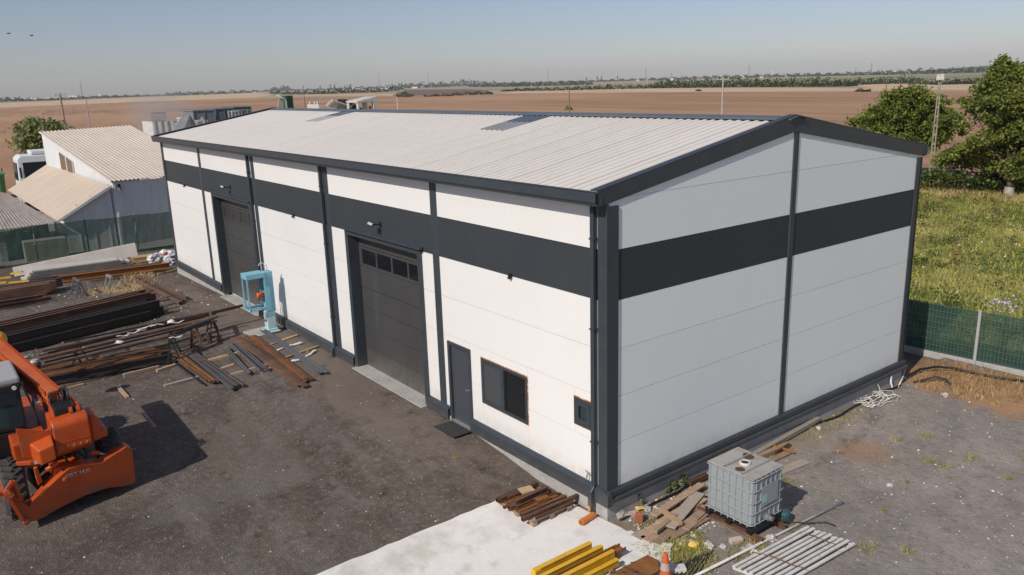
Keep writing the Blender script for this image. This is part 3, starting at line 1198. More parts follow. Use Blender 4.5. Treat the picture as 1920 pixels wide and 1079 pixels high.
garage(*G1, 4, mat('reflection_tint_glass', (.045, .044, .042), .35))  # far door panes coloured paler to stand for their reflections
garage(*G2, 4, GLASS)

# personnel door
x0, x1, z0, z1 = DR
fr = G()
fr.box(x0 - .05, x0 + .04, -.035, .10, z0, z1 + .05)
fr.box(x1 - .04, x1 + .05, -.035, .10, z0, z1 + .05)
fr.box(x0 + .041, x1 - .041, -.035, .10, z1 - .04, z1 + .05)
door = G().box(x0 + .045, x1 - .045, .03, .075, z0 + .02, z1 - .045).obj('side_door', DOORS, hall, bevel=.004)
fr.obj('door_frame', TRIM, door, bevel=.006)
G().lathe([(.03, 0), (.03, .012), (.012, .014), (.012, .05)], (x1 - .13, .03, .72), (0, -1, 0), 10).box(x1 - .22, x1 - .12, -.03, -.012, .71, .73).obj('handle', GALV, door)
G().box(x0, x1, -.10, .1, z0 - .06, z0 + .012).obj('door_sill', GALV, door)
G().box(x0 - .05, x1 + .05, -.10, .12, -1.0, z0 - .062).obj('threshold', CONC, hall)


def window(x0, x1, z0, z1, panes):
    w = G()
    f = .07
    w.box(x0, x1, -.03, .06, z0, z0 + f)
    w.box(x0, x1, -.03, .06, z1 - f, z1)
    w.box(x0, x0 + f, -.03, .06, z0 + f + .001, z1 - f - .001)
    w.box(x1 - f, x1, -.03, .06, z0 + f + .001, z1 - f - .001)
    win = w.obj('window', TRIM, hall, bevel=.005)
    g = G()
    e = .022
    g.box(x0 - e, x1 + e, -.012, .01, z1 + .0, z1 + e)
    g.box(x0 - e, x0 - .001, -.012, .01, z0 - e, z1 - .001)
    g.box(x1 + .001, x1 + e, -.012, .01, z0 - e, z1 - .001)
    g.box(x0, x1, -.012, .01, z0 - e, z0 - .001)
    g.obj('foam_seam', mat('orange_foam', (.42, .17, .05), .9, var=[(14, (.66, .56, .44), .45, .62)]), win)
    a = x0 + f
    for px1, m, sash in panes:
        G().box(a + .015, px1 - .015, .012, .02, z0 + f + .01, z1 - f - .01).obj('pane', m, win)
        if sash:
            g = G()
            s = .085
            y0, y1 = -.045, -.005
            g.box(a, px1, y0, y1, z0 + f, z0 + f + s)
            g.box(a, px1, y0, y1, z1 - f - s, z1 - f)
            g.box(a, a + s, y0, y1, z0 + f + s + .001, z1 - f - s - .001)
            g.box(px1 - s, px1, y0, y1, z0 + f + s + .001, z1 - f - s - .001)
            g.obj('sash', TRIM, win, bevel=.004)
        a = px1
    return win


wn = window(*W1, [(-3.44, MESHW, False), (W1[1] - .07, GLASS, False)])
G().box(-3.50, -3.42, -.04, .04, W1[2] + .071, W1[3] - .071).obj('mullion', TRIM, wn)
G().box(-4.25, -3.50, -.02, -.008, W1[2] + .09, W1[3] - .09).obj('fly_screen', MESHW, wn)
g = G()
for a, b, c, d in ((-4.27, -3.50, W1[2] + .07, W1[2] + .12), (-4.27, -3.50, W1[3] - .12, W1[3] - .07)):
    g.box(a, b, -.033, -.012, c, d)
for a in (-4.27, -3.545):
    g.box(a, a + .045, -.033, -.012, W1[2] + .121, W1[3] - .121)
g.obj('screen_frame', TRIM, wn)
window(*W2, [(W2[1] - .07, GLASSG, True)])

# floodlights, sensors and a tap on the front
for x in (-21.4, -8.98):
    fl = G().box(x - .04, x + .04, -.03, -.001, 4.38, 4.52).bar((x, -.03, 4.45), (x - .02, -.22, 4.47), .03, .03).obj('floodlight', BLACK, hall)
    m = Matrix.Rotation(RAD(-38), 3, 'X') @ Matrix.Rotation(RAD(20), 3, 'Z')
    G().cbox((x - .03, -.30, 4.49), (.22, .045, .13), m).obj('lamp_head', BLACK, fl, bevel=.01)
    G().cbox(Vector((x - .03, -.30, 4.49)) + m @ Vector((0, -.025, 0)), (.17, .006, .07), m).obj('lamp_glass', mat('lamp_glass', (.40, .42, .43), .3), fl)
for x in (-27.75, -15.12, -3.05):
    s = G().box(x - .05, x + .05, -.06, -.001, 3.96, 4.06).obj('sensor', BLACK, hall, bevel=.01)
    G().lathe([(.04, 0), (.035, .025), (.015, .04)], (x, -.06, 3.98), (0, -.6, -1), 10).obj('lens', BLACK, s)
tap = G().lathe([(.018, 0), (.018, .07)], (-.53, 0, .22), (0, -1, 0), 8).obj('wall_tap', GALV, hall)
G().bar((-.53, -.07, .23), (-.53, -.10, .13), .025, .025).bar((-.59, -.075, .29), (-.47, -.065, .21), .018, .018).obj('tap_lever', GALV, tap)

# ------------------------------------------------------------------ stock steel: shared profile meshes
def P_I(w, h, tw, tf):
    a, b = w / 2, tw / 2
    return [[(-a, 0), (a, 0), (a, tf), (b, tf), (b, h - tf), (a, h - tf), (a, h), (-a, h), (-a, h - tf), (-b, h - tf), (-b, tf), (-a, tf)]]


def P_C(w, h, t):                      # channel lying on its web, open upward
    a = w / 2
    return [[(-a, 0), (a, 0), (a, h), (a - t, h), (a - t, t), (-a + t, t), (-a + t, h), (-a, h)]]


def P_L(w, t):
    return [[(0, 0), (w, 0), (w, t), (t, t), (t, w), (0, w)]]


def P_R(w, h):
    return [[(-w / 2, 0), (w / 2, 0), (w / 2, h), (-w / 2, h)]]


def P_O(d, n=8):
    return [[(d / 2 * math.cos(2 * math.pi * k / n), d / 2 + d / 2 * math.sin(2 * math.pi * k / n)) for k in range(n)]]


def P_T(w, h, t):                      # hollow section: outer and inner outline
    a = w / 2
    return [[(-a, 0), (a, 0), (a, h), (-a, h)], [(-a + t, t), (a - t, t), (a - t, h - t), (-a + t, h - t)]]


PROF = {'I30': P_I(.19, .31, .015, .022), 'I20': P_I(.13, .21, .012, .016), 'I14': P_I(.09, .14, .010, .012), 'C16': P_C(.17, .07, .012), 'C10': P_C(.10, .05, .009), 'L6': P_L(.06, .007),
        'F12': P_R(.12, .014), 'F20': P_R(.20, .02), 'F6': P_R(.06, .012), 'R2': P_O(.022), 'R4': P_O(.045), 'R6': P_O(.06, 10), 'T5': P_T(.05, .05, .005), 'T8': P_T(.08, .08, .007), 'T10': P_T(.12, .10, .008),
        'T16': P_T(.16, .12, .008), 'W8': P_R(.08, .08), 'W10': P_R(.10, .06), 'W15': P_R(.17, .03), 'W20': P_R(.25, .035), 'W12': P_R(.12, .10), 'P60': P_R(.9, .06), 'T25': P_T(.30, .40, .01)}
_cache = {}


def prof_mesh(key, ln, m, jag=0):
    k = (key, round(ln, 1), m.name, jag)
    if k in _cache:
        return _cache[k]
    ln = round(ln, 1)
    g = G()
    pr = PROF[key]
    if len(pr) == 1:
        g.prism([(0, a, b) for a, b in pr[0]], (ln, 0, 0))
    else:
        o, i = pr
        n = len(o)
        vs = [(0, a, b) for a, b in o] + [(ln, a, b) for a, b in o] + [(0, a, b) for a, b in i] + [(ln, a, b) for a, b in i]
        fs = []
        for q in range(n):
            r = (q + 1) % n
            fs += [(q, r, n + r, n + q), (2 * n + q, 3 * n + q, 3 * n + r, 2 * n + r), (q, 2 * n + q, 2 * n + r, r), (n + q, n + r, 3 * n + r, 3 * n + q)]
        g.add(vs, fs)
    _cache[k] = g.mesh(key, m)
    return _cache[k]


def lay(name, key, p0, p1, m, label=None, cat=None, group=None, roll=0.0, parent=None):
    """a straight piece with its underside on the line p0-p1"""
    p0, p1 = Vector(p0), Vector(p1)
    d = p1 - p0
    ln = max(d.length, .1)
    ln = round(ln, 1)
    x = d.normalized()
    y = Vector((0, 0, 1)).cross(x)
    if y.length < 1e-4:
        y = Vector((0, 1, 0))
    y.normalize()
    z = x.cross(y)
    o = bpy.data.objects.new(name, prof_mesh(key, ln, m))
    COL.objects.link(o)
    R = Matrix((x, y, z)).transposed().to_4x4()
    if roll:
        h = max(b for a, b in PROF[key][0]) / 2
        R = R @ Matrix.Translation((0, 0, h)) @ Matrix.Rotation(roll, 4, 'X') @ Matrix.Translation((0, 0, -h))
    o.matrix_basis = Matrix.Translation(p0) @ R
    if parent:
        adopt(o, parent)
    return tag(o, label, cat, group)


ORD = ['first', 'second', 'third', 'fourth', 'fifth', 'sixth', 'seventh', 'eighth', 'ninth', 'tenth', 'eleventh', 'twelfth']


def gz(p, up=0.0):
    return Vector((p[0], p[1], gh(p[0], p[1]) + up))


R3 = random.Random(21)

# --- long dark pile of beams in the middle of the yard (axis slightly skewed)
D0 = Vector((.245, -.97, 0)).normalized()
N0 = Vector((-.97, -.245, 0)).normalized()       # towards the back of the pile
front = Vector((-22.35, -2.75, 0))
zb = gh(-22.5, -5) + .06
for layer, (cnt, off, pro, mt) in enumerate(((7, 0, 'I30', DARKST), (6, .16, 'I30', DARKST), (3, .85, 'I20', RUST))):
    z = zb + sum((.315, .315, .22)[:layer])
    for i in range(cnt):
        s = R3.uniform(-.35, .5) + (.9 if (layer == 0 and i < 1) else 0) + (.55 if layer == 1 and i < 2 else 0)
        a = front + N0 * (off + i * (.315 if layer < 2 else .30)) + D0 * s
        ln = R3.choice((7.5, 8.0, 9.0))
        a.z = z
        b = a + D0 * ln
        lay('steel_beam', pro, a, b, RUST if (layer == 1 and i in (4, 5)) or layer == 2 else DARKST,
            ORD[i] + (' dark beam from the front in the bottom layer of the long yard pile', ' beam from the front in the upper layer of the long yard pile', ' thin rusty beam from the front topping the long dark pile')[layer],
            'steel beam', 'steel beams in the long dark pile')
for k, y in enumerate((-3.2, -7.2)):
    a = front + D0 * (k * 3.8 + 1.2) - N0 * .1
    a.z = gh(a.x, a.y) - .02
    b = a + N0 * 2.4
    lay('timber_bearer', 'W8', a, b, WOOD, ('right', 'left')[k] + ' hand timber bearer under the long pile of dark beams', 'timber', 'bearers under the long dark pile')
for i in range(5):                                     # flats leaning on the back of the pile
    a = Vector((-24.55 - .1 * i, -5.3 + i * .42, 0))
    a.z = gh(a.x, a.y) + .25
    b = a + Vector((.25, 1.2, .42 + .1 * (i % 2)))
    lay('flat_bar', 'F20', a, b, RUST, ORD[i] + ' rusty flat bar from the left sticking up behind the long dark pile', 'steel bar', 'flats leaning on the long dark pile')

# --- bars laid over the trestles
TB = [((72, 668), (402, 590)), ((80, 661), (415, 586)), ((90, 664), (448, 578)), ((75, 676), (398, 600)), ((110, 650), (430, 590)), ((84, 682), (352, 616)),
      ((95, 672), (372, 606)), ((120, 644), (420, 582)), ((78, 690), (330, 631)), ((130, 653), (455, 575)), ((100, 657), (380, 597)), ((88, 686), (345, 625))]
TB.sort(key=lambda q: q[0][1] + (q[1][1] - q[0][1]) * (240 - q[0][0]) / (q[1][0] - q[0][0]))   # back to front
for i, (a, b) in enumerate(TB):
    z = .24 + .055 * (i % 2) + (.05 if i > 8 else 0)
    key = ('T5', 'L6', 'F12', 'T8')[i % 4]
    lay('steel_bar', key, onz(a[0], a[1], z), onz(b[0], b[1], z), RUST if i % 3 else DARKST,
        ORD[i] + ' long steel bar from the back across the trestles with white rags', 'steel bar', 'steel bars on the trestles')
lay('channel_beam', 'C16', onz(318, 632, .33), onz(405, 603, .33), DARKST, 'dark channel beam at the right end of the trestles', 'steel beam')
lay('square_tube', 'T8', onz(345, 618, .40), onz(408, 596, .40), GREYST, 'grey square tube topping the right end of the trestles', 'steel tube')


def trestle(p, q, h, label, m=RUST):
    """A-frame trestle from p to q (ground points), top rail at height h"""
    p, q = Vector((*p, 0)), Vector((*q, 0))
    c = (p + q) / 2
    t = thing('trestle', (c.x, c.y, gh(c.x, c.y)), label, 'trestle', 'trestles in the yard')
    d = (q - p).normalized()
    n = Vector((-d.y, d.x, 0))
    top = gh(c.x, c.y) + h
    G().bar(Vector((p.x, p.y, top)), Vector((q.x, q.y, top)), .10, .08).obj('top_rail', m, t)
    for e in (p + d * .06, q - d * .06):
        for s in (-1, 1):
            f = e + n * s * .22
            G().bar(Vector((f.x, f.y, gh(f.x, f.y))), Vector((e.x, e.y, top - .042)) + n * s * .02, .055, .055, d).obj('leg', m, t)
        a, b = e + n * .16, e - n * .16
        z = gh(e.x, e.y) + h * .28
        G().bar(Vector((a.x, a.y, z)), Vector((b.x, b.y, z)), .04, .04).obj('brace', m, t)
    a, b = p + d * .06 + n * .2, q - d * .06 + n * .2
    G().bar(Vector((a.x, a.y, gh(a.x, a.y) + .10)), Vector((b.x, b.y, gh(b.x, b.y) + .10)), .04, .04).obj('stretcher', m, t)
    return t


trestle((-17.1, -2.55), (-18.3, -2.25), .76, 'rusty trestle standing nearest the blue control post')
trestle((-16.5, -3.35), (-17.6, -3.05), .76, 'middle rusty trestle under the bars with white rags')
trestle((-15.9, -4.25), (-17.1, -3.95), .76, 'rusty trestle beside the end of the low bar pile', DARKST)
trestle((-17.0, -6.9), (-18.2, -6.6), .72, 'rusty trestle behind the orange boom', DARKST)
trestle((-29.4, -4.9), (-28.3, -4.85), .70, 'small trestle before the dry grass at the back', GREYST)
trestle((-29.6, -3.5), (-28.9, -3.45), .62, 'pale little trestle standing in the dry grass', GALV)

# --- low pile on blocks in front of the trestles
for i in range(8):
    a = Vector((-17.5 + i * .13, -8.4 + R3.uniform(-.2, .2), -.22 + .02 * (i % 2)))
    b = Vector((-17.15 + i * .13, -4.9 + (i % 3) * .35, -.20 + .02 * (i % 2)))
    lay('steel_bar', ('L6', 'T5', 'C10', 'T8')[i % 4], a, b, RUSTO if i % 3 == 1 else RUST, ORD[i] + ' rusty bar from the back in the low pile on wooden blocks', 'steel bar', 'steel bars in the low pile')
lay('steel_beam', 'I20', (-16.42, -8.5, -.36), (-16.05, -4.3, -.36), DARKST, 'dark beam fronting the low bar pile beside the telehandler', 'steel beam')
lay('steel_beam', 'I14', (-16.75, -4.9, -.30), (-16.6, -4.2, -.30), RUST, 'short rusty beam at the right end of the low pile', 'steel beam')
for i, (u, v) in enumerate(((98, 700), (178, 683), (247, 667), (148, 705))):
    p = gp(u, v, 0)
    lay('wooden_block', 'W12', p + Vector((0, -.15, .22 if i < 3 else .02)), p + Vector((0, .15, .22 if i < 3 else .02)), WOODG, ('leftmost grey wooden block on the low pile of rusty bars', 'middle grey wooden block on the low pile of rusty bars', 'rightmost grey wooden block on the low pile of rusty bars', 'flat grey block standing on gravel before the low pile')[i], 'block', 'blocks in the low pile')

# --- white rags on the trestle bars
for i, (u, v) in enumerate(((224, 642), (232, 631), (252, 625), (265, 619), (280, 614), (295, 611), (322, 604), (330, 634), (334, 606))):
    g = G()
    p = onz(u, v, .42)
    if i % 3 == 0:
        g.blob(p, (.06, .12, .05), 2, .8, 2.6, i)
    else:
        pts = [p + Vector((.05 * math.sin(t * 2.1 + i), -.22 + .11 * t, .03 + .035 * math.sin(t * 1.7 + i))) for t in range(5)]
        g.tube(pts, [.012, .022, .016, .026, .012], 6)
    g.obj('rag', RAGM, smooth=True, label=ORD[i] + ' white rag from the left on the bars over the trestles', cat='rag', group='white rags on the bars')

# --- bundles lying on bearers near the hall
def bundle(a0, a1, b0, b1, n, keys, mt, label, grp, name='steel_bar', z=.09, jitter=.25, cat='steel bar'):
    """n pieces filling the strip whose near edge is a0-a1 and far edge b0-b1"""
    A0, A1, B0, B1 = gp(*a0), gp(*a1), gp(*b0), gp(*b1)
    for i in range(n):
        t = (i + .5) / n
        p = A0.lerp(B0, t)
        q = A1.lerp(B1, t)
        d = (q - p).normalized()
        p += d * R3.uniform(-jitter, jitter) * .5
        q += d * R3.uniform(-jitter, jitter) * .6
        p.z = gh(p.x, p.y) + z + .003 * (i % 3)
        q.z = gh(q.x, q.y) + z + .003 * (i % 3)
        m = mt[i % len(mt)]
        lay(name, keys[i % len(keys)], p, q, m, label if n == 1 else '%s, %s from the left' % (label, ORD[i]), cat, grp)


bundle((324, 674), (388, 722), (340, 668), (412, 722), 5, ('T5', 'T5', 'C10'), (RUST, RUSTO), 'rusty tube in the bundle nearest the orange machine', 'rusty tubes of the near bundle')
bundle((348, 668), (430, 734), (362, 664), (460, 730), 7, ('T5', 'L6', 'T5'), (GREYST, GREYST, RUST), 'greyish tube in the bundle nearest the orange machine', 'grey tubes of the near bundle')
bundle((318, 680), (380, 728), (320, 679), (382, 728), 1, ('R4',), (DARKST,), 'single dark rod left of the near tube bundle', 'single rods', z=.1)
bundle((418, 660), (462, 706), (430, 657), (472, 704), 5, ('R2', 'R4'), (DARKST, GREYST), 'thin dark rod lying between the two bundles', 'thin rods between the bundles')
bundle((433, 652), (484, 700), (447, 650), (504, 698), 7, ('R4', 'R2'), (GREYST, GREYST, DARKST), 'thin grey rod lying left of the rusty flats', 'thin grey rods')
bundle((436, 640), (563, 733), (452, 637), (576, 727), 4, ('F12', 'F6', 'F12'), (RUST,), 'rusty flat bar in the long left strip of flats', 'rusty flats, left strip')
bundle((460, 637), (566, 722), (480, 634), (586, 716), 5, ('C10', 'F12', 'C10'), (RUST, RUST, RUSTO), 'rusty channel in the strip right of the flats', 'rusty channels, right strip')
bundle((493, 627), (600, 708), (500, 624), (616, 703), 2, ('C16', 'F12'), (GREYST,), 'grey steel strip lying closest to the hall wall', 'grey channels by the hall')
TI = [((294, 698), (335, 685), WOODL), ((308, 726), (375, 708), WOODG), ((378, 682), (462, 660), WOODL), ((405, 697), (438, 686), WOOD), ((433, 706), (505, 686), WOODG), ((455, 668), (560, 630), WOODL),
      ((520, 680), (598, 652), WOODL), ((222, 728), (240, 748), WOOD), ((232, 706), (298, 690), WOOD), ((110, 735), (160, 722), WOOD), ((490, 700), (536, 684), WOODG), ((530, 640), (560, 630), WOODL)]
TL = ['pale timber bearer under the near tube bundle, left of the rods', 'longest greyed bearer lying in front of the near bundle', 'thin yellow batten under the rods, farthest back', 'short brown timber between the tube bundle and rods',
      'greyed timber under the ends of the thin grey rods', 'yellow timber under the rusty flats, near the paving slab', 'yellow timber under the grey channels nearest the hall', 'short brown block alone on the gravel by the telehandler',
      'dark timber lying before the low bar pile', 'dark timber beside the telehandler boom', 'greyed short timber under the rusty channels', 'short pale timber by the blue post slab']
for i, (a, b, m) in enumerate(TI):
    lay('timber_bearer', ('W8', 'W10')[i % 2], gp(*a), gp(*b), m, TL[i], 'timber')
# paint-stained cloth strips on the ground there
for i, (a, b) in enumerate((((510, 660), (571, 643)), ((545, 680), (564, 675)), ((570, 672), (594, 658)))):
    p, q = gp(*a, .03), gp(*b, .03)
    pts = [p.lerp(q, t / 7) + Vector((R3.uniform(-.05, .05), R3.uniform(-.04, .04), R3.uniform(0, .04))) for t in range(8)]
    G().tube(pts, [.02, .04, .03, .05, .03, .04, .05, .02], 6).obj('rag', RAGM, smooth=True, label=('longest white rag on the gravel left of the grey channel', 'small crumpled white rag beside the grey channel', 'white rag on the hall side of the grey channel')[i], cat='rag', group='rags by the grey channel')

# --- pair of channels by the far garage, single bars
lay('channel_beam', 'C16', gp(262, 520, .09), gp(352, 561, .09), RUST, 'rusty channel lying toward the far garage door, right of a pair', 'steel beam', roll=math.pi)
lay('channel_beam', 'C16', gp(252, 525, .09), gp(338, 569, .09), RUST, 'rusty channel lying toward the far garage door, left of a pair', 'steel beam', roll=math.pi)
lay('channel_beam', 'C10', gp(257, 522, .10), gp(344, 565, .10), DARKST, 'narrow dark channel between the pair of rusty channels', 'steel beam', roll=math.pi)
lay('steel_bar', 'F6', gp(354, 531, .02), gp(404, 552, .02), RUST, 'lone rusty bar on the gravel beside the far garage', 'steel bar')
lay('steel_bar', 'F12', gp(331, 551, .02), gp(341, 549, .02), RUST, 'short scrap of flat bar by the rusty channels', 'steel bar')

# --- stock along the left fence
PANB = mat('cream_sandwich_panel', (.58, .53, .47), .6, var=[(1.5, (.50, .44, .37), .4, .7)])
g = G()
A, B = Vector((-36.1, -6.6, 0)), Vector((-35.9, -.75, 0))
za, zb_ = gh(-36, -6), gh(-36, -1)
g.prism([A + Vector((0, 0, za + .02)), B + Vector((0, 0, zb_ + .30)), B + Vector((-.28, 0, zb_ + .95)), A + Vector((-.28, 0, za + .42))], (-.07, 0, .02))
g.obj('sandwich_panel', PANB, label='long cream panel leaning on edge against the left fence', cat='panel')
for i in range(6):
    z = gh(-34.8, -4) + .02 + i * .085
    o = R3.uniform(-.15, .15)
    lay('sandwich_panel', 'P60', (-34.9 + .05 * i + o * .3, -6.5 + o + .1 * i, z), (-34.75 + .05 * i + o * .3, -1.6 + o * 1.5 - .25 * (i % 3), z), PANB,
        ORD[i] + ' cream wall panel from the bottom of the flat stack by the fence', 'panel', 'flat stack of cream panels')
lay('steel_beam', 'I30', (-32.6, -5.1, gh(-32, -3) + .05), (-31.95, -.15, gh(-32, -3) + .05), RUSTO, 'dusty orange beam lying beside the plastic bags', 'steel beam')
lay('steel_beam', 'I30', (-32.9, -5.4, gh(-32, -3) + .05), (-32.35, -.45, gh(-32, -3) + .05), RUST, 'rusty beam behind the dusty orange beam', 'steel beam')
lay('steel_beam', 'C16', (-31.6, -3.9, gh(-32, -3) + .02), (-31.3, -.5, gh(-32, -3) + .02), RUST, 'rusty channel before the dusty orange beam', 'steel beam')
lay('pale_batten', 'W8', (-31.2, -.95, gh(-31, -1) + .02), (-31.45, .05, gh(-31, -1) + .02), WOODL, 'pale batten at the far foot of the hall corner', 'timber')
for i in range(3):
    lay('box_beam', 'T25', (-30.9 + i * .42, -9.8, gh(-30, -7) + .12), (-30.95 + i * .42, -5.2 - .3 * i, gh(-30, -7) + .12), RUST if i else DARKST, ORD[i] + ' deep box beam from the front at the back left of the yard', 'steel beam', 'box beams at the back left')
for i in range(7):
    z = gh(-28.5, -7) + .08 + (i // 4) * .11
    lay('steel_bar', ('C10', 'T10', 'I14')[i % 3], (-29.0 + (i % 4) * .24, -9.9, z), (-29.05 + (i % 4) * .24, -6.0 + R3.uniform(-.5, .3), z), RUST, ORD[i] + ' rusty section in the low stack before the box beams', 'steel bar', 'low stack before the box beams')
for i, (a, b) in enumerate((((-34.0, -8.6, -.25), (-33.6, -7.0, -.2)), ((-33.6, -8.8, -.35), (-33.0, -7.2, -.3)), ((-33.9, -6.9, -.1), (-33.5, -6.4, .0)), ((-33.3, -7.1, -.4), (-32.9, -6.3, -.38)))):
    lay('yellow_tube', 'T8', a, b, YELL, ORD[i] + ' yellow steel tube in the jumble left of the panel stack', 'steel tube', 'yellow tubes by the panel stack')
for i, (u, v, r) in enumerate(((313, 482, (.42, .62, .34)), (291, 486, (.34, .36, .33)), (318, 492, (.3, .3, .2)))):
    p = gp(u, v, r[2] * .55)
    G().blob(p, r, 3, .28, 2.3, i * 3.1).obj('plastic_bag', PLASTB, label=('big white rubbish bag at the far foot of the hall', 'cloudy clear plastic bag left of the white rubbish bag', 'small white bag in front of the big rubbish bag')[i], cat='bag')
p = gp(310, 476, .5)
G().blob(p, (.10, .13, .10), 2, .3, 2, 5).obj('red_bottle', REDM, smooth=True, label='dark red plastic container among the white bags', cat='container')
p = gp(264, 488, .15)
g = G()
for i in range(26):
    a = p + Vector((R3.uniform(-.25, .25), -.45 + R3.uniform(-.05, .05), R3.uniform(-.1, .22)))
    g.tube([a, a + Vector((R3.uniform(-.05, .05), .9 + R3.uniform(-.15, .1), R3.uniform(-.03, .03)))], .035, 5)
g.obj('reed_bundle', STRAWM, label='bundle of straw coloured sticks beside the plastic bags', cat='bundle')

# --- tall dry grass around the back stock (nobody could count it)
def grass(name, P, h, w, mats, probs, lean=.35, kind='stuff', **kw):
    n = len(P)
    hh = h * RNG.uniform(.5, 1.35, size=n)
    a = RNG.uniform(0, 2 * math.pi, n)
    l = RNG.uniform(0, lean, n)
    s = np.stack([np.cos(a), np.sin(a), np.zeros(n)], 1)
    b = RNG.uniform(0, 2 * math.pi, n)
    d = np.stack([np.cos(b) * l, np.sin(b) * l, np.ones(n)], 1)
    ww = (w * RNG.uniform(.6, 1.3, size=n))[:, None]
    T = P + d * hh[:, None]
    V = np.stack([P - s * ww / 2, P + s * ww / 2, T + s * ww * .15, T - s * ww * .15], 1)
    return link(name, quad_mesh(name, V, RNG.choice(len(mats), n, p=probs), mats), kind=kind, **kw)


def scatter(n, cx, cy, rx, ry):
    a = RNG.uniform(0, 2 * math.pi, n)
    r = np.sqrt(RNG.uniform(0, 1, n))
    x, y = cx + np.cos(a) * r * rx, cy + np.sin(a) * r * ry
    return np.stack([x, y, ground_h(x, y) - .01], 1)


grass('dry_grass', np.concatenate([scatter(330, -29.0, -3.0, 1.2, 1.6), scatter(260, -31.0, -1.9, .5, .8), scatter(140, -33.6, -3.0, .4, 2.2), scatter(160, -34.3, -1.2, .4, .5)]), .22, .03, [GRASSC, STRAWM], [.5, .5], .9)

# ------------------------------------------------------------------ blue control post
bx, by = -16.74, -.63
bz = gh(bx, by) + .05
hp = thing('control_post', (bx, by, bz), 'pale blue steel control post with open cabinet and hook by the wall', 'control post')
lay('paving_slab', 'P60', (bx - .75, by - .35, gh(bx, by) - .025), (bx + .25, by - .25, gh(bx, by) - .02), CONC, 'brown paving slab under the blue control post', 'slab')
G().box(bx - .27, bx + .27, by - .25, by + .25, bz, bz + .05).box(bx - .21, bx + .21, by - .19, by + .19, bz + .05, bz + .13).obj('foot_plate', CYANL, hp, bevel=.01)
G().prism([(bx - .17, by - .15, bz + .13), (bx + .17, by - .15, bz + .13), (bx + .17, by + .15, bz + .13), (bx - .17, by + .15, bz + .13)], (0, 0, .62)).obj('post_base', CYANL, hp, bevel=.01)
G().box(bx - .16, bx + .16, by - .12, by + .20, bz + .751, bz + 2.22).obj('post', CYAN, hp, bevel=.012)
c0, c1, d0, d1, e0, e1 = bx - .26, bx + .26, by - .78, by - .121, bz + .95, bz + 2.24
g = G()
for x in (c0, c1 - .05):
    for y in (d0, d1 - .05):
        g.box(x, x + .05, y, y + .05, e0, e1 - .19)
for x in (c0, c1 - .05):
    g.box(x, x + .05, d0 + .051, d1 - .051, e0, e0 + .05)
cab_ = g.obj('cabinet_frame', CYAN, hp, bevel=.006)
G().box(c0 - .01, c1 + .01, d0 - .01, d1, e1 - .189, e1).obj('cabinet_top', CYAN, cab_, bevel=.015)
g = G()
arc = [(c0 + .02, d1 - .1, e0 - .02), (c0 + .02, d0 + .1, e0 - .03), (c0 + .08, d0 + .02, e0 - .04), (c1 - .08, d0 + .02, e0 - .04), (c1 - .02, d0 + .1, e0 - .03), (c1 - .02, d1 - .02, e0 - .02)]
g.tube(arc, .032, 8)
g.obj('bumper_rail', CYAN, cab_, smooth=True)
G().lathe([(.02, -.03), (.10, -.02), (.115, .02), (.115, .20), (.09, .23), (.03, .24)], (bx, by - .15, bz + 1.38), (0, -1, 0), 14).obj('motor', REDM, hp, smooth=False)
G().box(bx - .10, bx + .10, by - .20, by - .121, bz + 1.60, bz + 2.0).obj('switch_box', mat('dusty_blue_steel', (.11, .22, .29), .6), hp, bevel=.01)
G().tube([(bx + .06, by - .25, bz + 1.2), (bx - .09, by - .33, bz + 1.28), (bx - .12, by - .35, bz + 1.42), (bx - .06, by - .3, bz + 1.55)], .014, 6).obj('cable', BLACK, hp, smooth=True)
G().lathe([(.04, 0), (.04, .16)], (bx + .1, by - .30, bz + 1.02), (0, 0, 1), 10).obj('canister', GREYP, hp)
G().tube([(bx + .02, by - .35, bz + .88), (bx + .02, by - .36, bz + .75), (bx, by - .36, bz + .62)], .03, 8).obj('hose_end', BLACK, hp)
pts = [(bx, by, bz + 2.22), (bx, by, bz + 2.40)] + [(bx, by - .10 + .10 * math.cos(t), bz + 2.44 + .10 * math.sin(t)) for t in np.linspace(0, math.pi, 8)]
G().tube(pts, .016, 6).obj('hook', CYANL, hp, smooth=True)
G().tube([(bx + .02, by + .05, bz + 2.22), (bx + .05, by + .07, bz + 2.36), (bx + .0, by + .05, bz + 2.42), (bx + .07, by + .06, bz + 2.46)], .014, 6).obj('chain_end', GALV, hp)

# ------------------------------------------------------------------ doormat
dm = thing('doormat', (-5.2, -.36, gh(-5.2, -.36)), 'black ribbed doormat in front of the grey side door', 'doormat')
z = gh(-5.2, -.36) + .02
G().box(-5.66, -4.74, -.64, -.10, z, z + .012).obj('backing', BLACK, dm)
MATR = mat('mat_rib', (.05, .048, .046), .9)
for i in range(7):
    y = -.62 + i * .073
    G().box(-5.64, -4.76, y, y + .035, z + .0125, z + .026).obj('rib', MATR, dm)

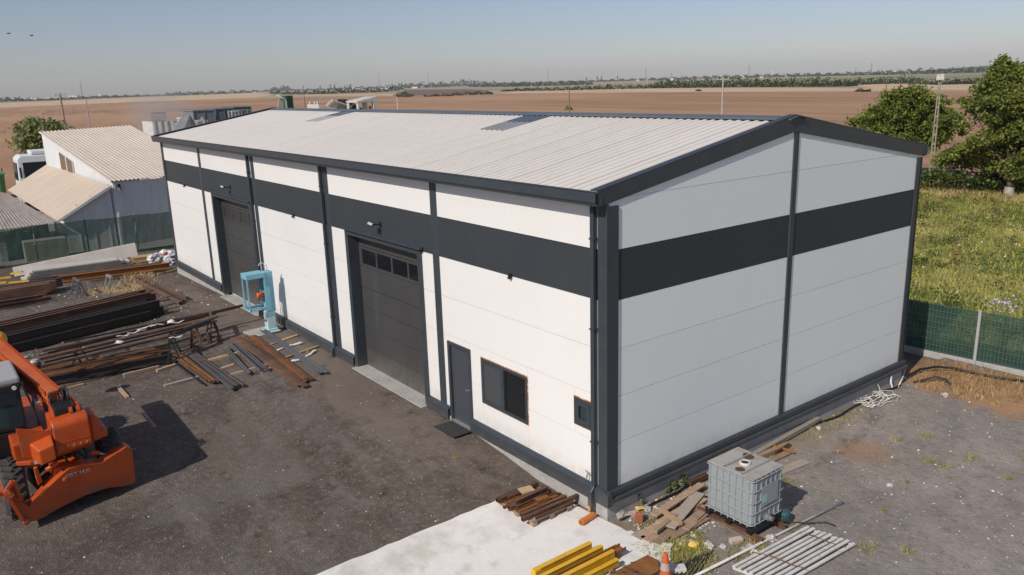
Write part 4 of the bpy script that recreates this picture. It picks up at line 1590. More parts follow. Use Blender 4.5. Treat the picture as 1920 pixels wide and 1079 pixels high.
# ------------------------------------------------------------------ pallet with cut sections by the near corner
SZ = -.585
pal = thing('pallet', (-1.3, -.85, SZ), 'weathered wooden pallet on the concrete slab by the near corner', 'pallet')
for i in range(5):
    x = -1.85 + i * .26
    G().box(x, x + .10, -1.42, -.35, SZ + .10, SZ + .125).obj('deck_board', WOOD, pal)
for y in (-1.40, -.94, -.47):
    G().box(-1.86, -.70, y, y + .10, SZ + .076, SZ + .0995).obj('stringer', WOOD, pal)
    for x in (-1.85, -1.33, -.81):
        G().box(x, x + .11, y, y + .10, SZ, SZ + .0755).obj('block', WOOD, pal)
z = SZ + .127
SEC = [('T10', -1.78, -1.5, -.42, 0, RUST), ('C10', -1.62, -1.42, -.36, 0, RUSTO), ('T5', -1.50, -1.55, -.5, 0, RUST), ('T10', -1.37, -1.50, -.40, 0, RUST), ('C16', -1.17, -1.44, -.36, 0, RUSTO),
       ('T8', -1.0, -1.48, -.33, 0, RUST), ('T8', -.86, -1.56, -.06, 0, RUST), ('I14', -1.28, -1.40, -.52, .10, RUST), ('T10', -1.10, -1.0, -.7, .075, RUSTO), ('T5', -.74, -1.30, -.30, 0, RUST), ('T5', -1.68, -1.3, -.62, .055, RUST)]
SEC.sort(key=lambda q: q[1])
for i, (k, x, y0, y1, up, m) in enumerate(SEC):
    lay('steel_section', k, (x, y0, z + up), (x + R3.uniform(-.05, .05), y1, z + up), m, ORD[i] + ' rusty cut-off section from the left on the wooden pallet', 'steel bar', 'rusty sections on the pallet')
lay('wood_scrap', 'W20', (-1.66, -.98, z + .11), (-1.60, -.66, z + .105), WOODL, 'pale scrap of board on top of the rusty sections', 'board')

# orange drain pipe ends
p = Vector((-.19, -.22, SZ + .07))
dp = thing('drain_pipe', (-.17, -.4, SZ), 'short orange plastic drain pipe lying below the downpipe', 'pipe')
d = Vector((.05, -.38, -.005))
G().tube([p, p + d * .25, p + d * .7, p + d], .062, 14).obj('pipe_body', PVCO, dp, smooth=False)
G().tube([p + d * .78, p + d * 1.05], [.07, .07], 14).obj('socket', PVCO, dp)
G().lathe([(.05, 0), (.05, .01)], p + d * 1.05, d, 12).obj('pipe_mouth', RUSTO, dp)
G().tube([(-.36, -.12, -.30), (-.34, -.17, -.42), (-.33, -.18, -.50)], [.055, .06, .045], 10).obj('drain_elbow', mat('amber_pvc', (.66, .30, .03), .4), label='amber plastic drain elbow under the corner downpipe', cat='pipe')

# yellow beams and rusty plates on the slab
def ybeam(x, y0, y1, w, h, z, label):
    t = thing('yellow_beam', (x, (y0 + y1) / 2, z), label, 'steel beam')
    pts = [(x - w / 2, z), (x - w / 2 - .012, z + .012), (x - w / 2, z + h * .55), (x - w * .30, z + h), (x + w / 2 - .02, z + h), (x + w / 2, z + h - .02), (x + w / 2, z + .012), (x + w / 2 - .012, z)]
    G().prism([(a, y0, b) for a, b in pts], (0, y1 - y0, 0)).obj('channel', YELL, t, bevel=.006)
    G().prism([(x - w * .30, y1 + .001, z + h), (x + w / 2 - .02, y1 + .001, z + h), (x + w / 2 - .02, y1 + .001, z + h * .3), (x - w * .4, y1 + .001, z + h * .4)], (0, .014, 0)).obj('end_plate', YELL, t)
    G().box(x + w / 2 - .05, x + w / 2 + .012, y0 + .1, y1 - .05, z + h + .0005, z + h + .010).obj('edge_strip', YELL, t)


ybeam(.72, -2.55, -1.17, .13, .16, SZ + .10, 'yellow channel beam farthest left on the slab')
ybeam(.92, -2.66, -1.06, .11, .14, SZ + .10, 'slim yellow beam between the left yellow beam and the rusty pair')
ybeam(1.18, -2.5, -1.02, .12, .15, SZ + .10, 'yellow beam right of the rusty pair on the slab')
ybeam(1.36, -2.5, -1.09, .12, .13, SZ + .06, 'rightmost yellow beam beside the rusty plates')
lay('steel_section', 'C16', (1.0, -2.9, SZ + .05), (1.02, -.72, SZ + .05), RUSTO, 'longer rusty channel lying between the yellow beams', 'steel beam')
lay('steel_section', 'C16', (1.10, -2.9, SZ + .13), (1.13, -.68, SZ + .13), RUSTO, 'rusty channel lying topmost between the yellow beams', 'steel beam')
for y in (-2.2, -1.25):
    lay('timber_bearer', 'W8', (.55, y, SZ), (1.46, y - .05, SZ), WOOD, 'brown timber bearer under the yellow beams', 'timber', 'bearers under the yellow beams')
for i in range(4):
    z = SZ + .06 + i * .03
    o = .05 * i
    g = G()
    x0, x1, y0, y1 = 1.50 + o * .6, 2.02 + o * .4, -2.3 + o, -.70 + o * (1 if i % 2 else -1)
    g.prism([(x0, y0, z), (x1, y0, z), (x1, y1 - .18, z), (x1 - .25, y1 + .02, z), (x0 + .02, y1, z)], (.01, .0, .022))
    t = g.obj('steel_plate', RUSTO, label=('lowest', 'second lowest', 'third', 'topmost')[i] + ' rusty steel plate in the stack beside the traffic cone', cat='steel plate')
    if i == 3:
        for k in range(7):
            yy = -1.95 + k * .17
            xx = 1.62 + .12 * (k % 3)
            G().cbox((xx, yy, z + .024), (.02, .10, .006), Matrix.Rotation(-.5, 3, 'Z')).obj('slot', BLACK, t)
for y in (-2.0, -1.0):
    lay('timber_bearer', 'W8', (1.45, y, SZ - .02), (2.1, y, SZ - .02), WOOD, ('front', 'rear')[y > -1.5] + ' timber bearer under the rusty steel plates', 'timber', 'bearers under the rusty plates')

# traffic cone
cx, cy = 2.12, -.62
cz = gh(cx, cy)
cone = thing('traffic_cone', (cx, cy, cz), 'worn orange traffic cone beside the rusty plates', 'traffic cone')
CONEO = mat('cone_orange', (.62, .12, .03), .6, var=[(6, (.45, .09, .04), .5, .75)])
G().box(cx - .17, cx + .17, cy - .17, cy + .17, cz, cz + .03).obj('base', CONEO, cone, bevel=.01)
G().lathe([(.125, .031), (.04, .50), (.034, .52), (.02, .52)], (cx, cy, cz), (0, 0, 1), 18).obj('cone_body', CONEO, cone, smooth=False)
G().lathe([(.0955, .20), (.0715, .335)], (cx, cy, cz), (0, 0, 1), 18).obj('grey_band', mat('worn_reflector', (.42, .36, .32), .7), cone)

# ------------------------------------------------------------------ IBC tank
tx0, tx1, ty0, ty1 = 1.26, 2.38, 1.52, 2.52
tz = gh(1.8, 2.0) + .13
tank = thing('tank', ((tx0 + tx1) / 2, (ty0 + ty1) / 2, gh(1.8, 2)), 'grey caged plastic liquid tank standing on beams beside the gable', 'tank')
g = G()
g.box(tx0 + .014, tx1 - .014, ty0 + .014, ty1 - .014, tz + .145, tz + 1.14)
g.obj('bottle', IBCP, tank, bevel=.07)
g = G()
g.box(tx0 + .012, tx1 - .012, ty0 + .012, ty1 - .012, tz + 1.141, tz + 1.165)
lid = g.obj('top_cover', IBCT, tank, bevel=.03)
STAINM = mat('brown_stain_residue', (.10, .05, .025), .9)
for (sx, sy, rx, ry) in ((1.70, 2.28, .12, .10), (1.92, 1.72, .10, .05), (1.60, 2.34, .07, .08)):
    G().lathe([(rx, 0), (rx * .9, .003)], (sx, sy, tz + 1.1655), (0, 0, 1), 12).obj('stain', STAINM, lid)
for x in (tx0 + .38, tx0 + .80):
    G().box(x, x + .03, ty0 + .02, ty1 - .02, tz + 1.166, tz + 1.19).obj('top_bar', GALV, tank)
filler = G().lathe([(.11, 0), (.11, .035), (.085, .04), (.085, .012), (.02, .01)], (tx0 + .575, ty0 + .47, tz + 1.166), (0, 0, 1), 18).obj('filler_neck', PVCW, tank)
G().lathe([(.08, 0), (.08, .006)], (tx0 + .575, ty0 + .47, tz + 1.182), (0, 0, 1), 16).obj('filler_opening', BLACK, filler)
# tubular cage: horizontal hoops and uprights
CAGE = mat('dull_cage_tube', (.33, .35, .355), .6, metal=.1, var=[(6, (.28, .29, .29), .45, .75)])
r_ = .07


def loop(z, ins=0.0):
    a0, a1, b0, b1 = tx0 - ins, tx1 + ins, ty0 - ins, ty1 + ins
    pts = []
    for cx_, cy_, st in ((a1 - r_, b0 + r_, -90), (a1 - r_, b1 - r_, 0), (a0 + r_, b1 - r_, 90), (a0 + r_, b0 + r_, 180)):
        for k in range(4):
            t = RAD(st + 30 * k)
            pts.append((cx_ + r_ * math.cos(t), cy_ + r_ * math.sin(t), z))
    return pts


for z in (.19, .43, .66, .90, 1.12):
    G().tube(loop(tz + z, .004), .013, 6, closed=True).obj('cage_hoop', CAGE, tank, smooth=True)
for i in range(7):
    x = tx0 + .10 + i * (tx1 - tx0 - .20) / 6
    for y in (ty0 + .006, ty1 - .006):
        G().bar((x, y, tz + .14), (x, y, tz + 1.14), .022, .022).obj('cage_upright', CAGE, tank)
for i in range(6):
    y = ty0 + .12 + i * (ty1 - ty0 - .24) / 5
    for x in (tx0 + .006, tx1 - .006):
        G().bar((x, y, tz + (.14 if i != 2 else .45)), (x, y, tz + 1.14), .022, .022).obj('cage_upright', CAGE, tank)
G().box(tx1 + .012, tx1 + .02, ty0 + .28, ty0 + .78, tz + .52, tz + .95).obj('label_plate', mat('label_plate', (.30, .33, .33), .5), tank)
G().box(tx1 + .0205, tx1 + .023, ty0 + .30, ty0 + .44, tz + .60, tz + .76).obj('label_sticker', mat('mint_sticker', (.33, .52, .48), .5), tank)
pb = G().box(tx0, tx1, ty0, ty1, tz + .10, tz + .14)
for x in (tx0, (tx0 + tx1) / 2 - .06, tx1 - .12):
    pb.box(x, x + .12, ty0 + .01, ty1 - .01, tz + .001, tz + .0995)
pb.obj('pallet_base', BLACK, tank)
vv = G().lathe([(.07, 0), (.07, .10), (.05, .11), (.05, .17)], (tx1 - .04, 2.02, tz + .22), (1, 0, 0), 12).obj('valve', SCRAPG, tank)
G().bar((tx1 + .09, 2.02, tz + .30), (tx1 + .20, 2.02, tz + .33), .03, .02).obj('valve_lever', BLACK, vv)
for y in (1.60, 2.34):
    lay('steel_beam', 'I14', (1.0, y, gh(1.2, y) - .01), (2.55, y, gh(2.4, y) - .01), RUST, ('front', 'rear')[y > 2] + ' rusty beam carrying the grey caged tank', 'steel beam', 'rusty beams under the tank')
# blue drum half hidden behind it
G().lathe([(.11, 0), (.12, .03), (.12, .24), (.10, .29), (.04, .31)], (2.38, 2.62, gh(2.3, 2.8) - .02), (0, 0, 1), 16).obj('canister', mat('teal_plastic', (.03, .09, .10), .4), smooth=False, label='small teal plastic canister on the ground behind the tank', cat='canister')

# ------------------------------------------------------------------ white slatted frame and long pole
gr = thing('slatted_grate', (3.1, 1.6, -.6), 'white painted slatted steel grate lying on the gravel', 'grate')
A, B = Vector((2.72, .55, 0)), Vector((2.86, 2.72, 0))
C2 = Vector((3.74, 2.86, 0))
sd = (C2 - B)
for i in range(9):
    t = i / 8
    a = A + sd * t * 1.02
    b = B + sd * t
    a.z = gh(a.x, a.y) + .05 + .01 * (i % 2)
    b.z = gh(b.x, b.y) + .06 + .012 * ((i + 1) % 3)
    G().bar(a, b, .062, .028).obj('slat', WHITEP, gr)
for e0, e1 in ((.0, .0), (1.0, 1.0)):
    a = (A.lerp(B, e0)).copy()
    b = a + sd * 1.02
    a.z, b.z = gh(a.x, a.y) + .03, gh(b.x, b.y) + .03
    G().bar(a, b, .04, .03).obj('end_rail', WHITEP, gr)
for i, t in enumerate((.30, .84)):
    a, b = A.lerp(B, t), A.lerp(B, t + .04) + sd
    a.z, b.z = gh(a.x, a.y) + .085, gh(b.x, b.y) + .085
    G().tube([a - sd * .12 + Vector((0, 0, -.03)), a.lerp(b, .3) + Vector((0, .03, .01)), a.lerp(b, .7) - Vector((0, .02, 0)), b], .012, 6).obj('tie_rod', RUST, gr)
a, b = Vector((2.47, -.25, 0)), Vector((2.735, 4.16, 0))
a.z, b.z = gh(a.x, a.y) + .07, gh(b.x, b.y) + .05
G().tube([a, a.lerp(b, .5), b], .026, 10).obj('white_pole', WHITEP, label='long thin white pole lying between tank and grate', cat='pole', smooth=True)
pts = [gp(1400, 958, .08), gp(1420, 970, .2), gp(1440, 980, .14), gp(1452, 990, .10)]
pts = [Vector((2.36, 2.18, -.36)), Vector((2.5, 2.35, -.40)), Vector((2.62, 2.6, -.50)), Vector((2.78, 2.9, -.56)), Vector((2.95, 3.15, -.55)), Vector((3.15, 3.2, -.57))]
G().tube(pts, .012, 6).obj('rusty_rod', RUST, label='bent rusty rod running out from under the tank', cat='rod', smooth=True)

# ------------------------------------------------------------------ planks along the gable
PL = [((1205, 1005), (1315, 945), 'W20', .03, WOOD), ((1225, 968), (1318, 908), 'W15', .14, WOOD), ((1238, 985), (1318, 935), 'W20', .07, WOOD), ((1255, 990), (1312, 925), 'W20', .12, WOODG), ((1228, 1000), (1268, 967), 'W10', .12, WOODL),
      ((1282, 992), (1325, 958), 'W20', .06, WOOD), ((1243, 960), (1275, 985), 'W10', .15, WOODL), ((1192, 1010), (1206, 1002), 'W20', .02, WOODG), ((1210, 1015), (1232, 1000), 'W20', .02, WOOD), ((1226, 1020), (1266, 990), 'W20', .015, WOOD),
      ((1292, 910), (1345, 886), 'W12', .05, RUST), ((1260, 1005), (1320, 972), 'W20', .03, WOOD), ((1300, 975), (1330, 950), 'W15', .1, WOOD)]
PLB = ['long brown board under the heap, nearest the slab', 'narrow brown board topping the plank heap along the gable', 'wide brown board in the middle of the plank heap', 'greyed board lying askew across the plank heap', 'pale batten lying across the plank heap',
       'brown board ending under the tank', 'short pale batten crossing the top of the heap', 'small greyed offcut at the slab edge', 'brown offcut beside the greyed one at the slab edge', 'brown board at the front of the plank heap', 'rusty beam end between tank and plinth',
       'brown board flat on the ground before the tank', 'short narrow board leaning near the tank']
for i, (a, b, k, up, m) in enumerate(PL):
    lay('plank' if m is not RUST else 'steel_beam', k, gp(*a, up), gp(*b, up), m, PLB[i], 'plank' if m is not RUST else 'steel beam')
lay('plank', 'W12', gp(1412, 858, .05), gp(1533, 790, .05), WOODG, 'long grey squared timber along the gable beyond the tank', 'plank')
lay('plank', 'W12', gp(1420, 862, .02), gp(1480, 836, .02), WOOD, 'brown timber beside the long grey one beyond the tank', 'plank')
lay('plank', 'W15', gp(1430, 872, .02), gp(1476, 850, .02), WOOD, 'brown board lying just behind the tank', 'plank')
lay('plank', 'W20', gp(1452, 890, .0), gp(1512, 866, .0), WOODG, 'single grey board on gravel right of the tank', 'plank')
lay('steel_section', 'L6', gp(1450, 838, .12), gp(1487, 850, .05), RUSTO, 'orange rusty angle scrap lying over the timbers', 'steel bar')
lay('steel_section', 'L6', gp(1452, 852, .10), gp(1480, 834, .12), RUSTO, 'crossed orange rusty scrap bar on the timbers', 'steel bar')

# bricks, stones
def brick(u, v, rz, m, label, s=(.24, .12, .10), flat=0):
    p = gp(u, v)
    mm = Matrix.Rotation(rz, 3, 'Z') @ Matrix.Rotation(flat, 3, 'X')
    G().cbox(p + Vector((0, 0, s[2] / 2)), s, mm).obj('brick', m, bevel=.008, label=label, cat='brick')


brick(1198, 980, 1.0, BRICK, 'upright red brick beside the concrete slab', (.13, .12, .22))
brick(1187, 968, 1.2, BRICKW, 'pale mortared brick between slab and plinth', (.27, .12, .09))
brick(1380, 1018, 1.2, BRICKW, 'broken brick with mortar in front of the tank', (.26, .12, .10))
STONES = [(1256, 1024, .07), (1330, 1022, .10), (1356, 1025, .07), (1408, 1027, .09), (1414, 1037, .07), (1446, 1010, .10), (1165, 965, .13), (1215, 955, .09), (1236, 957, .07), (1300, 1005, .05), (1418, 1010, .06), (1395, 1030, .06), (1535, 803, .06), (1670, 910, .06), (1648, 740, .10), (1772, 741, .09), (1600, 1020, .03)]
SLB = 'pale loose stone lying on the ground around the tank'
for i, (u, v, r) in enumerate(STONES):
    G().blob(gp(u, v, r * .3), (r * 1.1, r, r * .7), 2, .35, 1.7, i * 2.3).obj('stone', STONE if i % 4 else WHITEP, label=SLB if i < 12 else 'pale stone lying out on the right-hand gravel', cat='stone', group='loose stones around the tank' if i < 12 else 'stones on the right-hand gravel')
for i, (u, v) in enumerate(((1200, 955), (1300, 1022))):
    G().blob(gp(u, v, .04), (.09, .10, .06), 2, .3, 2.2, 4 + i).obj('yellow_sponge', mat('yellow_foam', (.72, .50, .12), .9), label=('yellow foam lump beside the black pipe at the gable', 'small yellow foam lump in the weeds before the tank')[i], cat='foam')
brick(1222, 1062, .6, WHITEP, 'white concrete block at the slab edge behind the cone', (.34, .16, .12))
brick(1268, 1072, 1.0, WHITEP, 'white concrete block right of the traffic cone', (.34, .18, .10))

# loose small stones: too many to count
def pebbles(n, xs, ys, lo, hi, name, pr=(.15, .3, .3, .25)):
    x = RNG.uniform(xs[0], xs[1], n)
    y = RNG.uniform(ys[0], ys[1], n)
    keep = ~((x > -L_) & (x < 0.1) & (y > -.15)) & ~((x > -2.05) & (x < 1.9) & (y < .2))
    x, y = x[keep], y[keep]
    n = len(x)
    s = lo + (hi - lo) * RNG.uniform(0, 1, n) ** 3
    c = np.stack([x, y, ground_h(x, y)], 1)
    base = np.array([[1, 0, 0], [0, 1, 0], [-1, 0, 0], [0, -1, 0], [.1, .1, .75]])
    V = base[None] * s[:, None, None] * RNG.uniform(.6, 1.3, size=(n, 5, 1)) + c[:, None]
    T = np.array([[0, 1, 4], [1, 2, 4], [2, 3, 4], [3, 0, 4]])
    F = V[:, T].reshape(-1, 3, 3)
    mi = np.repeat(RNG.choice(4, n, p=pr), 4)
    return link(name, quad_mesh(name, F, mi, [WHITEP, STONE, mat('grey_stone', (.20, .19, .18), .9), mat('brown_stone', (.17, .12, .085), .9)]), kind='stuff')


pebbles(14000, (-20, 8), (-11, 0), .006, .030, 'loose_gravel', (.02, .10, .45, .43))
pebbles(9000, (.1, 9), (-1, 14), .006, .032, 'loose_gravel', (.10, .3, .35, .25))
pebbles(1500, (.08, 1.6), (0, 4), .012, .06, 'loose_gravel')
pebbles(1500, (-32, -20), (-10, 0), .012, .06, 'loose_gravel')

# black pipe along the gable foot, white cable coil, black hose by the fence
pts = []
for i in range(34):
    y = .12 + i * .34
    pts.append((.20 + .05 * math.sin(y * 1.7) + .03 * math.sin(y * 4.1), y, gh(.2, y) + .05))
G().tube(pts, .022, 8).obj('black_pipe', BLACK, smooth=True, label='thin black pipe running along the foot of the gable', cat='pipe')
cc = gp(1642, 750)
pts = []
for i in range(130):
    t = i * .33
    rr_ = .30 + .16 * math.sin(i * .37) + .08 * math.sin(i * 1.3)
    pts.append((cc.x + rr_ * math.cos(t) * .75 + .08 * math.sin(i * .21), cc.y + rr_ * math.sin(t) * 1.5 + .1 * math.cos(i * .17), gh(cc.x, cc.y) + .02 + .035 * (1 + math.sin(i * 1.9)) + .02 * math.sin(i * .31)))
pts += [(.35, 10.1, -.5), (.16, 10.3, -.38), (.06, 10.35, -.30)]
G().tube(pts, .011, 5).obj('cable_coil', PVCW, smooth=True, label='tangled coil of white cable at the foot of the gable', cat='cable')
G().tube([(.20, 11.0, -.6), (.10, 11.05, -.45), (.09, 11.05, -.22), (.03, 11.05, -.19)], .03, 8).obj('white_pipe', PVCW, smooth=True, label='white plastic pipe bending into the plinth near the far corner', cat='pipe')
G().tube([(.25, 11.2, -.58), (.1, 11.7, -.5), (-.05, 12.1, -.46), (-.1, 12.3, -.3)], .02, 8).obj('white_pipe', PVCW, smooth=True, label='white pipe leading round the far gable corner', cat='pipe')
hp_ = [gp(u, v, .05 + e) for u, v, e in ((1690, 716, 0), (1705, 704, .05), (1725, 693, .1), (1755, 688, .12), (1790, 691, .06), (1820, 698, .02), (1860, 706, .02), (1900, 712, .02), (1960, 720, .02))]
G().tube(hp_, .035, 8).obj('black_hose', BLACK, smooth=True, label='thick black hose across the dry soil by the green fence', cat='hose')
hp_ = [gp(u, v, .05 + e) for u, v, e in ((1712, 717, 0), (1735, 712, .06), (1755, 707, .12), (1775, 712, .1), (1782, 722, .0))]
G().tube(hp_, .03, 8).obj('black_hose', BLACK, smooth=True, label='loop of black hose over a soil heap near the far corner', cat='hose')

# weeds and grass tufts on the right-hand side
def tuft(u, v, r, h, mats, label, grp, n=None, name='grass_tuft', cat='grass tuft', w=.014):
    p = gp(u, v)
    n = n or int(60 * r / .15)
    P = scatter(n, p.x, p.y, r, r)
    o = grass(name, P, h, w, mats, [1 / len(mats)] * len(mats), .9, kind=None, label=label, cat=cat, group=grp)
    return o


def weed(u, v, h, label, m=None):
    p = gp(u, v)
    P = []
    for k in range(70):
        z = R3.random() ** .8 * h
        a = R3.uniform(0, 6.28)
        r = (.25 + .75 * math.sin(min(1, z / h) * 2.6)) * h * .42 * R3.random()
        P.append((p.x + r * math.cos(a), p.y + r * math.sin(a), p.z + z))
    link('weed', quad_mesh('weed', leaves(np.array(P), .055 * (h / .35) ** .5, .8), RNG.choice(2, 70), m or [GRASSB, LEAFG]), label=label, cat='weed')


for i, (u, v, h, lb) in enumerate(((1196, 946, .30, 'bright green weed at the plinth right of the near corner'), (1262, 920, .22, 'green weed at the plinth left of the tank'), (1278, 912, .26, 'green weed at the plinth touching the tank planks'),
                                   (1250, 925, .16, 'small weed by the black pipe under the gable'), (1500, 778, .35, 'thin weed at the gable foot under the joint strip'), (1525, 775, .30, 'weed at the gable foot right of the joint strip'),
                                   (1545, 765, .32, 'dry weed at the gable foot before the cable coil'), (1665, 695, .25, 'small weed under the flashing near the far corner'))):
    weed(u, v, h, lb)
TU = [(1370, 885, .14), (1735, 820, .16), (1680, 825, .14), (1740, 865, .16), (1770, 875, .15), (1820, 860, .15), (1625, 1030, .2), (1700, 1035, .12), (1475, 905, .16), (1870, 760, .12), (1890, 900, .1), (1490, 990, .1), (1655, 960, .06), (1700, 905, .06)]
for u, v, r in TU:
    tuft(u, v, r, .10, [GRASSB, GRASSC, GRASSA], 'low tuft of grass growing through the right-hand gravel', 'grass tufts on the gravel')
tuft(857, 860, .08, .08, [GRASSB, GRASSA], 'small green tuft in the dark yard before the doormat', None)
tuft(575, 660, .10, .10, [GRASSB, GRASSA], 'green tuft by the yellow timber near the hall wall', None)
gpts = np.concatenate([scatter(2600, 1.25, .35, .75, .75), scatter(1500, 1.95, .15, .6, .6), scatter(700, 1.0, 1.1, .35, .5), scatter(500, 2.55, 1.2, .3, .5), scatter(260, .38, 5.5, .22, 2.4), scatter(300, .38, 8.0, .3, 1.6)])
k_ = ~((gpts[:, 0] > -2) & (gpts[:, 0] < 1.0) & (gpts[:, 1] < .25))
grass('ground_cover', gpts[k_], .065, .018, [GRASSB, GRASSA, GRASSC], [.4, .3, .3], .9)
gpts = np.concatenate([scatter(3000, 2.2, 13.2, 4.6, 1.0), scatter(700, 1.2, 12.3, 1.3, .8)])
grass('dry_grass', gpts[gpts[:, 0] > .05], .16, .016, [GRASSC, mat('brown_grass', (.26, .14, .06), .9)], [.6, .4], .9)
# ragged dark rods left on the ground near the cone
for i in range(6):
    a = gp(1262 + i * 9, 1084 - i * 1, .03)
    b = gp(1296 + i * 8, 1048 - i * 3, .03)
    lay('rebar', 'R2', a, b, DARKST, ORD[i] + ' dark reinforcing rod from the left beside the traffic cone', 'rod', 'dark rods right of the cone')

# ------------------------------------------------------------------ right-hand green fence
fe = thing('mesh_fence', (1.0, 15.0, -.6), 'green screened mesh fence with pale posts behind the right yard', 'fence')
fd = Vector((1.0, .085, 0))
f0 = Vector((-2.4, 14.22 + .0, 0))


def fp(s):
    return f0 + fd * s


zt = 1.12
FB = [0, 3.28, 5.9, 8.5, 11.1]
kerb0 = -.42
G().prism([fp(0) + Vector((0, 0, -.9)), fp(12) + Vector((0, 0, -.9)), fp(12) + Vector((0, 0, kerb0)), fp(0) + Vector((0, 0, kerb0))], (-.01, .12, 0)).obj('concrete_kerb', CONC, fe, bevel=.01)
for i, s in enumerate(FB):
    p = fp(s)
    G().box(p.x - .04, p.x + .04, p.y - .06, p.y - .001, -.55, zt + .04).obj('post', GREYP, fe, bevel=.006)
for i in range(len(FB) - 1):
    a, b = fp(FB[i]), fp(FB[i + 1])
    sc = G()
    o = Vector((0, .055, 0))
    sc.add([a + o + Vector((0, 0, kerb0 + .005)), b + o + Vector((0, 0, kerb0 + .005)), b + o + Vector((0, 0, zt)), a + o + Vector((0, 0, zt))], [(0, 1, 2, 3)])
    scr = sc.obj('screen', NETR, fe)
    g = G()
    MG = mat('green_wire', (.095, .175, .135), .5)
    for k in range(9):
        z = kerb0 + .04 + k * .185
        g.bar(a + Vector((0, .02, z)), b + Vector((0, .02, z)), .010, .010)
    n = int((b - a).length / .10)
    for k in range(n + 1):
        p = a.lerp(b, k / n)
        g.bar(p + Vector((0, .031, kerb0 + .02)), p + Vector((0, .031, zt)), .008, .008, (0, 1, 0))
    g.obj('wire_panel', MG, fe, kind='stuff')

# left-hand netting fence
lf = thing('netting_fence', (-38.7, -3, -.7), 'green netting fence at the far left of the yard', 'fence')
q0, q1 = Vector((-39.25, -10.2, 0)), Vector((-38.35, 2.4, 0))
LFB = [0, .2, .4, .6, .8, 1.0]
for i, s in enumerate(LFB):
    p = q0.lerp(q1, s)
    G().box(p.x - .03, p.x + .03, p.y - .03, p.y + .03, -.75, 1.52).obj('post', TRIM if i % 2 else CONC, lf)
for i in range(5):
    a, b = q0.lerp(q1, LFB[i]), q0.lerp(q1, LFB[i + 1])
    o = Vector((.04, 0, 0))
    vs, fs = [], []
    for j in range(9):
        p = a.lerp(b, j / 8) + o
        sag = .05 * math.sin(math.pi * j / 8)
        for zz in (-.7, 0, .8, 1.48 - sag):
            vs.append(p + Vector((.025 * math.sin(j * 1.9 + zz * 3), 0, zz)))
    for j in range(8):
        for k in range(3):
            fs.append((j * 4 + k, j * 4 + 4 + k, j * 4 + 5 + k, j * 4 + 1 + k))
    G().add(vs, fs).obj('netting', NET, lf)
    G().tube([a + Vector((.03, 0, 1.2)), b + Vector((.03, 0, 1.2))], .008, 5).tube([a + Vector((.03, 0, .45)), b + Vector((.03, 0, .45))], .008, 5).obj('wire', GALV, lf)

# ------------------------------------------------------------------ sheds beyond the left fence
shed = thing('shed', (-46, 1, -.7), 'old pale corrugated sheet shed with single-pitch roof beyond the left fence', 'shed')


def corr_quad(a, b, c, d, n, amp, m, name, parent, th=.02):
    """corrugated sheet: eave a-b, ridge d-c, ribs run from eave to ridge"""
    a, b, c, d = map(Vector, (a, b, c, d))
    nr = (b - a).cross(d - a).normalized()
    if nr.z < 0:
        nr = -nr
    vs, fs = [], []
    k = n * 4
    for i in range(k + 1):
        t = i / k
        h = amp * (1 if i % 4 in (1, 2) else 0)
        p, q = a.lerp(b, t) + nr * h, d.lerp(c, t) + nr * h
        vs += [p, q, p - nr * th, q - nr * th]
    for i in range(k):
        o = i * 4
        fs += [(o, o + 4, o + 5, o + 1), (o + 2, o + 3, o + 7, o + 6), (o, o + 2, o + 6, o + 4), (o + 1, o + 5, o + 7, o + 3)]
    return G().add(vs, fs).obj(name, m, parent)


e0 = onx(210, 340, -41.0)                      # near low corner
e1 = e0 + (onx(307, 331, -41.75) - e0) * 2.1   # far low corner
h0 = onx(77, 248, -49.8)                       # near high corner
h1 = h0 + (onx(243, 236, -50.8) - h0) * 1.02
corr_quad(e0 + Vector((.25, -.15, 0)), e1 + Vector((.25, 0, 0)), h1, h0 + Vector((0, -.15, 0)), 26, .05, SHEDR, 'roof', shed)


def corr_wall(p, q, z0, zp, zq, n, m, name, parent):
    """vertical ribbed wall from p to q with its own top heights"""
    p, q = Vector(p), Vector(q)
    d = (q - p).normalized()
    nr = Vector((d.y, -d.x, 0))
    vs, fs = [], []
    k = n * 4
    for i in range(k + 1):
        t = i / k
        h = .03 * (1 if i % 4 in (1, 2) else 0)
        b = p.lerp(q, t) + nr * h
        zt_ = zp + (zq - zp) * t
        vs += [Vector((b.x, b.y, z0)), Vector((b.x, b.y, zt_)), Vector((b.x, b.y, z0)) - nr * .06, Vector((b.x, b.y, zt_)) - nr * .06]
    for i in range(k):
        o = i * 4
        fs += [(o, o + 4, o + 5, o + 1), (o + 2, o + 3, o + 7, o + 6), (o + 1, o + 5, o + 7, o + 3)]
    return G().add(vs, fs).obj(name, m, parent)


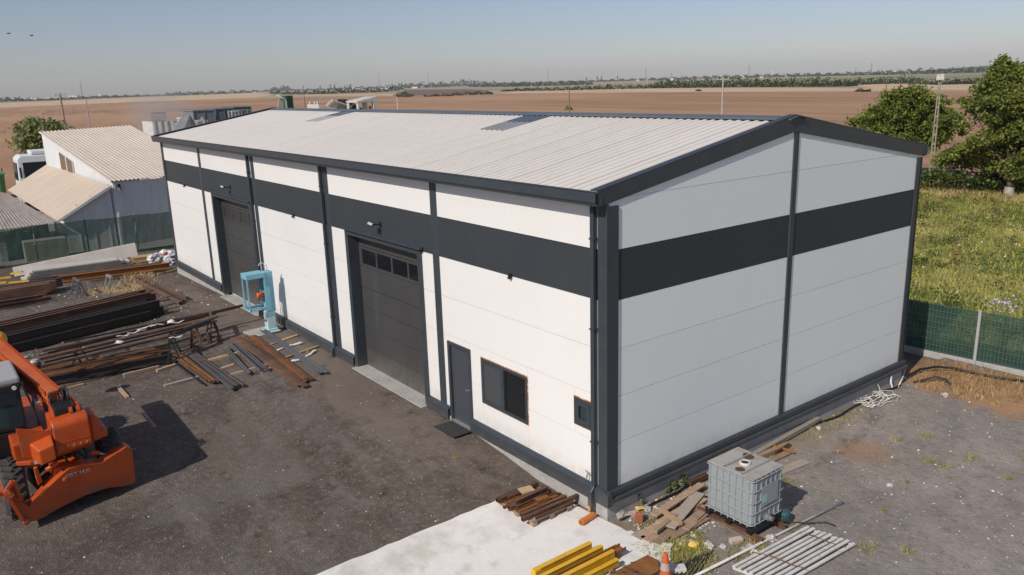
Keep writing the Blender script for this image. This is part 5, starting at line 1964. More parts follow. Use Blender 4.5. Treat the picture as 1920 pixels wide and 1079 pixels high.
corr_wall(h0, e0, -.7, h0.z - .10, e0.z - .08, 18, SHEDW, 'side_wall', shed)
corr_wall(e0, e1, -.7, e0.z - .09, e1.z - .09, 14, SHEDW, 'front_wall', shed)
corr_wall(h1, h0, -.7, h1.z - .1, h0.z - .1, 10, SHEDW, 'back_wall', shed)
wd = (e0 - h0).normalized()
nn = Vector((wd.y, -wd.x, 0)).normalized()
for t, hgt in ((.27, 1.0), (.37, .95)):
    p = h0.lerp(e0, t)
    zt_ = h0.z + (e0.z - h0.z) * t - .5
    dd = Vector((wd.x, wd.y, 0)).normalized()
    for s, m, nm in ((.045, mat('brown_pane', (.20, .135, .085), .3), 'window'),):
        a = p + nn * s
        g = G()
        A_, B_ = Vector((a.x, a.y, zt_ - 1.05)), Vector((a.x, a.y, zt_))
        g.prism([A_, A_ + dd * .85, B_ + dd * .85 - Vector((0, 0, .28)), B_], nn * .03)
        wi = g.obj('window', m, shed)
        G().bar(A_ + nn * .035, B_ + nn * .035, .06, .05, nn).bar(A_ + dd * .85 + nn * .035, B_ + dd * .85 - Vector((0, 0, .28)) + nn * .035, .06, .05, nn).obj('frame', SHEDW, wi)
# wall-mounted lamp on the shed corner
lb = G().box(e0.x + .04, e0.x + .10, e0.y + .25, e0.y + .40, e0.z - .55, e0.z - .2).obj('wall_lamp', BLACK, shed)
G().box(e0.x + .101, e0.x + .14, e0.y + .20, e0.y + .34, e0.z - .65, e0.z - .40).obj('lamp_face', GREYP, lb)
# sloping canopy and its posts
ct0, ct1, cb1, cb0 = onx(90, 307, -49.9), onx(207, 349, -40.75), onx(108, 415, -40.75), onx(14, 357, -49.9)
corr_quad(cb0, cb1, ct1, ct0, 30, .02, SHEDC, 'canopy_roof', shed)
G().bar(cb1 + Vector((0, 0, -.04)), ct1 + Vector((0, 0, -.04)), .05, .14).obj('canopy_edge', WHITEP, shed)
g = G()
g.prism([(-41.1, -3.3, -.7), (-41.1, -.68, -.7), (-41.1, -.68, 3.1), (-41.1, -3.3, 1.6)], (-.06, 0, 0))
g.obj('end_wall', SHEDW, shed)
for y in (-2.6, -1.8, -1.0):
    G().box(-41.095, -41.06, y, y + .04, -.7, 1.8 + (y + 3.3) * .5).obj('wall_rib', SHEDW, shed)
G().bar((-41.2, -3.75, -.7), (-41.2, -3.75, 1.25), .12, .12).obj('canopy_post', CONC, shed)
# low weathered roof on pale walls in front
low = thing('lean_to', (-45, -6.2, -.7), 'low lean-to with weathered dark sheet roof at the left edge', 'lean-to')
corr_quad(onx(-60, 447, -40.85), onx(105, 417, -40.85), onx(14, 362, -49.7) - Vector((0, 0, .03)), onx(-60, 352, -49.7), 24, .025, SHEDL, 'roof', low)
for a, b in (((-49.5, -9.0), (-41.4, -8.4)), ((-41.4, -8.4), (-41.4, -4.1))):
    corr_wall((a[0], a[1], 0), (b[0], b[1], 0), -.7, 2.05 if a[0] < -45 else 1.16, 1.14, 8, mat('grey_lean_wall', (.30, .30, .28), .8), 'wall', low)
for y in (-6.5,):
    G().box(-41.36, -41.0, y - .16, y + .16, -.7, 1.15).obj('pillar', CONC, low)
# pale stacked material seen through the netting
G().box(-40.7, -39.9, -5.6, -3.5, -.7, .45).obj('crate', mat('dusty_board', (.42, .40, .34), .9), bevel=.02, label='pale boarded crate seen through the green netting', cat='crate')

# ------------------------------------------------------------------ lorry and skip at the far left
tr = thing('lorry', (-62, -1.0, -.7), 'white box lorry with its cab facing left behind the shed', 'lorry')
X = -62.0
y0 = onx(33, 320, X).y
y1, w0 = y0 + 2.45, 2.4
g = G()
g.prism([(X, y0, .15), (X, y1, .15), (X, y1, 3.75), (X, y0 + .35, 3.80), (X, y0 + .06, 3.55), (X, y0 - .02, 1.75)], (-w0, 0, 0))
g.obj('cab', TRUCKW, tr, bevel=.08)
G().box(X - w0 + .15, X - .15, y0 - .035, y0 + .06, 1.85, 3.25).obj('windscreen', GLASS, tr, bevel=.02)
G().prism([(X + .006, y0 + .42, 2.05), (X + .006, y1 - .15, 2.05), (X + .006, y1 - .15, 3.25), (X + .006, y0 + .40, 3.25)], (.012, 0, 0)).obj('side_window', GLASS, tr)
G().box(X + .01, X + .03, y0 + .50, y0 + .53, 2.05, 3.25).obj('window_bar', BLACK, tr)
G().box(X + .05, X + .2, y0 + .12, y0 + .24, 2.1, 2.9).obj('mirror', BLACK, tr)
G().box(X - 2.3, X - .1, y0 + 1.1, y1, 3.81, 4.1).obj('roof_pod', TRUCKW, tr, bevel=.05)
G().box(X - w0, X + .02, y1 + .25, y1 + 6.5, .5, 4.6).obj('box_body', TRUCKW, tr, bevel=.03)
G().box(X - w0 + .2, X - .2, y0 - .1, y1 + 6.2, -.05, .14).obj('chassis', BLACK, tr)
G().box(X - w0 + .05, X - .05, y0 - .08, y0 + .02, -.15, .5).obj('bumper', GREYP, tr, bevel=.03)
for y in (y0 + 1.0, y1 + 4.6):
    for x in (X - .02, X - w0 + .30):
        wh = G().lathe([(.28, 0), (.5, .02), (.52, .08), (.52, .24), (.28, .28)], (x - .28, y, -.18), (1, 0, 0), 18).obj('wheel', RUBBER, tr)
        G().lathe([(.26, 0), (.22, .015), (.1, .03)], (x + .001, y, -.18), (1, 0, 0), 14).obj('rim', GALV, wh)
sk = thing('skip', (-70, -5, -.7), 'green steel skip standing left of the lorry', 'skip')
p = onx(12, 323, -74)
y0, y1 = -5.6, -2.9
zb_ = -.6
g = G()
g.prism([(-74, y0 + .3, zb_), (-74, y1 - .1, zb_), (-74, y1, zb_ + 2.1), (-74, y0, zb_ + 2.1)], (-2.2, 0, 0))
g.obj('body', SKIPG, sk, bevel=.04)
G().box(-76.3, -73.9, y0 - .05, y1 + .05, zb_ + 2.101, zb_ + 2.25).obj('rim', SKIPG, sk)
for y in (y0 + .75, y0 + 1.5, y0 + 2.2):
    G().box(-73.995, -73.92, y, y + .1, zb_ + .1, zb_ + 2.0).obj('rib', SKIPG, sk)
g = G().box(-73.4, -73.0, -6.0, -5.2, .1, 1.3)
g.obj('orange_board', PVCO, label='small orange board beside the green skip', cat='board')
# dark uprights at the very left edge
G().tube([gp(8, 356) * 1, onx(3, 316, gp(8, 356).x)], .05, 6).obj('post', BLACK, label='dark post at the left picture edge beyond the lean-to', cat='post')

# ------------------------------------------------------------------ scrap stored behind the hall
def at_x(u, v, x):
    return onx(u, v, x)


rs_ = thing('corrugated_container', (-52, 17, -.6), 'pale corrugated open-top container left of the hall roof end', 'container')
X = -54
a, b = at_x(288, 250, X), at_x(352, 250, X)
zt_ = at_x(300, 228, X).z
corr_wall((X, a.y, 0), (X, b.y + 1.6, 0), -.6, zt_, zt_ - .05, 9, SCRAPW, 'side_wall', rs_)
corr_wall((X - 3, a.y, 0), (X, a.y, 0), -.6, zt_, zt_, 7, SCRAPW, 'side_wall', rs_)
G().box(X - 2.9, X - .1, a.y + .1, b.y + 1.5, zt_ - .35, zt_ - .25).obj('load', SCRAPG, rs_)
p = at_x(285, 222, X)
fr_ = thing('railing', (X - .4, p.y, zt_), 'small grey guard rail standing on the corrugated container', 'railing')
p0_, p1_ = at_x(286, 228, X - .3), at_x(312, 228, X - .3)
p0_.z = p1_.z = zt_
G().bar(p0_ + Vector((0, 0, .62)), p1_ + Vector((0, 0, .62)), .05, .05).bar(p0_ + Vector((0, 0, .02)), p1_ + Vector((0, 0, .02)), .05, .05).obj('rail', GALV, fr_)
for k in range(9):
    q = p0_.lerp(p1_, k / 8)
    G().bar(q + Vector((0, 0, .05)), q + Vector((0, 0, .6)), .03, .03, (0, 1, 0)).obj('baluster', GALV, fr_)
# heaps of rubble and bins further back
def box_thing(name, u0, u1, vt, X, dz, m, label, cat, depth=1.5, feet=True):
    a, b = at_x(u0, vt, X), at_x(u1, vt, X)
    zt = (a.z + b.z) / 2
    t = thing(name, (X - depth / 2, (a.y + b.y) / 2, -.6), label, cat)
    zb = -.55
    G().box(X - depth, X, a.y, b.y, zb + .15, zt).obj('body', m, t, bevel=.03)
    G().box(X - depth - .05, X + .05, a.y - .05, b.y + .05, zt + .001, zt + .12).obj('lid', m, t, bevel=.02)
    n = max(2, int((b.y - a.y) / .8))
    for k in range(n + 1):
        y = a.y + (b.y - a.y) * k / n
        G().box(X + .001, X + .05, y - .04, y + .04, zb, zt - .01).obj('rib', m, t)
    return t


box_thing('storage_bin', 340, 352, 224, -52, 0, SCRAPW, 'cream bin behind the left end of the hall roof', 'bin', 1.0)
box_thing('steel_skip', 362, 402, 209, -58, 0, SCRAPG, 'tall grey steel skip behind the hall roof end', 'skip', 3)
box_thing('steel_skip', 404, 436, 206, -60, 0, mat('scrap_blue_metal', (.13, .16, .185), .6), 'bluish grey steel skip behind the hall roof end', 'skip', 3)
box_thing('storage_rack', 438, 470, 203, -62, 0, mat('scrap_green_metal', (.10, .125, .115), .6), 'dark green grey container rightmost of the far skips', 'container', 3)
for i, (u, v) in enumerate(((352, 226), (366, 228), (380, 231))):
    p = at_x(u, v, -50)
    G().blob((-50, p.y, p.z - .9), (.9, 1.0, 1.1), 2, .4, 1.6, i).obj('scrap_heap', SCRAPW if i % 2 else SCRAPG, label=('grey', 'cream', 'dark grey')[i] + ' heap of scrap sheet just beyond the roof end', cat='scrap heap')
# racks with visible frames
def rack(u0, u1, vt, X, label, m=GALV):
    a, b = at_x(u0, vt, X), at_x(u1, vt, X)
    zt = a.z
    t = thing('steel_rack', (X, (a.y + b.y) / 2, -.6), label, 'rack')
    for y in (a.y, (a.y + b.y) / 2, b.y):
        for x in (X, X - .8):
            G().bar((x, y, -.6), (x, y, zt), .08, .08, (0, 1, 0)).obj('upright', m, t)
    for z in (zt - .05, zt - .7, zt - 1.4):
        G().bar((X + .05, a.y, z), (X + .05, b.y, z), .07, .07).obj('beam', m, t)
        G().bar((X - .85, a.y, z), (X - .85, b.y, z), .07, .07).obj('beam', m, t)


rack(434, 446, 208, -56, 'white steel rack before the dark green container', SCRAPW)
rack(448, 470, 206, -57, 'grey steel rack at the right of the far skips')
rack(368, 378, 226, -49, 'pale steel frame just behind the roof verge', SCRAPW)
# items seen over the ridge
X = -50
a, b = at_x(528, 180, X), at_x(549, 178, X)
gb = thing('green_bin', (X, (a.y + b.y) / 2, -.6), 'dark green container showing over the far end of the ridge', 'container')
zt_ = a.z
G().box(X - 1.2, X, a.y + (b.y - a.y) * .35, b.y, -.6, zt_).obj('body', mat('dark_green_paint', (.035, .075, .035), .6), gb, bevel=.05)
for k in range(4):
    y = a.y + (b.y - a.y) * (.4 + .15 * k)
    G().box(X + .001, X + .04, y, y + .08, -.5, zt_ - .1).obj('rib', mat('dark_green_paint', (.035, .075, .035), .6), gb)
a, b, c = at_x(514, 202, X + .5), at_x(526, 188, X + .5), at_x(536, 200, X + .5)
st = thing('sheet_prop', (X + .5, b.y, -.6), 'leaning pale sheets propped beside the dark green container', 'sheet')
a2 = Vector((a.x, a.y, -.6))
G().prism([Vector((a.x, a.y - 1.2, -.6)), Vector((a.x, a.y - .2, -.6)), Vector((b.x, b.y + .25, b.z)), Vector((b.x, b.y - .15, b.z))], (-.08, 0, 0)).obj('sheet', SHEDC, st)
G().tube([at_x(519, 179, X + .6), at_x(533, 186, X + .6), at_x(536.5, 190, X + .6), Vector((X + .6, at_x(537, 200, X + .6).y, -.6))], .08, 8).obj('bent_pipe', mat('pale_green_pipe', (.42, .50, .44), .5), st, smooth=True)
X = -46
for i, (u, w) in enumerate(((581, 4), (590, 3), (595, 4))):
    p, q = at_x(u - w / 2, 191, X), at_x(u + w / 2, 191, X)
    r = (q.y - p.y) / 2
    G().lathe([(r * .8, 0), (r, .1), (r, p.z + .5), (r * .8, p.z + .6)], (X, (p.y + q.y) / 2, -.6), (0, 0, 1), 12).obj('white_barrel', SCRAPW, label=('left', 'middle', 'right')[i] + ' one of three pale barrels showing over the ridge', cat='barrel')
X = -44
a, b = at_x(597, 196, X), at_x(623, 200, X)
G().prism([(X, a.y, -.6), (X, b.y + .3, -.6), (X, b.y, a.z - .3), (X, a.y, a.z)], (-2, 0, 0)).obj('tarp_heap', SCRAPW, bevel=.05, label='low pale covered heap over the ridge right of the barrels', cat='heap')
a, b = at_x(624, 187, X), at_x(660, 199, X)
wt = thing('panel_stack', (X, (a.y + b.y) / 2, -.6), 'stack of tilted white panels showing over the ridge', 'panel stack')
for k in range(5):
    o = k * .09
    A_ = Vector((X - k * .25, a.y, a.z - o))
    B_ = Vector((X - k * .25, b.y, b.z - o))
    G().prism([A_, B_, B_ - Vector((0, 0, .10)), A_ - Vector((0, 0, .10))], (-.22, 0, .03)).obj('panel', SCRAPW, wt)
G().bar((X - .6, a.y + .3, -.6), (X - .6, a.y + .3, a.z - .6), .3, .3, (0, 1, 0)).obj('prop', SCRAPW, wt)
G().tube([at_x(652, 199, X + .3), at_x(660, 198, X + .3), at_x(663, 194, X + .3), at_x(664, 191, X + .3)], .06, 6).obj('bent_rail', SCRAPW, wt)
X = -42
a, b = at_x(670, 190, X), at_x(706, 181, X)
tb = thing('steel_stand', (X, (a.y + b.y) / 2, -.6), 'white box frame like an upturned table showing over the ridge', 'frame')
G().prism([(X, a.y, a.z), (X, b.y, b.z), (X, b.y, b.z - .36), (X, a.y, a.z - .12)], (-1.8, 0, 0)).obj('top_plate', SCRAPW, tb, bevel=.02)
for y, zt_, w in ((b.y - .28, b.z - .361, .27), (a.y + .05, a.z - .121, .08)):
    G().box(X - .3, X, y, y + w, -.6, zt_).obj('leg', SCRAPW, tb)
    G().box(X - 1.8, X - 1.5, y, y + w, -.6, zt_).obj('leg', SCRAPW, tb)
G().lathe([(.12, 0), (.12, .05)], (X + .02, b.y - .6, b.z - .75), (1, 0, 0), 12).obj('ring', RUSTO, tb)
p = at_x(655, 185, -45)
G().prism([(-45, p.y - .3, p.z), (-45, p.y + 1.8, p.z - 1.2), (-45, p.y + 1.8, -.6), (-45, p.y - .3, -.6)], (-1.5, 0, 0)).obj('tyre_heap', BLACK, bevel=.1, label='black covered heap between the white panels and frame', cat='heap')

# ------------------------------------------------------------------ TELEHANDLER
tel = thing('telehandler', (-9.8, -8.5, -.5), 'orange rotating telehandler with lowered boom at the left edge', 'telehandler')
BX = -7.2


def bxy(u, v, x=BX):
    """point on the machine's rear face: the machine stands slightly askew"""
    d = ray(u, v)
    k = .22
    t = (x - k * 9.5 - CAMP[0] - k * CAMP[1]) / (d[0] + k * d[1])
    return Vector(CAMP + d * t)


MD, ML = Vector((-.989, -.148, 0)), Vector((-.148, .989, 0))
MC = Vector((-7.36, -8.45, 0))
# rear stabiliser beam
out = [(46, 982), (70, 977), (119, 950), (160, 930), (202, 916), (232, 913), (254, 906), (254, 895), (248, 843), (236, 838), (190, 868), (150, 872), (128, 879), (100, 904), (88, 916), (56, 949)]
g = G()
g.prism([bxy(u, v) for u, v in out], (-.34, 0, 0))
blade = g.obj('stabiliser_beam', ORANGE, tel, bevel=.02)
for (u, v, r) in ((122, 899, .055), (49, 978, .07)):
    G().lathe([(r, 0), (r, .03), (r * .5, .045)], bxy(u, v) + Vector((.001, 0, 0)), (1, 0, 0), 14).obj('pin', ORANGE, blade)
for a, b in (((88, 912), (78, 926)), ((83, 918), (74, 930))):
    G().bar(bxy(*a) + Vector((.02, 0, 0)), bxy(*b) + Vector((.02, 0, 0)), .03, .04, (1, 0, 0)).obj('hose_clip', REDOR, blade)
# maker's type lettering on the beam
cu = bpy.data.curves.new('lettering', 'FONT')
cu.body = 'MRT 1430'
cu.size = .115
cu.extrude = .003
cu.align_x = 'CENTER'
to = bpy.data.objects.new('lettering_src', cu)
COL.objects.link(to)
dg = bpy.context.evaluated_depsgraph_get()
tm = bpy.data.meshes.new_from_object(to.evaluated_get(dg))
bpy.data.objects.remove(to)
tm.materials.clear()
tm.materials.append(mat('lettering_grey', (.50, .42, .38), .6))
lt = bpy.data.objects.new('lettering', tm)
COL.objects.link(lt)
pc = bxy(146, 889)
pd = (bxy(162, 882) - bxy(130, 891)).normalized()
pn = Vector((1, .22, 0)).normalized()
lt.matrix_basis = Matrix.Translation(pc + pn * .014 + Vector((0, 0, -.02))) @ Matrix((pd, pn.cross(pd), pn)).transposed().to_4x4()
adopt(lt, blade)
# left outrigger leg: triangular frame running down to the pad
A_, B_, C_ = bxy(10, 922), bxy(40, 975), bxy(24, 902)
g = G()
g.bar(A_, B_ + Vector((0, .02, 0)), .07, .09, (1, 0, 0)).bar(A_, C_, .07, .08, (1, 0, 0)).bar(C_, bxy(41, 938), .07, .08, (1, 0, 0)).bar(bxy(17, 930), bxy(41, 940), .05, .05, (1, 0, 0))
leg = g.obj('outrigger_leg', ORANGE, tel, bevel=.008)
G().prism([A_, C_, bxy(41, 938), bxy(17, 931)], (-.03, 0, 0)).obj('leg_plate', ORANGE, leg)
G().prism([bxy(17, 932), bxy(46, 948), bxy(56, 951), bxy(46, 981)], (-.25, 0, 0)).obj('leg_box', ORANGE, leg)
for (u, v) in ((13, 922), (19, 926)):
    G().lathe([(.06, 0), (.06, .05)], bxy(u, v) + Vector((.03, 0, 0)), (1, 0, 0), 12).obj('pin', REDOR, leg)
# right outrigger head
g = G()
g.prism([bxy(206, 843, BX - .3), bxy(247, 842, BX - .3), bxy(250, 870, BX - .3), bxy(215, 868, BX - .3)], (-.35, 0, 0))
g.obj('outrigger_head', ORANGE, tel, bevel=.02)
# chassis, turntable
G().bar(MC + MD * .36 + Vector((0, 0, .05)), MC + MD * 5.0 + Vector((0, 0, .05)), 1.15, .34).obj('chassis', mat('chassis_shade_black', (.018, .015, .014), .6, var=[(5, (.05, .035, .025), .5, .75)]), tel, bevel=.03)  # chassis coloured near black to stand for the shadow under the turret
G().bar(MC + MD * .34 + Vector((0, 0, .30)), MC + MD * .9 + Vector((0, 0, .30)), .6, .34).obj('stabiliser_mount', ORANGE, tel, bevel=.02)
G().prism([bxy(100, 880, -7.4), bxy(128, 873, -7.4), bxy(128, 880, -7.4), bxy(100, 900, -7.4)], (-.35, 0, 0)).obj('step_bracket', ORANGE, tel, bevel=.02)
G().prism([bxy(64, 880, -7.4), bxy(70, 876, -7.4), bxy(80, 904, -7.4), bxy(72, 912, -7.4)], (-.25, 0, 0)).obj('ram_bracket', ORANGE, tel, bevel=.01)
G().lathe([(.62, 0), (.62, .22)], MC + MD * 2.6 + Vector((0, 0, .38)), (0, 0, 1), 28).obj('turntable', BLACK, tel)
# wheels
def wheel(x, y, s):
    prof = [(.30, -.20), (.50, -.22), (.585, -.16), (.61, 0), (.585, .16), (.50, .22), (.30, .20)]
    w = G().lathe(prof, (x, y, .12), (0, 1, 0), 28).obj('wheel', RUBBER, tel, smooth=False)
    g = G()
    for k in range(22):
        t = 2 * math.pi * k / 22
        for sgn in (-1, 1):
            c = Vector((x + .61 * math.cos(t + sgn * .07), y + sgn * .09, .12 + .61 * math.sin(t + sgn * .07)))
            m = Matrix.Rotation(-t, 3, 'Y') @ Matrix.Rotation(sgn * .55, 3, 'X')
            g.cbox(c, (.06, .19, .05), m)
    g.obj('tread_lugs', RUBBER, w, kind='stuff')
    G().lathe([(.29, -.02), (.26, .06), (.10, .05), (.10, .12)], (x, y + s * .16, .12), (0, s, 0), 20).obj('rim', ORANGE, w)


for k in (.92, 4.4):
    for s in (-1, 1):
        p = MC + MD * k + ML * s * .98
        wheel(p.x, p.y, s)
# upper structure: counterweight drum, box and plates
TX = -7.55
dl, dr = bxy(94, 793, TX), bxy(160, 772, TX)
g = G()
bot = bxy(105, 856, TX).z
prof = []
for k in range(7):
    t = RAD(180 - 30 * k - 0) if False else RAD(90 + 0 - k * 15)
    prof.append((TX - .16 + .16 * math.cos(t), dl.z - .16 + .16 * math.sin(t) + .02))
prof += [(TX + .0, bot + .10), (TX - .10, bot), (TX - .95, bot + .02), (TX - .95, dl.z - .02)]
dv = dr - dl
g.prism([(x, dl.y, z) for x, z in prof], (0, dr.y - dl.y, .06))
drum = g.obj('counterweight', ORANGE, tel, bevel=.03)
G().lathe([(.075, 0), (.075, .02), (.03, .03)], (TX - .10, dl.y - .001, dl.z - .10), (0, -1, 0), 14).obj('cap', ORANGE, drum)
r0, r1 = bxy(172, 784, TX - .12), bxy(199, 826, TX - .12)
G().box(TX - .8, TX - .10, dr.y + .001, bxy(173, 800, TX).y + .12, bot + .12, dr.z - .06).obj('counterweight_side', ORANGE, tel, bevel=.07)
G().box(TX - .85, TX - .14, bxy(173, 800, TX).y + .05, bxy(199, 812, TX).y, bot + .14, bxy(196, 796, TX).z).obj('engine_cover', ORANGE, tel, bevel=.05)
l0 = bxy(30, 806, TX)
g = G()
yb = dl.y - .001
g.prism([(TX - .10, l0.y, l0.z - .01), (TX - .10, l0.y + .03, bxy(47, 860, TX).z), (TX - .10, yb, bot + .05), (TX - .10, yb, dl.z - .08), (TX - .10, yb - .12, dl.z - .12)], (-.05, 0, 0))
g.obj('rear_plate', ORANGE, tel, bevel=.012)
g = G()
q0_, q1_ = bxy(55, 835, TX), bxy(106, 815, TX)
zt_ = bxy(85, 822, TX).z
g.prism([(TX - .12, q0_.y, zt_ - .02), (TX + .20, q0_.y + .12, zt_ - .12), (TX + .20, yb - .03, zt_ - .05), (TX - .12, yb - .03, zt_ + .08)], (0, 0, -.34))
g.obj('tool_box', ORANGE, tel, bevel=.03)
G().prism([(TX - .12, q0_.y - .30, bot + .03), (TX + .02, q0_.y - .05, bot + .02), (TX + .02, q0_.y + .10, bot + .0), (TX - .12, yb - .3, bot - .02)], (0, 0, .10)).obj('tool_box_base', ORANGE, tel, bevel=.02)
G().box(TX + .021, TX + .024, l0.y + .20, l0.y + .36, bot + .02, bot + .10).obj('white_decal', PVCW, tel)
# upper frame sides around the boom foot
for y in (dr.y - .12, dl.y + .10):
    G().prism([(TX - .3, y, dl.z - .3), (TX - 2.3, y, dl.z - .35), (TX - 2.3, y, dl.z - .15), (TX - .9, y, dl.z + .16), (TX - .45, y, dl.z + .12)], (0, .05, 0)).obj('boom_cheek', ORANGE, tel, bevel=.01)
G().box(TX - 3.6, TX - .5, l0.y - .1, dr.y, bot - .12, bot + .35).obj('upper_frame', ORANGE, tel, bevel=.03)
for k in range(5):
    y = dl.y + .10 + k * (dr.y - dl.y - .2) / 4
    G().lathe([(.018, 0), (.018, .012), (.01, .016)], (TX + .0005, y, bot + .22), (1, 0, 0), 8).obj('bolt', GALV, drum)
G().box(TX + .0005, TX + .008, dl.y + .05, dr.y - .05, bot + .315, bot + .335).obj('weld_seam', ORANGE, drum)
for k in range(3):
    y = dl.y + .15 + .2 * k
    c = Vector((TX - .45, y, bot - .02))
    G().tube([c, c + Vector((.15, .03, -.16)), c + Vector((.20, .10 - .05 * k, -.34)), c + Vector((.05, .2, -.46))], .022, 6).obj('hose', BLACK, tel, smooth=True)
for k in range(2):
    a_, b_ = bxy(112 + 60 * k, 880 - 18 * k, BX - .12), bxy(70 + 130 * k, 905 - 45 * k, BX - .15)
    rm = G().tube([a_ + Vector((-.1, 0, .12)), a_.lerp(b_, .55) + Vector((-.1, 0, .10))], .05, 10).obj('ram', ORANGE, tel, smooth=True)
    G().tube([a_.lerp(b_, .5) + Vector((-.1, 0, .10)), b_ + Vector((-.1, 0, .06))], .028, 10).obj('ram_rod', GALV, rm, smooth=True)
# telescopic boom
P0 = Vector((-8.35, -8.40, 1.52))
P1 = Vector((-15.4, -9.95, 4.20))
P0 = onx(99, 744, -8.6)
P1 = onx(-6, 652, -11.2)
ddir = (P1 - P0).normalized()
g = G()
g.bar(P0 - ddir * .05, P1 + ddir * .45, .27, .33)
boom = g.obj('boom', REDOR, tel, bevel=.03)
sdv = ddir.cross(Vector((0, 0, 1))).normalized()
upv = sdv.cross(ddir)
for s in (-1, 1):
    G().bar(P0 + sdv * s * .15 + upv * .12, P1 + ddir * .40 + sdv * s * .15 + upv * .12, .025, .10).obj('boom_edge', ORANGE, boom)
for k in range(3):
    o = -sdv * .25 * 1 + upv * (-.02 - .06 * k)
    o = sdv * (-.22 if True else 0) + upv * (.0 - .07 * k)
    G().tube([P0 + o, P0.lerp(P1, .5) + o + upv * .02, P1 + ddir * .3 + o], .02, 6).obj('hydraulic_line', ORANGE if k else RUST, boom, smooth=True)
G().bar(P1 + ddir * .44, P1 + ddir * .8, .26, .30).obj('inner_boom', ORANGE, boom)
for k in range(9):                          # hose bunch at the boom foot
    o = Vector((R3.uniform(-.25, .05), R3.uniform(-.22, .2), R3.uniform(-.08, .10)))
    c = P0 + o * .8 - ddir * .28
    pts = [c + Vector((.15 * math.cos(t) - .1, .06 * math.sin(k), .17 * math.sin(t))) for t in np.linspace(-.4, 3.3, 8)]
    G().tube(pts, .018, 6).obj('hose', BLACK, tel, smooth=True)
G().cbox(P0 - ddir * .42 + Vector((0, 0, -.1)), (.55, .40, .26)).obj('boom_foot', BLACK, tel, bevel=.03)
for y in (dr.y - .16, dr.y - .30):
    G().lathe([(.09, 0), (.09, .06)], (TX - .35, y, dr.z + .08), (0, 1, 0), 14).obj('pivot_pin', ORANGE, tel)
# grey box on the boom side
pg = bxy(70, 756, -8.7)
G().cbox(pg, (.34, .16, .26), Matrix.Rotation(.25, 3, 'Y')).obj('control_box', GREYP, tel, bevel=.02)
# cab
CXr = -8.75
cr = bxy(33, 712, CXr)
yr = cr.y
zt_ = cr.z
yl = yr - 1.0
zb_ = bxy(60, 790, CXr).z - .05
g = G()
fw_ = .07
for y in (yl, yr - fw_):
    g.bar((CXr - fw_ / 2, y + fw_ / 2, zb_), (CXr - .10, y + fw_ / 2, zt_ - .06), fw_, fw_, (0, 1, 0))
    g.bar((CXr - 1.55, y + fw_ / 2, zb_), (CXr - 1.25, y + fw_ / 2, zt_ - .06), fw_, fw_, (0, 1, 0))
    g.bar((CXr, y + fw_ / 2, zb_), (CXr - 1.6, y + fw_ / 2, zb_), fw_, fw_)
g.bar((CXr - .03, yl, zb_ + .02), (CXr - .03, yr, zb_ + .02), fw_, fw_)
cabf = g.obj('cab', BLACK, tel, bevel=.01)
G().box(CXr - 1.45, CXr + .02, yl - .03, yr + .03, zt_ - .06, zt_ + .10).obj('roof', GREYP, cabf, bevel=.05)
G().box(CXr - .02, CXr + .03, yl - .02, yr + .02, zt_ - .20, zt_ - .065).obj('rear_panel', BLACK, cabf, bevel=.02)
G().lathe([(.045, 0), (.045, .03)], (CXr + .031, yr - .10, zt_ - .13), (1, 0, 0), 12).obj('rear_lamp', PVCW, cabf)
G().prism([(CXr - .05, yl + fw_, zb_ + .05), (CXr - .05, yr - fw_, zb_ + .05), (CXr - .12, yr - fw_, zt_ - .2), (CXr - .12, yl + fw_, zt_ - .2)], (-.012, 0, 0)).obj('rear_window', mat('cab_glass', (.02, .045, .05), .08), cabf)
G().prism([(CXr - .12, yr - .02, zb_ + .05), (CXr - 1.5, yr - .02, zb_ + .05), (CXr - 1.25, yr - .02, zt_ - .1), (CXr - .16, yr - .02, zt_ - .1)], (0, .012, 0)).obj('side_window', mat('cab_glass', (.02, .045, .05), .08), cabf)
G().box(CXr - 1.0, CXr - .5, yl + .25, yr - .3, zb_ - .1, zb_ + .55).obj('seat', BLACK, cabf, bevel=.06)
G().box(CXr - 1.6, CXr + .0, yl, yr, bot - .15, zb_ - .04).obj('cab_base', BLACK, tel, bevel=.03)
G().prism([(CXr + .03, yr + .02, zt_ - .05), (CXr - .10, yr + .04, zt_ - .05), (CXr - .5, yr + .26, zb_ - .1), (CXr + .25, yr + .28, zb_ - .15)], (0, .04, 0)).obj('side_guard', BLACK, tel)
# small dark red cylinder item behind boom: gas bottle rack
p = gp(70, 706)
gbx = thing('drum_stand', p, 'small rusty drum on a stand behind the orange boom', 'drum')
G().lathe([(.16, 0), (.17, .03), (.17, .42), (.14, .46)], p, (0, 0, 1), 14).obj('drum_body', RUST, gbx)
G().lathe([(.12, .46), (.14, .50), (.10, .56)], p, (0, 0, 1), 12).obj('drum_head', GREYP, gbx)
G().blob(bxy(-2, 638, -14), (.20, .20, .26), 2, .05, 1).obj('yellow_lamp', YELL, smooth=True, label='round yellow float at the left edge above the boom', cat='float')
# white sticks on the ground beyond the boom
for i in range(5):
    a, b = gp(28 + i * 3, 668 + 1 * i, .02), gp(38 + i * 5, 683 - 4 * i, .06)
    lay('thin_rod', 'R4', a, b, GALV, ORD[i] + ' pale thin rod from the left behind the orange boom', 'rod', 'pale rods behind the boom')

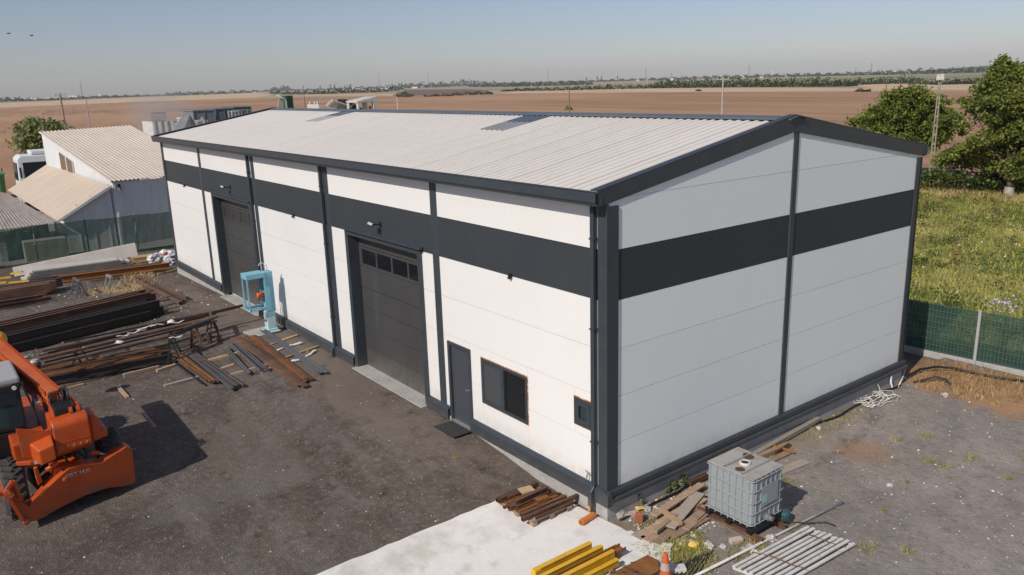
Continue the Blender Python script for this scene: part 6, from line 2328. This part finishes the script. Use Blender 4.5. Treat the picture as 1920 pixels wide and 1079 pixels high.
# ------------------------------------------------------------------ poles
def pole(u, vt, P, label, r=.12, m=CONCP, arms=True, cap=None):
    P = Vector(P)
    d = ray(u, vt)
    t = (P.y - CAMP[1]) / d[1]
    top = CAMP[2] + d[2] * t
    e = thing('utility_pole', P, label, 'pole')
    G().lathe([(r, 0), (r * .62, top - P.z)], P, (0, 0, 1), 10).obj('shaft', m, e)
    if arms:
        n = Vector((ray(960, 500)[1], -ray(960, 500)[0], 0)).normalized()
        G().bar(P + Vector((0, 0, top - P.z - .25)) - n * .7, P + Vector((0, 0, top - P.z - .25)) + n * .7, .09, .09).obj('cross_arm', m, e)
        for s in (-.6, 0, .6):
            G().lathe([(.05, 0), (.07, .1), (.03, .2)], P + Vector((0, 0, top - P.z - .2)) + n * s, (0, 0, 1), 8).obj('insulator', GREYP, e)
    return e


def at_range(u, dist):
    d = ray(u, hz(u))
    k = dist / math.hypot(d[0], d[1])
    return (CAMP[0] + d[0] * k, CAMP[1] + d[1] * k, FZ)


pole(110, 175, at_range(113, 118), 'concrete pole with cross-arm left of the bush by the shed', .17)
pole(158, 186, at_range(160, 125), 'thin plain pole just right of the cross-armed one', .10, GALV, False)
pole(1356, 145, at_range(1356, 96), 'pale slim concrete pole behind the middle of the ridge', .13, mat('pale_pole', (.42, .38, .33), .9), True)
pole(1067, 156, at_range(1067, 178), 'dark timber pole in the brown field behind the ridge', .15, WPOLE, False)
pole(743, 182, at_range(743, 130), 'short white post behind the ridge in the brown field', .09, WHITEP, False)
pole(1664, 150, at_range(1664, 330), 'distant timber pole above the left walnut tree', .22, WPOLE, True)
pole(569, 160, at_range(569, 420), 'distant dark pole before the far hedge', .25, WPOLE, False)

# the slotted concrete floodlight mast
P = onz(1742, 357, -.6)
ms = thing('light_mast', P, 'tall slotted concrete mast with a white floodlight beside the trees', 'mast')
top = 7.35
vd = Vector((ray(1750, 260)[1], -ray(1750, 260)[0], 0)).normalized()     # faces the yard
nd = Vector((vd.y, -vd.x, 0))
for s in (-1, 1):
    g = G()
    b0, b1 = P + vd * s * .125, P + vd * s * .065 + Vector((0, 0, top - P.z))
    g.bar(b0, b1, .085, .17, nd)
    g.obj('flange', CONCP, ms)
for k in range(12):
    z = (top - P.z) * (k + .2) / 12
    w = .20 - .11 * k / 12
    c = P + Vector((0, 0, z))
    G().bar(c - vd * w / 2, c + vd * w / 2, .12, .16).obj('web', CONCP, ms)
g = G().cbox(P + Vector((0, 0, top - P.z + .25)), (.50, .30, .42), Matrix((vd, nd, Vector((0, 0, 1)))).transposed())
hd = g.obj('floodlight', WHITEP, ms, bevel=.03)
G().cbox(P + Vector((0, 0, top - P.z + .02)), (.16, .2, .2), Matrix((vd, nd, Vector((0, 0, 1)))).transposed()).obj('bracket', BLACK, ms)
for s in (-.1, .12):
    G().cbox(P + Vector((0, 0, top - P.z + .25 + s)) - nd * .155 * (1 if nd.dot(Vector((10, -60, 0))) < 0 else -1), (.36, .02, .05), Matrix((vd, nd, Vector((0, 0, 1)))).transposed()).obj('louvre', GREYP, hd)

# ------------------------------------------------------------------ trees
def tree(base, lobes, ncl, nleaf, size, trunk_r, trunk_h, label, name='tree', cat='tree', mats=None, probs=(.5, .27, .23), bark=BARK, group=None, spread=.42):
    base = Vector(base)
    t = thing(name, base, label, cat, group)
    lobes = [(np.array(c, float), np.array(r, float)) for c, r in lobes]
    wts = np.array([r[0] * r[1] * r[2] for c, r in lobes]) ** .8
    wts /= wts.sum()
    cl = []
    while len(cl) < ncl:
        c, r = lobes[RNG.choice(len(lobes), p=wts)]
        v = RNG.normal(size=3)
        v /= np.linalg.norm(v)
        k = RNG.uniform(.45, 1.0) ** .6 if RNG.uniform() < .85 else RNG.uniform(1.0, 1.35)
        cl.append(c + v * r * k)
    cl = np.array(cl)
    n = ncl * nleaf
    sel = np.repeat(np.arange(ncl), nleaf)
    sp = spread * RNG.uniform(.6, 1.3, size=ncl)
    Pn = cl[sel] + RNG.normal(size=(n, 3)) * (sp[sel][:, None] * np.array([1, 1, .62]))
    Pn[:, 2] = np.maximum(Pn[:, 2], base.z + .05)
    mats = mats or [LEAFA, LEAFB, LEAFC]
    clm = RNG.choice(len(mats), ncl, p=probs)
    mi = np.where(RNG.uniform(size=n) < .6, clm[sel], RNG.choice(len(mats), n, p=probs))
    V = leaves(Pn, size, .6)
    link('crown', quad_mesh('crown', V, mi, mats), t)
    g = G()
    cen = np.mean([c for c, r in lobes], axis=0)
    fork = base + Vector((0, 0, trunk_h))
    g.tube([base - Vector((0, 0, .1)), base + Vector((.05, 0, trunk_h * .5)), fork], [trunk_r * 1.25, trunk_r, trunk_r * .85], 9)
    for c, r in lobes:
        tip = Vector(c + np.array([0, 0, r[2] * .4]))
        mid = fork.lerp(tip, .5) + Vector((random.uniform(-.3, .3), random.uniform(-.3, .3), .3))
        g.tube([fork - Vector((0, 0, .1)), mid, tip], [trunk_r * .5, trunk_r * .32, .03], 6)
    for i in RNG.choice(ncl, min(ncl, 36), replace=False):
        e = Vector(cl[i])
        c, r = min(lobes, key=lambda q: np.linalg.norm(q[0] - cl[i]))
        s = fork.lerp(Vector(c), .8)
        g.tube([s, s.lerp(e, .5) + Vector((0, 0, .2)), e], [trunk_r * .18, .03, .012], 5)
    g.obj('trunk', bark, t, smooth=True)
    return t


def tp(u, v, rng_):
    """point at horizontal range rng_ seen at a pixel"""
    d = ray(u, v)
    k = rng_ / math.hypot(d[0], d[1])
    return CAMP + d * k


R1, R2 = 74.0, 65.0
b1 = tp(1700, 335, R1)
lob = []
for u, v, ru, rv in ((1700, 203, 42, 22), (1655, 220, 34, 20), (1735, 203, 32, 20), (1632, 240, 28, 18), (1695, 235, 42, 24), (1757, 225, 26, 22), (1784, 236, 16, 18), (1735, 255, 30, 16), (1672, 262, 30, 15), (1612, 245, 18, 11), (1602, 254, 12, 6), (1690, 180, 24, 10), (1716, 174, 16, 8), (1800, 243, 9, 10), (1715, 275, 18, 9)):
    k = R1 / FPX * 1.03
    lob.append((tp(u, v, R1 + random.uniform(-1.5, 1.5)), (ru * k, ru * k * .95, rv * k)))
tree((b1[0], b1[1], FZ), lob, 400, 120, .105, .28, 1.5, 'broad dark walnut tree behind the mast and gable roof', 'walnut_tree', spread=.27)
b2 = tp(1893, 352, R2)
lob = []
for u, v, ru, rv in ((1890, 135, 20, 13), (1870, 155, 20, 15), (1910, 160, 28, 22), (1845, 176, 18, 13), (1820, 196, 13, 10), (1850, 205, 22, 11), (1890, 195, 32, 20), (1935, 200, 28, 38), (1882, 230, 26, 12), (1858, 254, 20, 10), (1912, 245, 32, 18), (1832, 268, 12, 7), (1812, 284, 14, 6), (1796, 292, 9, 4), (1850, 283, 15, 7), (1902, 280, 28, 12), (1945, 275, 24, 28), (1908, 312, 26, 10), (1882, 304, 12, 7), (1885, 118, 9, 6), (1930, 308, 30, 18), (1868, 312, 14, 9), (1838, 300, 14, 7), (1900, 325, 16, 7), (1945, 325, 24, 12)):
    k = R2 / FPX * 1.03
    lob.append((tp(u, v, R2 + random.uniform(-1.2, 1.2)), (ru * k, ru * k * .95, rv * k)))
walnut2 = tree((b2[0], b2[1], FZ), lob, 520, 115, .10, .26, 1.2, 'tall spreading walnut tree cut by the right picture edge', 'walnut_tree', spread=.25)
G().lathe([(.35, 0), (.32, .4), (.305, .75)], (b2[0], b2[1], FZ), (0, 0, 1), 10).obj('limewashed_trunk_base', PALEBARK, walnut2)
b3 = tp(1787, 338, 67)
lob = []
for u, v, ru, rv in ((1795, 292, 24, 12), (1775, 304, 14, 10), (1812, 305, 14, 9)):
    k = 67 / FPX
    lob.append((tp(u, v, 67), (ru * k, ru * k, rv * k)))
tree((b3[0], b3[1], FZ), lob, 40, 36, .13, .06, 1.8, 'thin young tree standing between the two walnut trees', 'young_tree', bark=PALEBARK, spread=.3)
# bushes in the rough strip under the trees
for i, (u, v, ru, rv) in enumerate(((1722, 334, 9, 5), (1757, 332, 15, 6), (1806, 334, 12, 8), (1838, 338, 18, 5), (1862, 326, 13, 12), (1876, 344, 14, 5), (1918, 341, 17, 9))):
    k = 66 / FPX
    p = tp(u, v, 66.5)
    tree((p[0], p[1], FZ), [((p[0], p[1], p[2]), (ru * k, ru * k, rv * k))], 20, 40, .11, .04, .2, ORD[i] + ' dark green bush from the left under the walnut trees', 'bush', 'bush', mats=[LEAFB, HEDGEA, LEAFA], probs=(.45, .4, .15), group='bushes under the walnut trees', spread=.3)
# tree behind the shed
p = tp(78, 262, 96)
k = 96 / FPX
tree((p[0], p[1], FZ), [(tp(80, 258, 96), (30 * k, 28 * k, 22 * k)), (tp(62, 268, 96), (17 * k, 17 * k, 14 * k)), (tp(95, 244, 96), (16 * k, 16 * k, 11 * k)), (tp(72, 240, 96), (14 * k, 14 * k, 10 * k))], 130, 80, .15, .2, 1.0,
     'grey green bushy tree between the pole and the shed', 'bushy_tree', mats=[LEAFG, LEAFA, GRASSB], probs=(.6, .2, .2), spread=.5)

# ------------------------------------------------------------------ meadow grass and flowers
def meadow_pts(n, xs, ys):
    x = RNG.uniform(*xs, n)
    y = ys[0] + (ys[1] - ys[0]) * RNG.uniform(0, 1, n)
    return np.stack([x, y, np.full(n, FZ + .04)], 1)


Pm = meadow_pts(90000, (-28, 14), (15.6, 56))
# keep what the photo can see: right of the hall
keepm = (Pm[:, 0] > -2.5 - (Pm[:, 1] - 15) * .62)
Pm = Pm[keepm]
nz_ = np.sin(Pm[:, 0] * .9 + np.sin(Pm[:, 1] * .7) * 2) + np.sin(Pm[:, 1] * .53 + 1.3) + RNG.normal(size=len(Pm)) * .8
mi_ = np.where(nz_ > .6, 0, np.where(nz_ > -.9, 1, 2))
dry = Pm[:, 1] > 47
idx0 = [Pm[(mi_ == 0) & ~dry], Pm[(mi_ == 1) & ~dry], Pm[(mi_ == 2) & ~dry], Pm[dry]]
grass('meadow_grass', idx0[0], .17, .06, [GRASSA, GRASSC, GRASSB], [.5, .38, .12], .7)
grass('meadow_grass', idx0[1], .18, .06, [GRASSA, GRASSB], [.5, .5], .7)
grass('meadow_grass', idx0[2], .26, .06, [GRASSB, GRASSC, GRASSA], [.65, .15, .2], .7)
grass('dry_grass', idx0[3], .32, .06, [GRASSC, GRASSA], [.85, .15], .6)
# weed clumps standing out of the grass: broad leaves, dry docks
wc = meadow_pts(900, (-24, 12), (16.5, 52))
wc = wc[wc[:, 0] > -2.5 - (wc[:, 1] - 15) * .62]
PW, MW = [], []
for c in wc:
    n = int(RNG.integers(18, 60))
    r = RNG.uniform(.15, .6)
    k = RNG.choice(3, p=[.6, .3, .1])
    q = np.stack([c[0] + RNG.normal(size=n) * r, c[1] + RNG.normal(size=n) * r, c[2] + RNG.uniform(.05, .4 if k < 2 else .8, n)], 1)
    PW.append(q)
    MW += [k] * n
link('meadow_weeds', quad_mesh('meadow_weeds', leaves(np.concatenate(PW), .06, .8), MW, [LEAFB, LEAFA, mat('dry_dock', (.20, .10, .055), .9)]), kind='stuff')
fl = meadow_pts(2200, (-16, 10), (16, 42))
fl[:, 2] += RNG.uniform(.15, .32, len(fl))
link('wild_flowers', quad_mesh('wild_flowers', leaves(fl, .035, 3, .9), RNG.choice(3, len(fl), p=[.4, .45, .15]), [PETALW, PETALY, PETALP]), kind='stuff')
# lilac flowering plant by the fence
p = onz(1882, 572, .9)
q = Vector((p.x, p.y, 0))
pl = thing('flowering_plant', (p.x, p.y, FZ), 'tall lilac flowering plant just behind the green fence', 'plant')
Pf = np.array([[p.x + random.gauss(0, .25), p.y + random.gauss(0, .25), FZ + random.uniform(.9, 1.75)] for i in range(120)])
link('flowers', quad_mesh('flowers', leaves(Pf, .032, 1, .9), [0] * 120, [PETALP]), pl, kind='stuff')
g = G()
for i in range(14):
    a = Vector((p.x + random.gauss(0, .06), p.y + random.gauss(0, .06), FZ))
    g.tube([a, a + Vector((random.gauss(0, .22), random.gauss(0, .22), random.uniform(1.1, 1.6)))], .008, 4)
g.obj('stems', GRASSB, pl)

# ------------------------------------------------------------------ hedges, far trees, villages
def hedge(name, px, per, size, mats, probs, label=None, cat=None, group=None, kind='stuff', thick=.35):
    """px: [(u, v_base, height_px)] polyline of the hedge foot"""
    P = []
    szs = []
    for i in range(len(px) - 1):
        (u0, v0, h0_), (u1, v1, h1_) = px[i], px[i + 1]
        n = int(per * abs(u1 - u0))
        ts = RNG.uniform(0, 1, n)
        for t in ts:
            u, v, h = u0 + (u1 - u0) * t, v0 + (v1 - v0) * t, h0_ + (h1_ - h0_) * t
            dp_ = max(v - hz(u), 2.6)
            b = onz(u, hz(u) + dp_, FZ)
            D = math.hypot(b.x - CAMP[0], b.y - CAMP[1])
            mod = .75 + .35 * math.sin(u * .35 + v) + .18 * math.sin(u * 1.1)
            z = FZ + RNG.uniform(0, 1) ** .8 * h * D / FPX * mod
            j = RNG.normal(size=2) * h * D / FPX * thick
            P.append((b.x + j[0], b.y + j[1], z))
            szs.append(size * D / FPX)
    P = np.array(P)
    V = leaves(P, 1.0, .4, .8)
    c = P[:, None]
    V = c + (V - c) * np.array(szs)[:, None, None]
    return link(name, quad_mesh(name, V, RNG.choice(len(mats), len(P), p=probs), mats), kind=kind, label=label, cat=cat, group=group)


HM = [HEDGEA, HEDGEB, HEDGEC]
hedge('hedgerow', [(508, 176, 4), (545, 177.5, 5), (600, 177, 7), (650, 175, 11), (700, 174, 9), (735, 172, 10), (758, 168, 11)], 8, 1.3, HM, [.55, .35, .1])
hedge('hedgerow', [(745, 182, 8), (760, 183, 10), (774, 181, 8)], 14, 1.2, HM, [.5, .3, .2])
hedge('hedgerow', [(795, 182, 3), (820, 181, 4), (840, 181, 5), (870, 179, 7), (925, 177, 4)], 7, 1.1, HM, [.6, .3, .1])
hedge('hedgerow', [(940, 172, 3), (980, 171, 5), (1060, 170, 6), (1130, 168, 8), (1180, 167, 8), (1230, 166, 7)], 8, 1.2, HM, [.6, .3, .1])
hedge('hedgerow', [(1228, 166, 12), (1290, 165, 14), (1340, 164.5, 13), (1380, 164, 15), (1440, 164, 13), (1500, 163.5, 15), (1560, 163, 12), (1610, 162, 10)], 14, 1.5, HM, [.35, .45, .2])
hedge('hedgerow', [(1600, 160, 10), (1660, 158, 10), (1700, 157, 11), (1750, 160, 8), (1820, 158, 9), (1900, 157, 8)], 10, 1.3, HM, [.5, .4, .1])
hedge('hedgerow', [(880, 164, 5), (960, 163, 6), (1040, 161, 7), (1110, 159, 5)], 8, 1.3, HM, [.4, .4, .2])
hedge('far_wood', [(498, 167, 2), (520, 167, 7), (545, 166, 8), (552, 165, 2)], 12, 1.4, HM, [.3, .5, .2])
hedge('far_wood', [(750, 166, 8), (830, 164, 9), (870, 162, 10), (905, 161, 7), (990, 161, 6)], 8, 1.4, HM, [.3, .5, .2])
hedge('far_wood', [(-60, 193, 6), (0, 191.5, 7), (30, 190.5, 6), (60, 189.5, 2), (120, 187.5, 3), (200, 184, 4), (300, 180.5, 2.4), (325, 180, 6), (400, 177, 5), (480, 174, 4)], 6, 1.2, HM, [.4, .4, .2])
hedge('far_wood', [(480, 172.5, 1.6), (700, 165.5, 2), (900, 160.5, 2), (1100, 154.5, 3), (1300, 149, 4.5), (1440, 145.5, 5), (1560, 143, 5), (1700, 140, 7), (1800, 137.5, 8), (1960, 134, 9)], 7, 1.3, HM, [.35, .45, .2])
sh_ = hedge('shrub', [(1605, 172.5, 4), (1618, 172.8, 6), (1632, 172.5, 3)], 12, 1.2, HM, [.4, .4, .2], 'low shrub mound at the edge of the ploughed field', 'shrub', None, None)
hedge('shrub', [(1305, 171.5, 2), (1310, 171.6, 3), (1315, 171.5, 2)], 14, 1.0, HM, [.8, .2, 0], 'tiny dark shrub alone on the stubble strip', 'shrub', None, None)
hedge('shrub', [(100 * 0 + 1060, 207, 5), (1066, 207, 8), (1072, 207, 3)], 12, 1.4, [LEAFA, LEAFB, GRASSA], [.4, .3, .3], 'green shrub at the foot of the dark timber pole', 'shrub', None, None)
for i, (u, h) in enumerate(((601, 6), (620, 8), (628, 8), (658, 8), (1100, 7), (1120, 8.5), (1128, 8), (1158, 8))):
    vb = hz(u) + 3.0
    b = onz(u, vb, FZ)
    D = (Vector(b) - Vector(CAMP)).length
    hh = (h + 1.5) * D / FPX
    r = 1.1 * D / FPX
    n = 160
    z = RNG.uniform(0, 1, n)
    a = RNG.uniform(0, 6.28, n)
    rr_ = r * np.sin(np.clip(z * .95 + .05, 0, 1) * math.pi) ** .6
    Pp = np.stack([b.x + rr_ * np.cos(a), b.y + rr_ * np.sin(a), FZ + z * hh], 1)
    link('poplar_tree', quad_mesh('poplar_tree', leaves(Pp, .55 * D / FPX), [0] * n, [HEDGEA]), label='slim dark poplar standing on the far horizon behind the hall', cat='tree', group='poplars on the horizon')


HOUSEN = [0]


def house(u, dp_, wpx, hpx, red=True, big=False, seed=0):
    b = onz(u, hz(u) + dp_, FZ)
    D = (Vector(b) - Vector(CAMP)).length
    k = D / FPX
    w, h = wpx * k, hpx * k
    t = Vector((_R[0], _R[1], 0)).normalized()
    f = Vector((_F[0], _F[1], 0)).normalized()
    rw = .55 if not big else .85
    g = G()
    c = Vector((b.x, b.y, FZ))
    m = Matrix((t, f, Vector((0, 0, 1)))).transposed()
    g.cbox(c + Vector((0, 0, h * rw / 2)), (w, w * .7, h * rw), m)
    g.slot(1)
    A = [c + t * (-w * .54) + f * (-w * .4) + Vector((0, 0, h * rw)), c + t * (w * .54) + f * (-w * .4) + Vector((0, 0, h * rw)), c + t * (w * .5) + Vector((0, 0, h)), c - t * (w * .5) + Vector((0, 0, h)),
         c + t * (-w * .54) + f * (w * .4) + Vector((0, 0, h * rw)), c + t * (w * .54) + f * (w * .4) + Vector((0, 0, h * rw))]
    g.add(A, [(0, 1, 2, 3), (3, 2, 5, 4), (0, 3, 4), (1, 5, 2), (0, 4, 5, 1)])
    side = 'left' if u < 480 else ('middle' if u < 1100 else 'right')
    if big:
        g.obj('far_hall', [HALLW, HALLW], label='long pale industrial hall on the %s horizon' % side, cat='hall', group='far halls, %s horizon' % side)
    else:
        g.obj('far_house', [HOUSEW, HOUSER if red else HALLW], label='tiny %s house in the village on the %s horizon' % ('red-roofed' if red else 'white', side), cat='house', group='far %s houses, %s horizon' % ('red-roofed' if red else 'white', side))


HR = random.Random(5)
for i in range(26):
    u = HR.uniform(35, 200)
    house(u, HR.uniform(2.8, 4.6), HR.uniform(2.5, 5.5), HR.uniform(2, 3.6), HR.random() < .6)
for i in range(14):
    house(HR.uniform(330, 480), HR.uniform(2.8, 4.2), HR.uniform(2.5, 5), HR.uniform(1.6, 2.8), HR.random() < .5)
for i in range(14):
    house(HR.uniform(640, 760), HR.uniform(3, 4.6), HR.uniform(3, 7), HR.uniform(2, 3.2), HR.random() < .5)
for i in range(24):
    house(HR.uniform(1180, 1450), HR.uniform(2.8, 5.5), HR.uniform(3, 7), HR.uniform(2.2, 4), HR.random() < .6)
for i in range(20):
    house(HR.uniform(1440, 1720), HR.uniform(3, 5.5), HR.uniform(3, 6), HR.uniform(2.2, 4.2), HR.random() < .55)
for u, dp_, w, h in ((140, 3.5, 12, 4.5), (672, 3.2, 16, 3), (725, 4.4, 14, 3.2), (800, 4.0, 24, 5), (778, 5.0, 10, 3), (939, 4.6, 28, 3.6), (1150, 3.2, 16, 3), (1190, 3.4, 12, 3), (1592, 5, 7, 4), (1705, 6, 6, 3.5)):
    house(u, dp_, w, h, False, True)
# white water tower
b = onz(1449, hz(1449) + 3.2, FZ)
k = (b - Vector(CAMP)).length / FPX
wt_ = G().lathe([(1.0 * k, 0), (.9 * k, 5 * k), (1.3 * k, 6 * k), (1.3 * k, 8.5 * k), (.3 * k, 9.5 * k)], b, (0, 0, 1), 12).obj('water_tower', WHITEP, label='white water tower on the horizon right of centre', cat='water tower')


def pylon(u, vt, dp_, label):
    b = onz(u, hz(u) + dp_, FZ)
    D = (b - Vector(CAMP)).length
    k = D / FPX
    h = (hz(u) + dp_ - vt) * k
    w = 2.2 * k
    t = Vector((_R[0], _R[1], 0)).normalized()
    f = Vector((_F[0], _F[1], 0)).normalized()
    g = G()
    th = .16 * k
    lv = [0, .22, .42, .6, .76, .9, 1.0]
    wd_ = [1.0, .72, .5, .34, .24, .18, .08]
    for s in (-1, 1):
        for q in (-1, 1):
            for i in range(len(lv) - 1):
                a = b + t * s * w * wd_[i] / 2 + f * q * w * wd_[i] / 2 + Vector((0, 0, h * lv[i]))
                c = b + t * s * w * wd_[i + 1] / 2 + f * q * w * wd_[i + 1] / 2 + Vector((0, 0, h * lv[i + 1]))
                c2 = b - t * s * w * wd_[i + 1] / 2 + f * q * w * wd_[i + 1] / 2 + Vector((0, 0, h * lv[i + 1]))
                g.bar(a, c, th, th)
                g.bar(a, c2, th * .6, th * .6)
    for z, ww in ((.74, 2.2), (.86, 1.7)):
        g.bar(b - t * w * ww / 2 + Vector((0, 0, h * z)), b + t * w * ww / 2 + Vector((0, 0, h * z)), th, th)
    g.obj('pylon', PYLON, label=label, cat='pylon')


for u, vt, dp_, lb in ((155, 158, 4, 'grey lattice pylon over the village on the left horizon'), (712, 138, 4, 'lattice pylon on the horizon behind the ridge, left of centre'), (804, 138, 4, 'lattice pylon above the long pale hall behind the ridge'),
                       (1028, 132, 4, 'lattice pylon on the horizon right of the ridge middle'), (1211, 129, 4.5, 'lattice pylon over the village left of the pale pole'), (1259, 137, 4, 'shorter lattice pylon just left of the pale pole'),
                       (1404, 125, 4, 'lattice pylon above the wood right of the pale pole'), (1604, 128, 4, 'short pylon left of the tallest right-hand pylon'), (1633, 120, 5, 'tallest lattice pylon above the left walnut tree')):
    pylon(u, vt, dp_, lb)
# low hill on the far right
hp2 = [at_range(1700, 6200), at_range(1790, 6200), at_range(1850, 6200), at_range(1950, 6200), at_range(2100, 6200)]
g = G()
tops = [2, 16, 24, 30, 34]
for i in range(4):
    a, b = Vector(hp2[i]), Vector(hp2[i + 1])
    fdir = Vector((_F[0], _F[1], 0)).normalized() * 600
    A_, B_ = a + Vector((0, 0, tops[i])), b + Vector((0, 0, tops[i + 1]))
    g.add([a - fdir, b - fdir, B_, A_, a + fdir, b + fdir], [(0, 1, 2, 3), (3, 2, 5, 4)])
g.obj('hills', HEDGEA, kind='structure')
# two birds
for i, (u, v) in enumerate(((16, 63), (59, 67))):
    p = Vector(tp(u, v, 60))
    bd = thing('bird', p, ('dark bird gliding at the upper left edge of the sky', 'dark bird with raised wing right of the gliding one')[i], 'bird')
    G().blob(p, (.04, .10, .035), 2, .05, 1).obj('body', BLACK, bd, smooth=True)
    for s in (-1, 1):
        G().prism([p + Vector((0, .03, 0)), p + Vector((s * .13 * .6, s * .13, .02 + .06 * i * (s > 0))), p + Vector((s * .08, s * .10 - .05, .02)), p + Vector((0, -.05, 0))], (0, 0, .008)).obj('wing', BLACK, bd)

# ------------------------------------------------------------------ air
# thin volume standing in for a pale blurred smudge behind the far roof end
dm_ = bpy.data.materials.new('pale_smudge')
dm_.use_nodes = True
t = dm_.node_tree
t.nodes.clear()
o_ = t.nodes.new('ShaderNodeOutputMaterial')
vp = t.nodes.new('ShaderNodeVolumePrincipled')
vp.inputs['Color'].default_value = (.93, .90, .86, 1)
tc = t.nodes.new('ShaderNodeTexCoord')
ln = t.nodes.new('ShaderNodeVectorMath')
ln.operation = 'LENGTH'
t.links.new(tc.outputs['Object'], ln.inputs[0])
r = t.nodes.new('ShaderNodeMapRange')
r.inputs[1].default_value = 1.0
r.inputs[2].default_value = .1
n = t.nodes.new('ShaderNodeTexNoise')
n.inputs['Scale'].default_value = 1.6
n.inputs['Detail'].default_value = 4
t.links.new(tc.outputs['Object'], n.inputs['Vector'])
t.links.new(ln.outputs['Value'], r.inputs[0])
mu = t.nodes.new('ShaderNodeMath')
mu.operation = 'MULTIPLY'
t.links.new(r.outputs[0], mu.inputs[0])
t.links.new(n.outputs[0], mu.inputs[1])
m2 = t.nodes.new('ShaderNodeMath')
m2.operation = 'MULTIPLY'
m2.inputs[1].default_value = .5
t.links.new(mu.outputs[0], m2.inputs[0])
t.links.new(m2.outputs[0], vp.inputs['Density'])
t.links.new(vp.outputs[0], o_.inputs['Volume'])
du = G().blob((0, 0, 0), (1, 1, 1), 3, 0).obj('pale_smudge', dm_, kind='stuff')
c_ = onx(298, 212, -66)
du.location = c_
du.scale = (3.0, 3.4, 2.6)
hb = G().box(-7100, 7100, -7100, 7100, -2.2, 120)
hzo = hb.obj('haze', mat('haze_air', (1, 1, 1)), kind='stuff')
hm = MATS['haze_air']
t = hm.node_tree
t.nodes.clear()
o_ = t.nodes.new('ShaderNodeOutputMaterial')
vp = t.nodes.new('ShaderNodeVolumePrincipled')
vp.inputs['Color'].default_value = (.95, .97, 1.0, 1)
vp.inputs['Density'].default_value = .000085
vp.inputs['Anisotropy'].default_value = 0.0
t.links.new(vp.outputs[0], o_.inputs['Volume'])
hzo.display_type = 'WIRE'
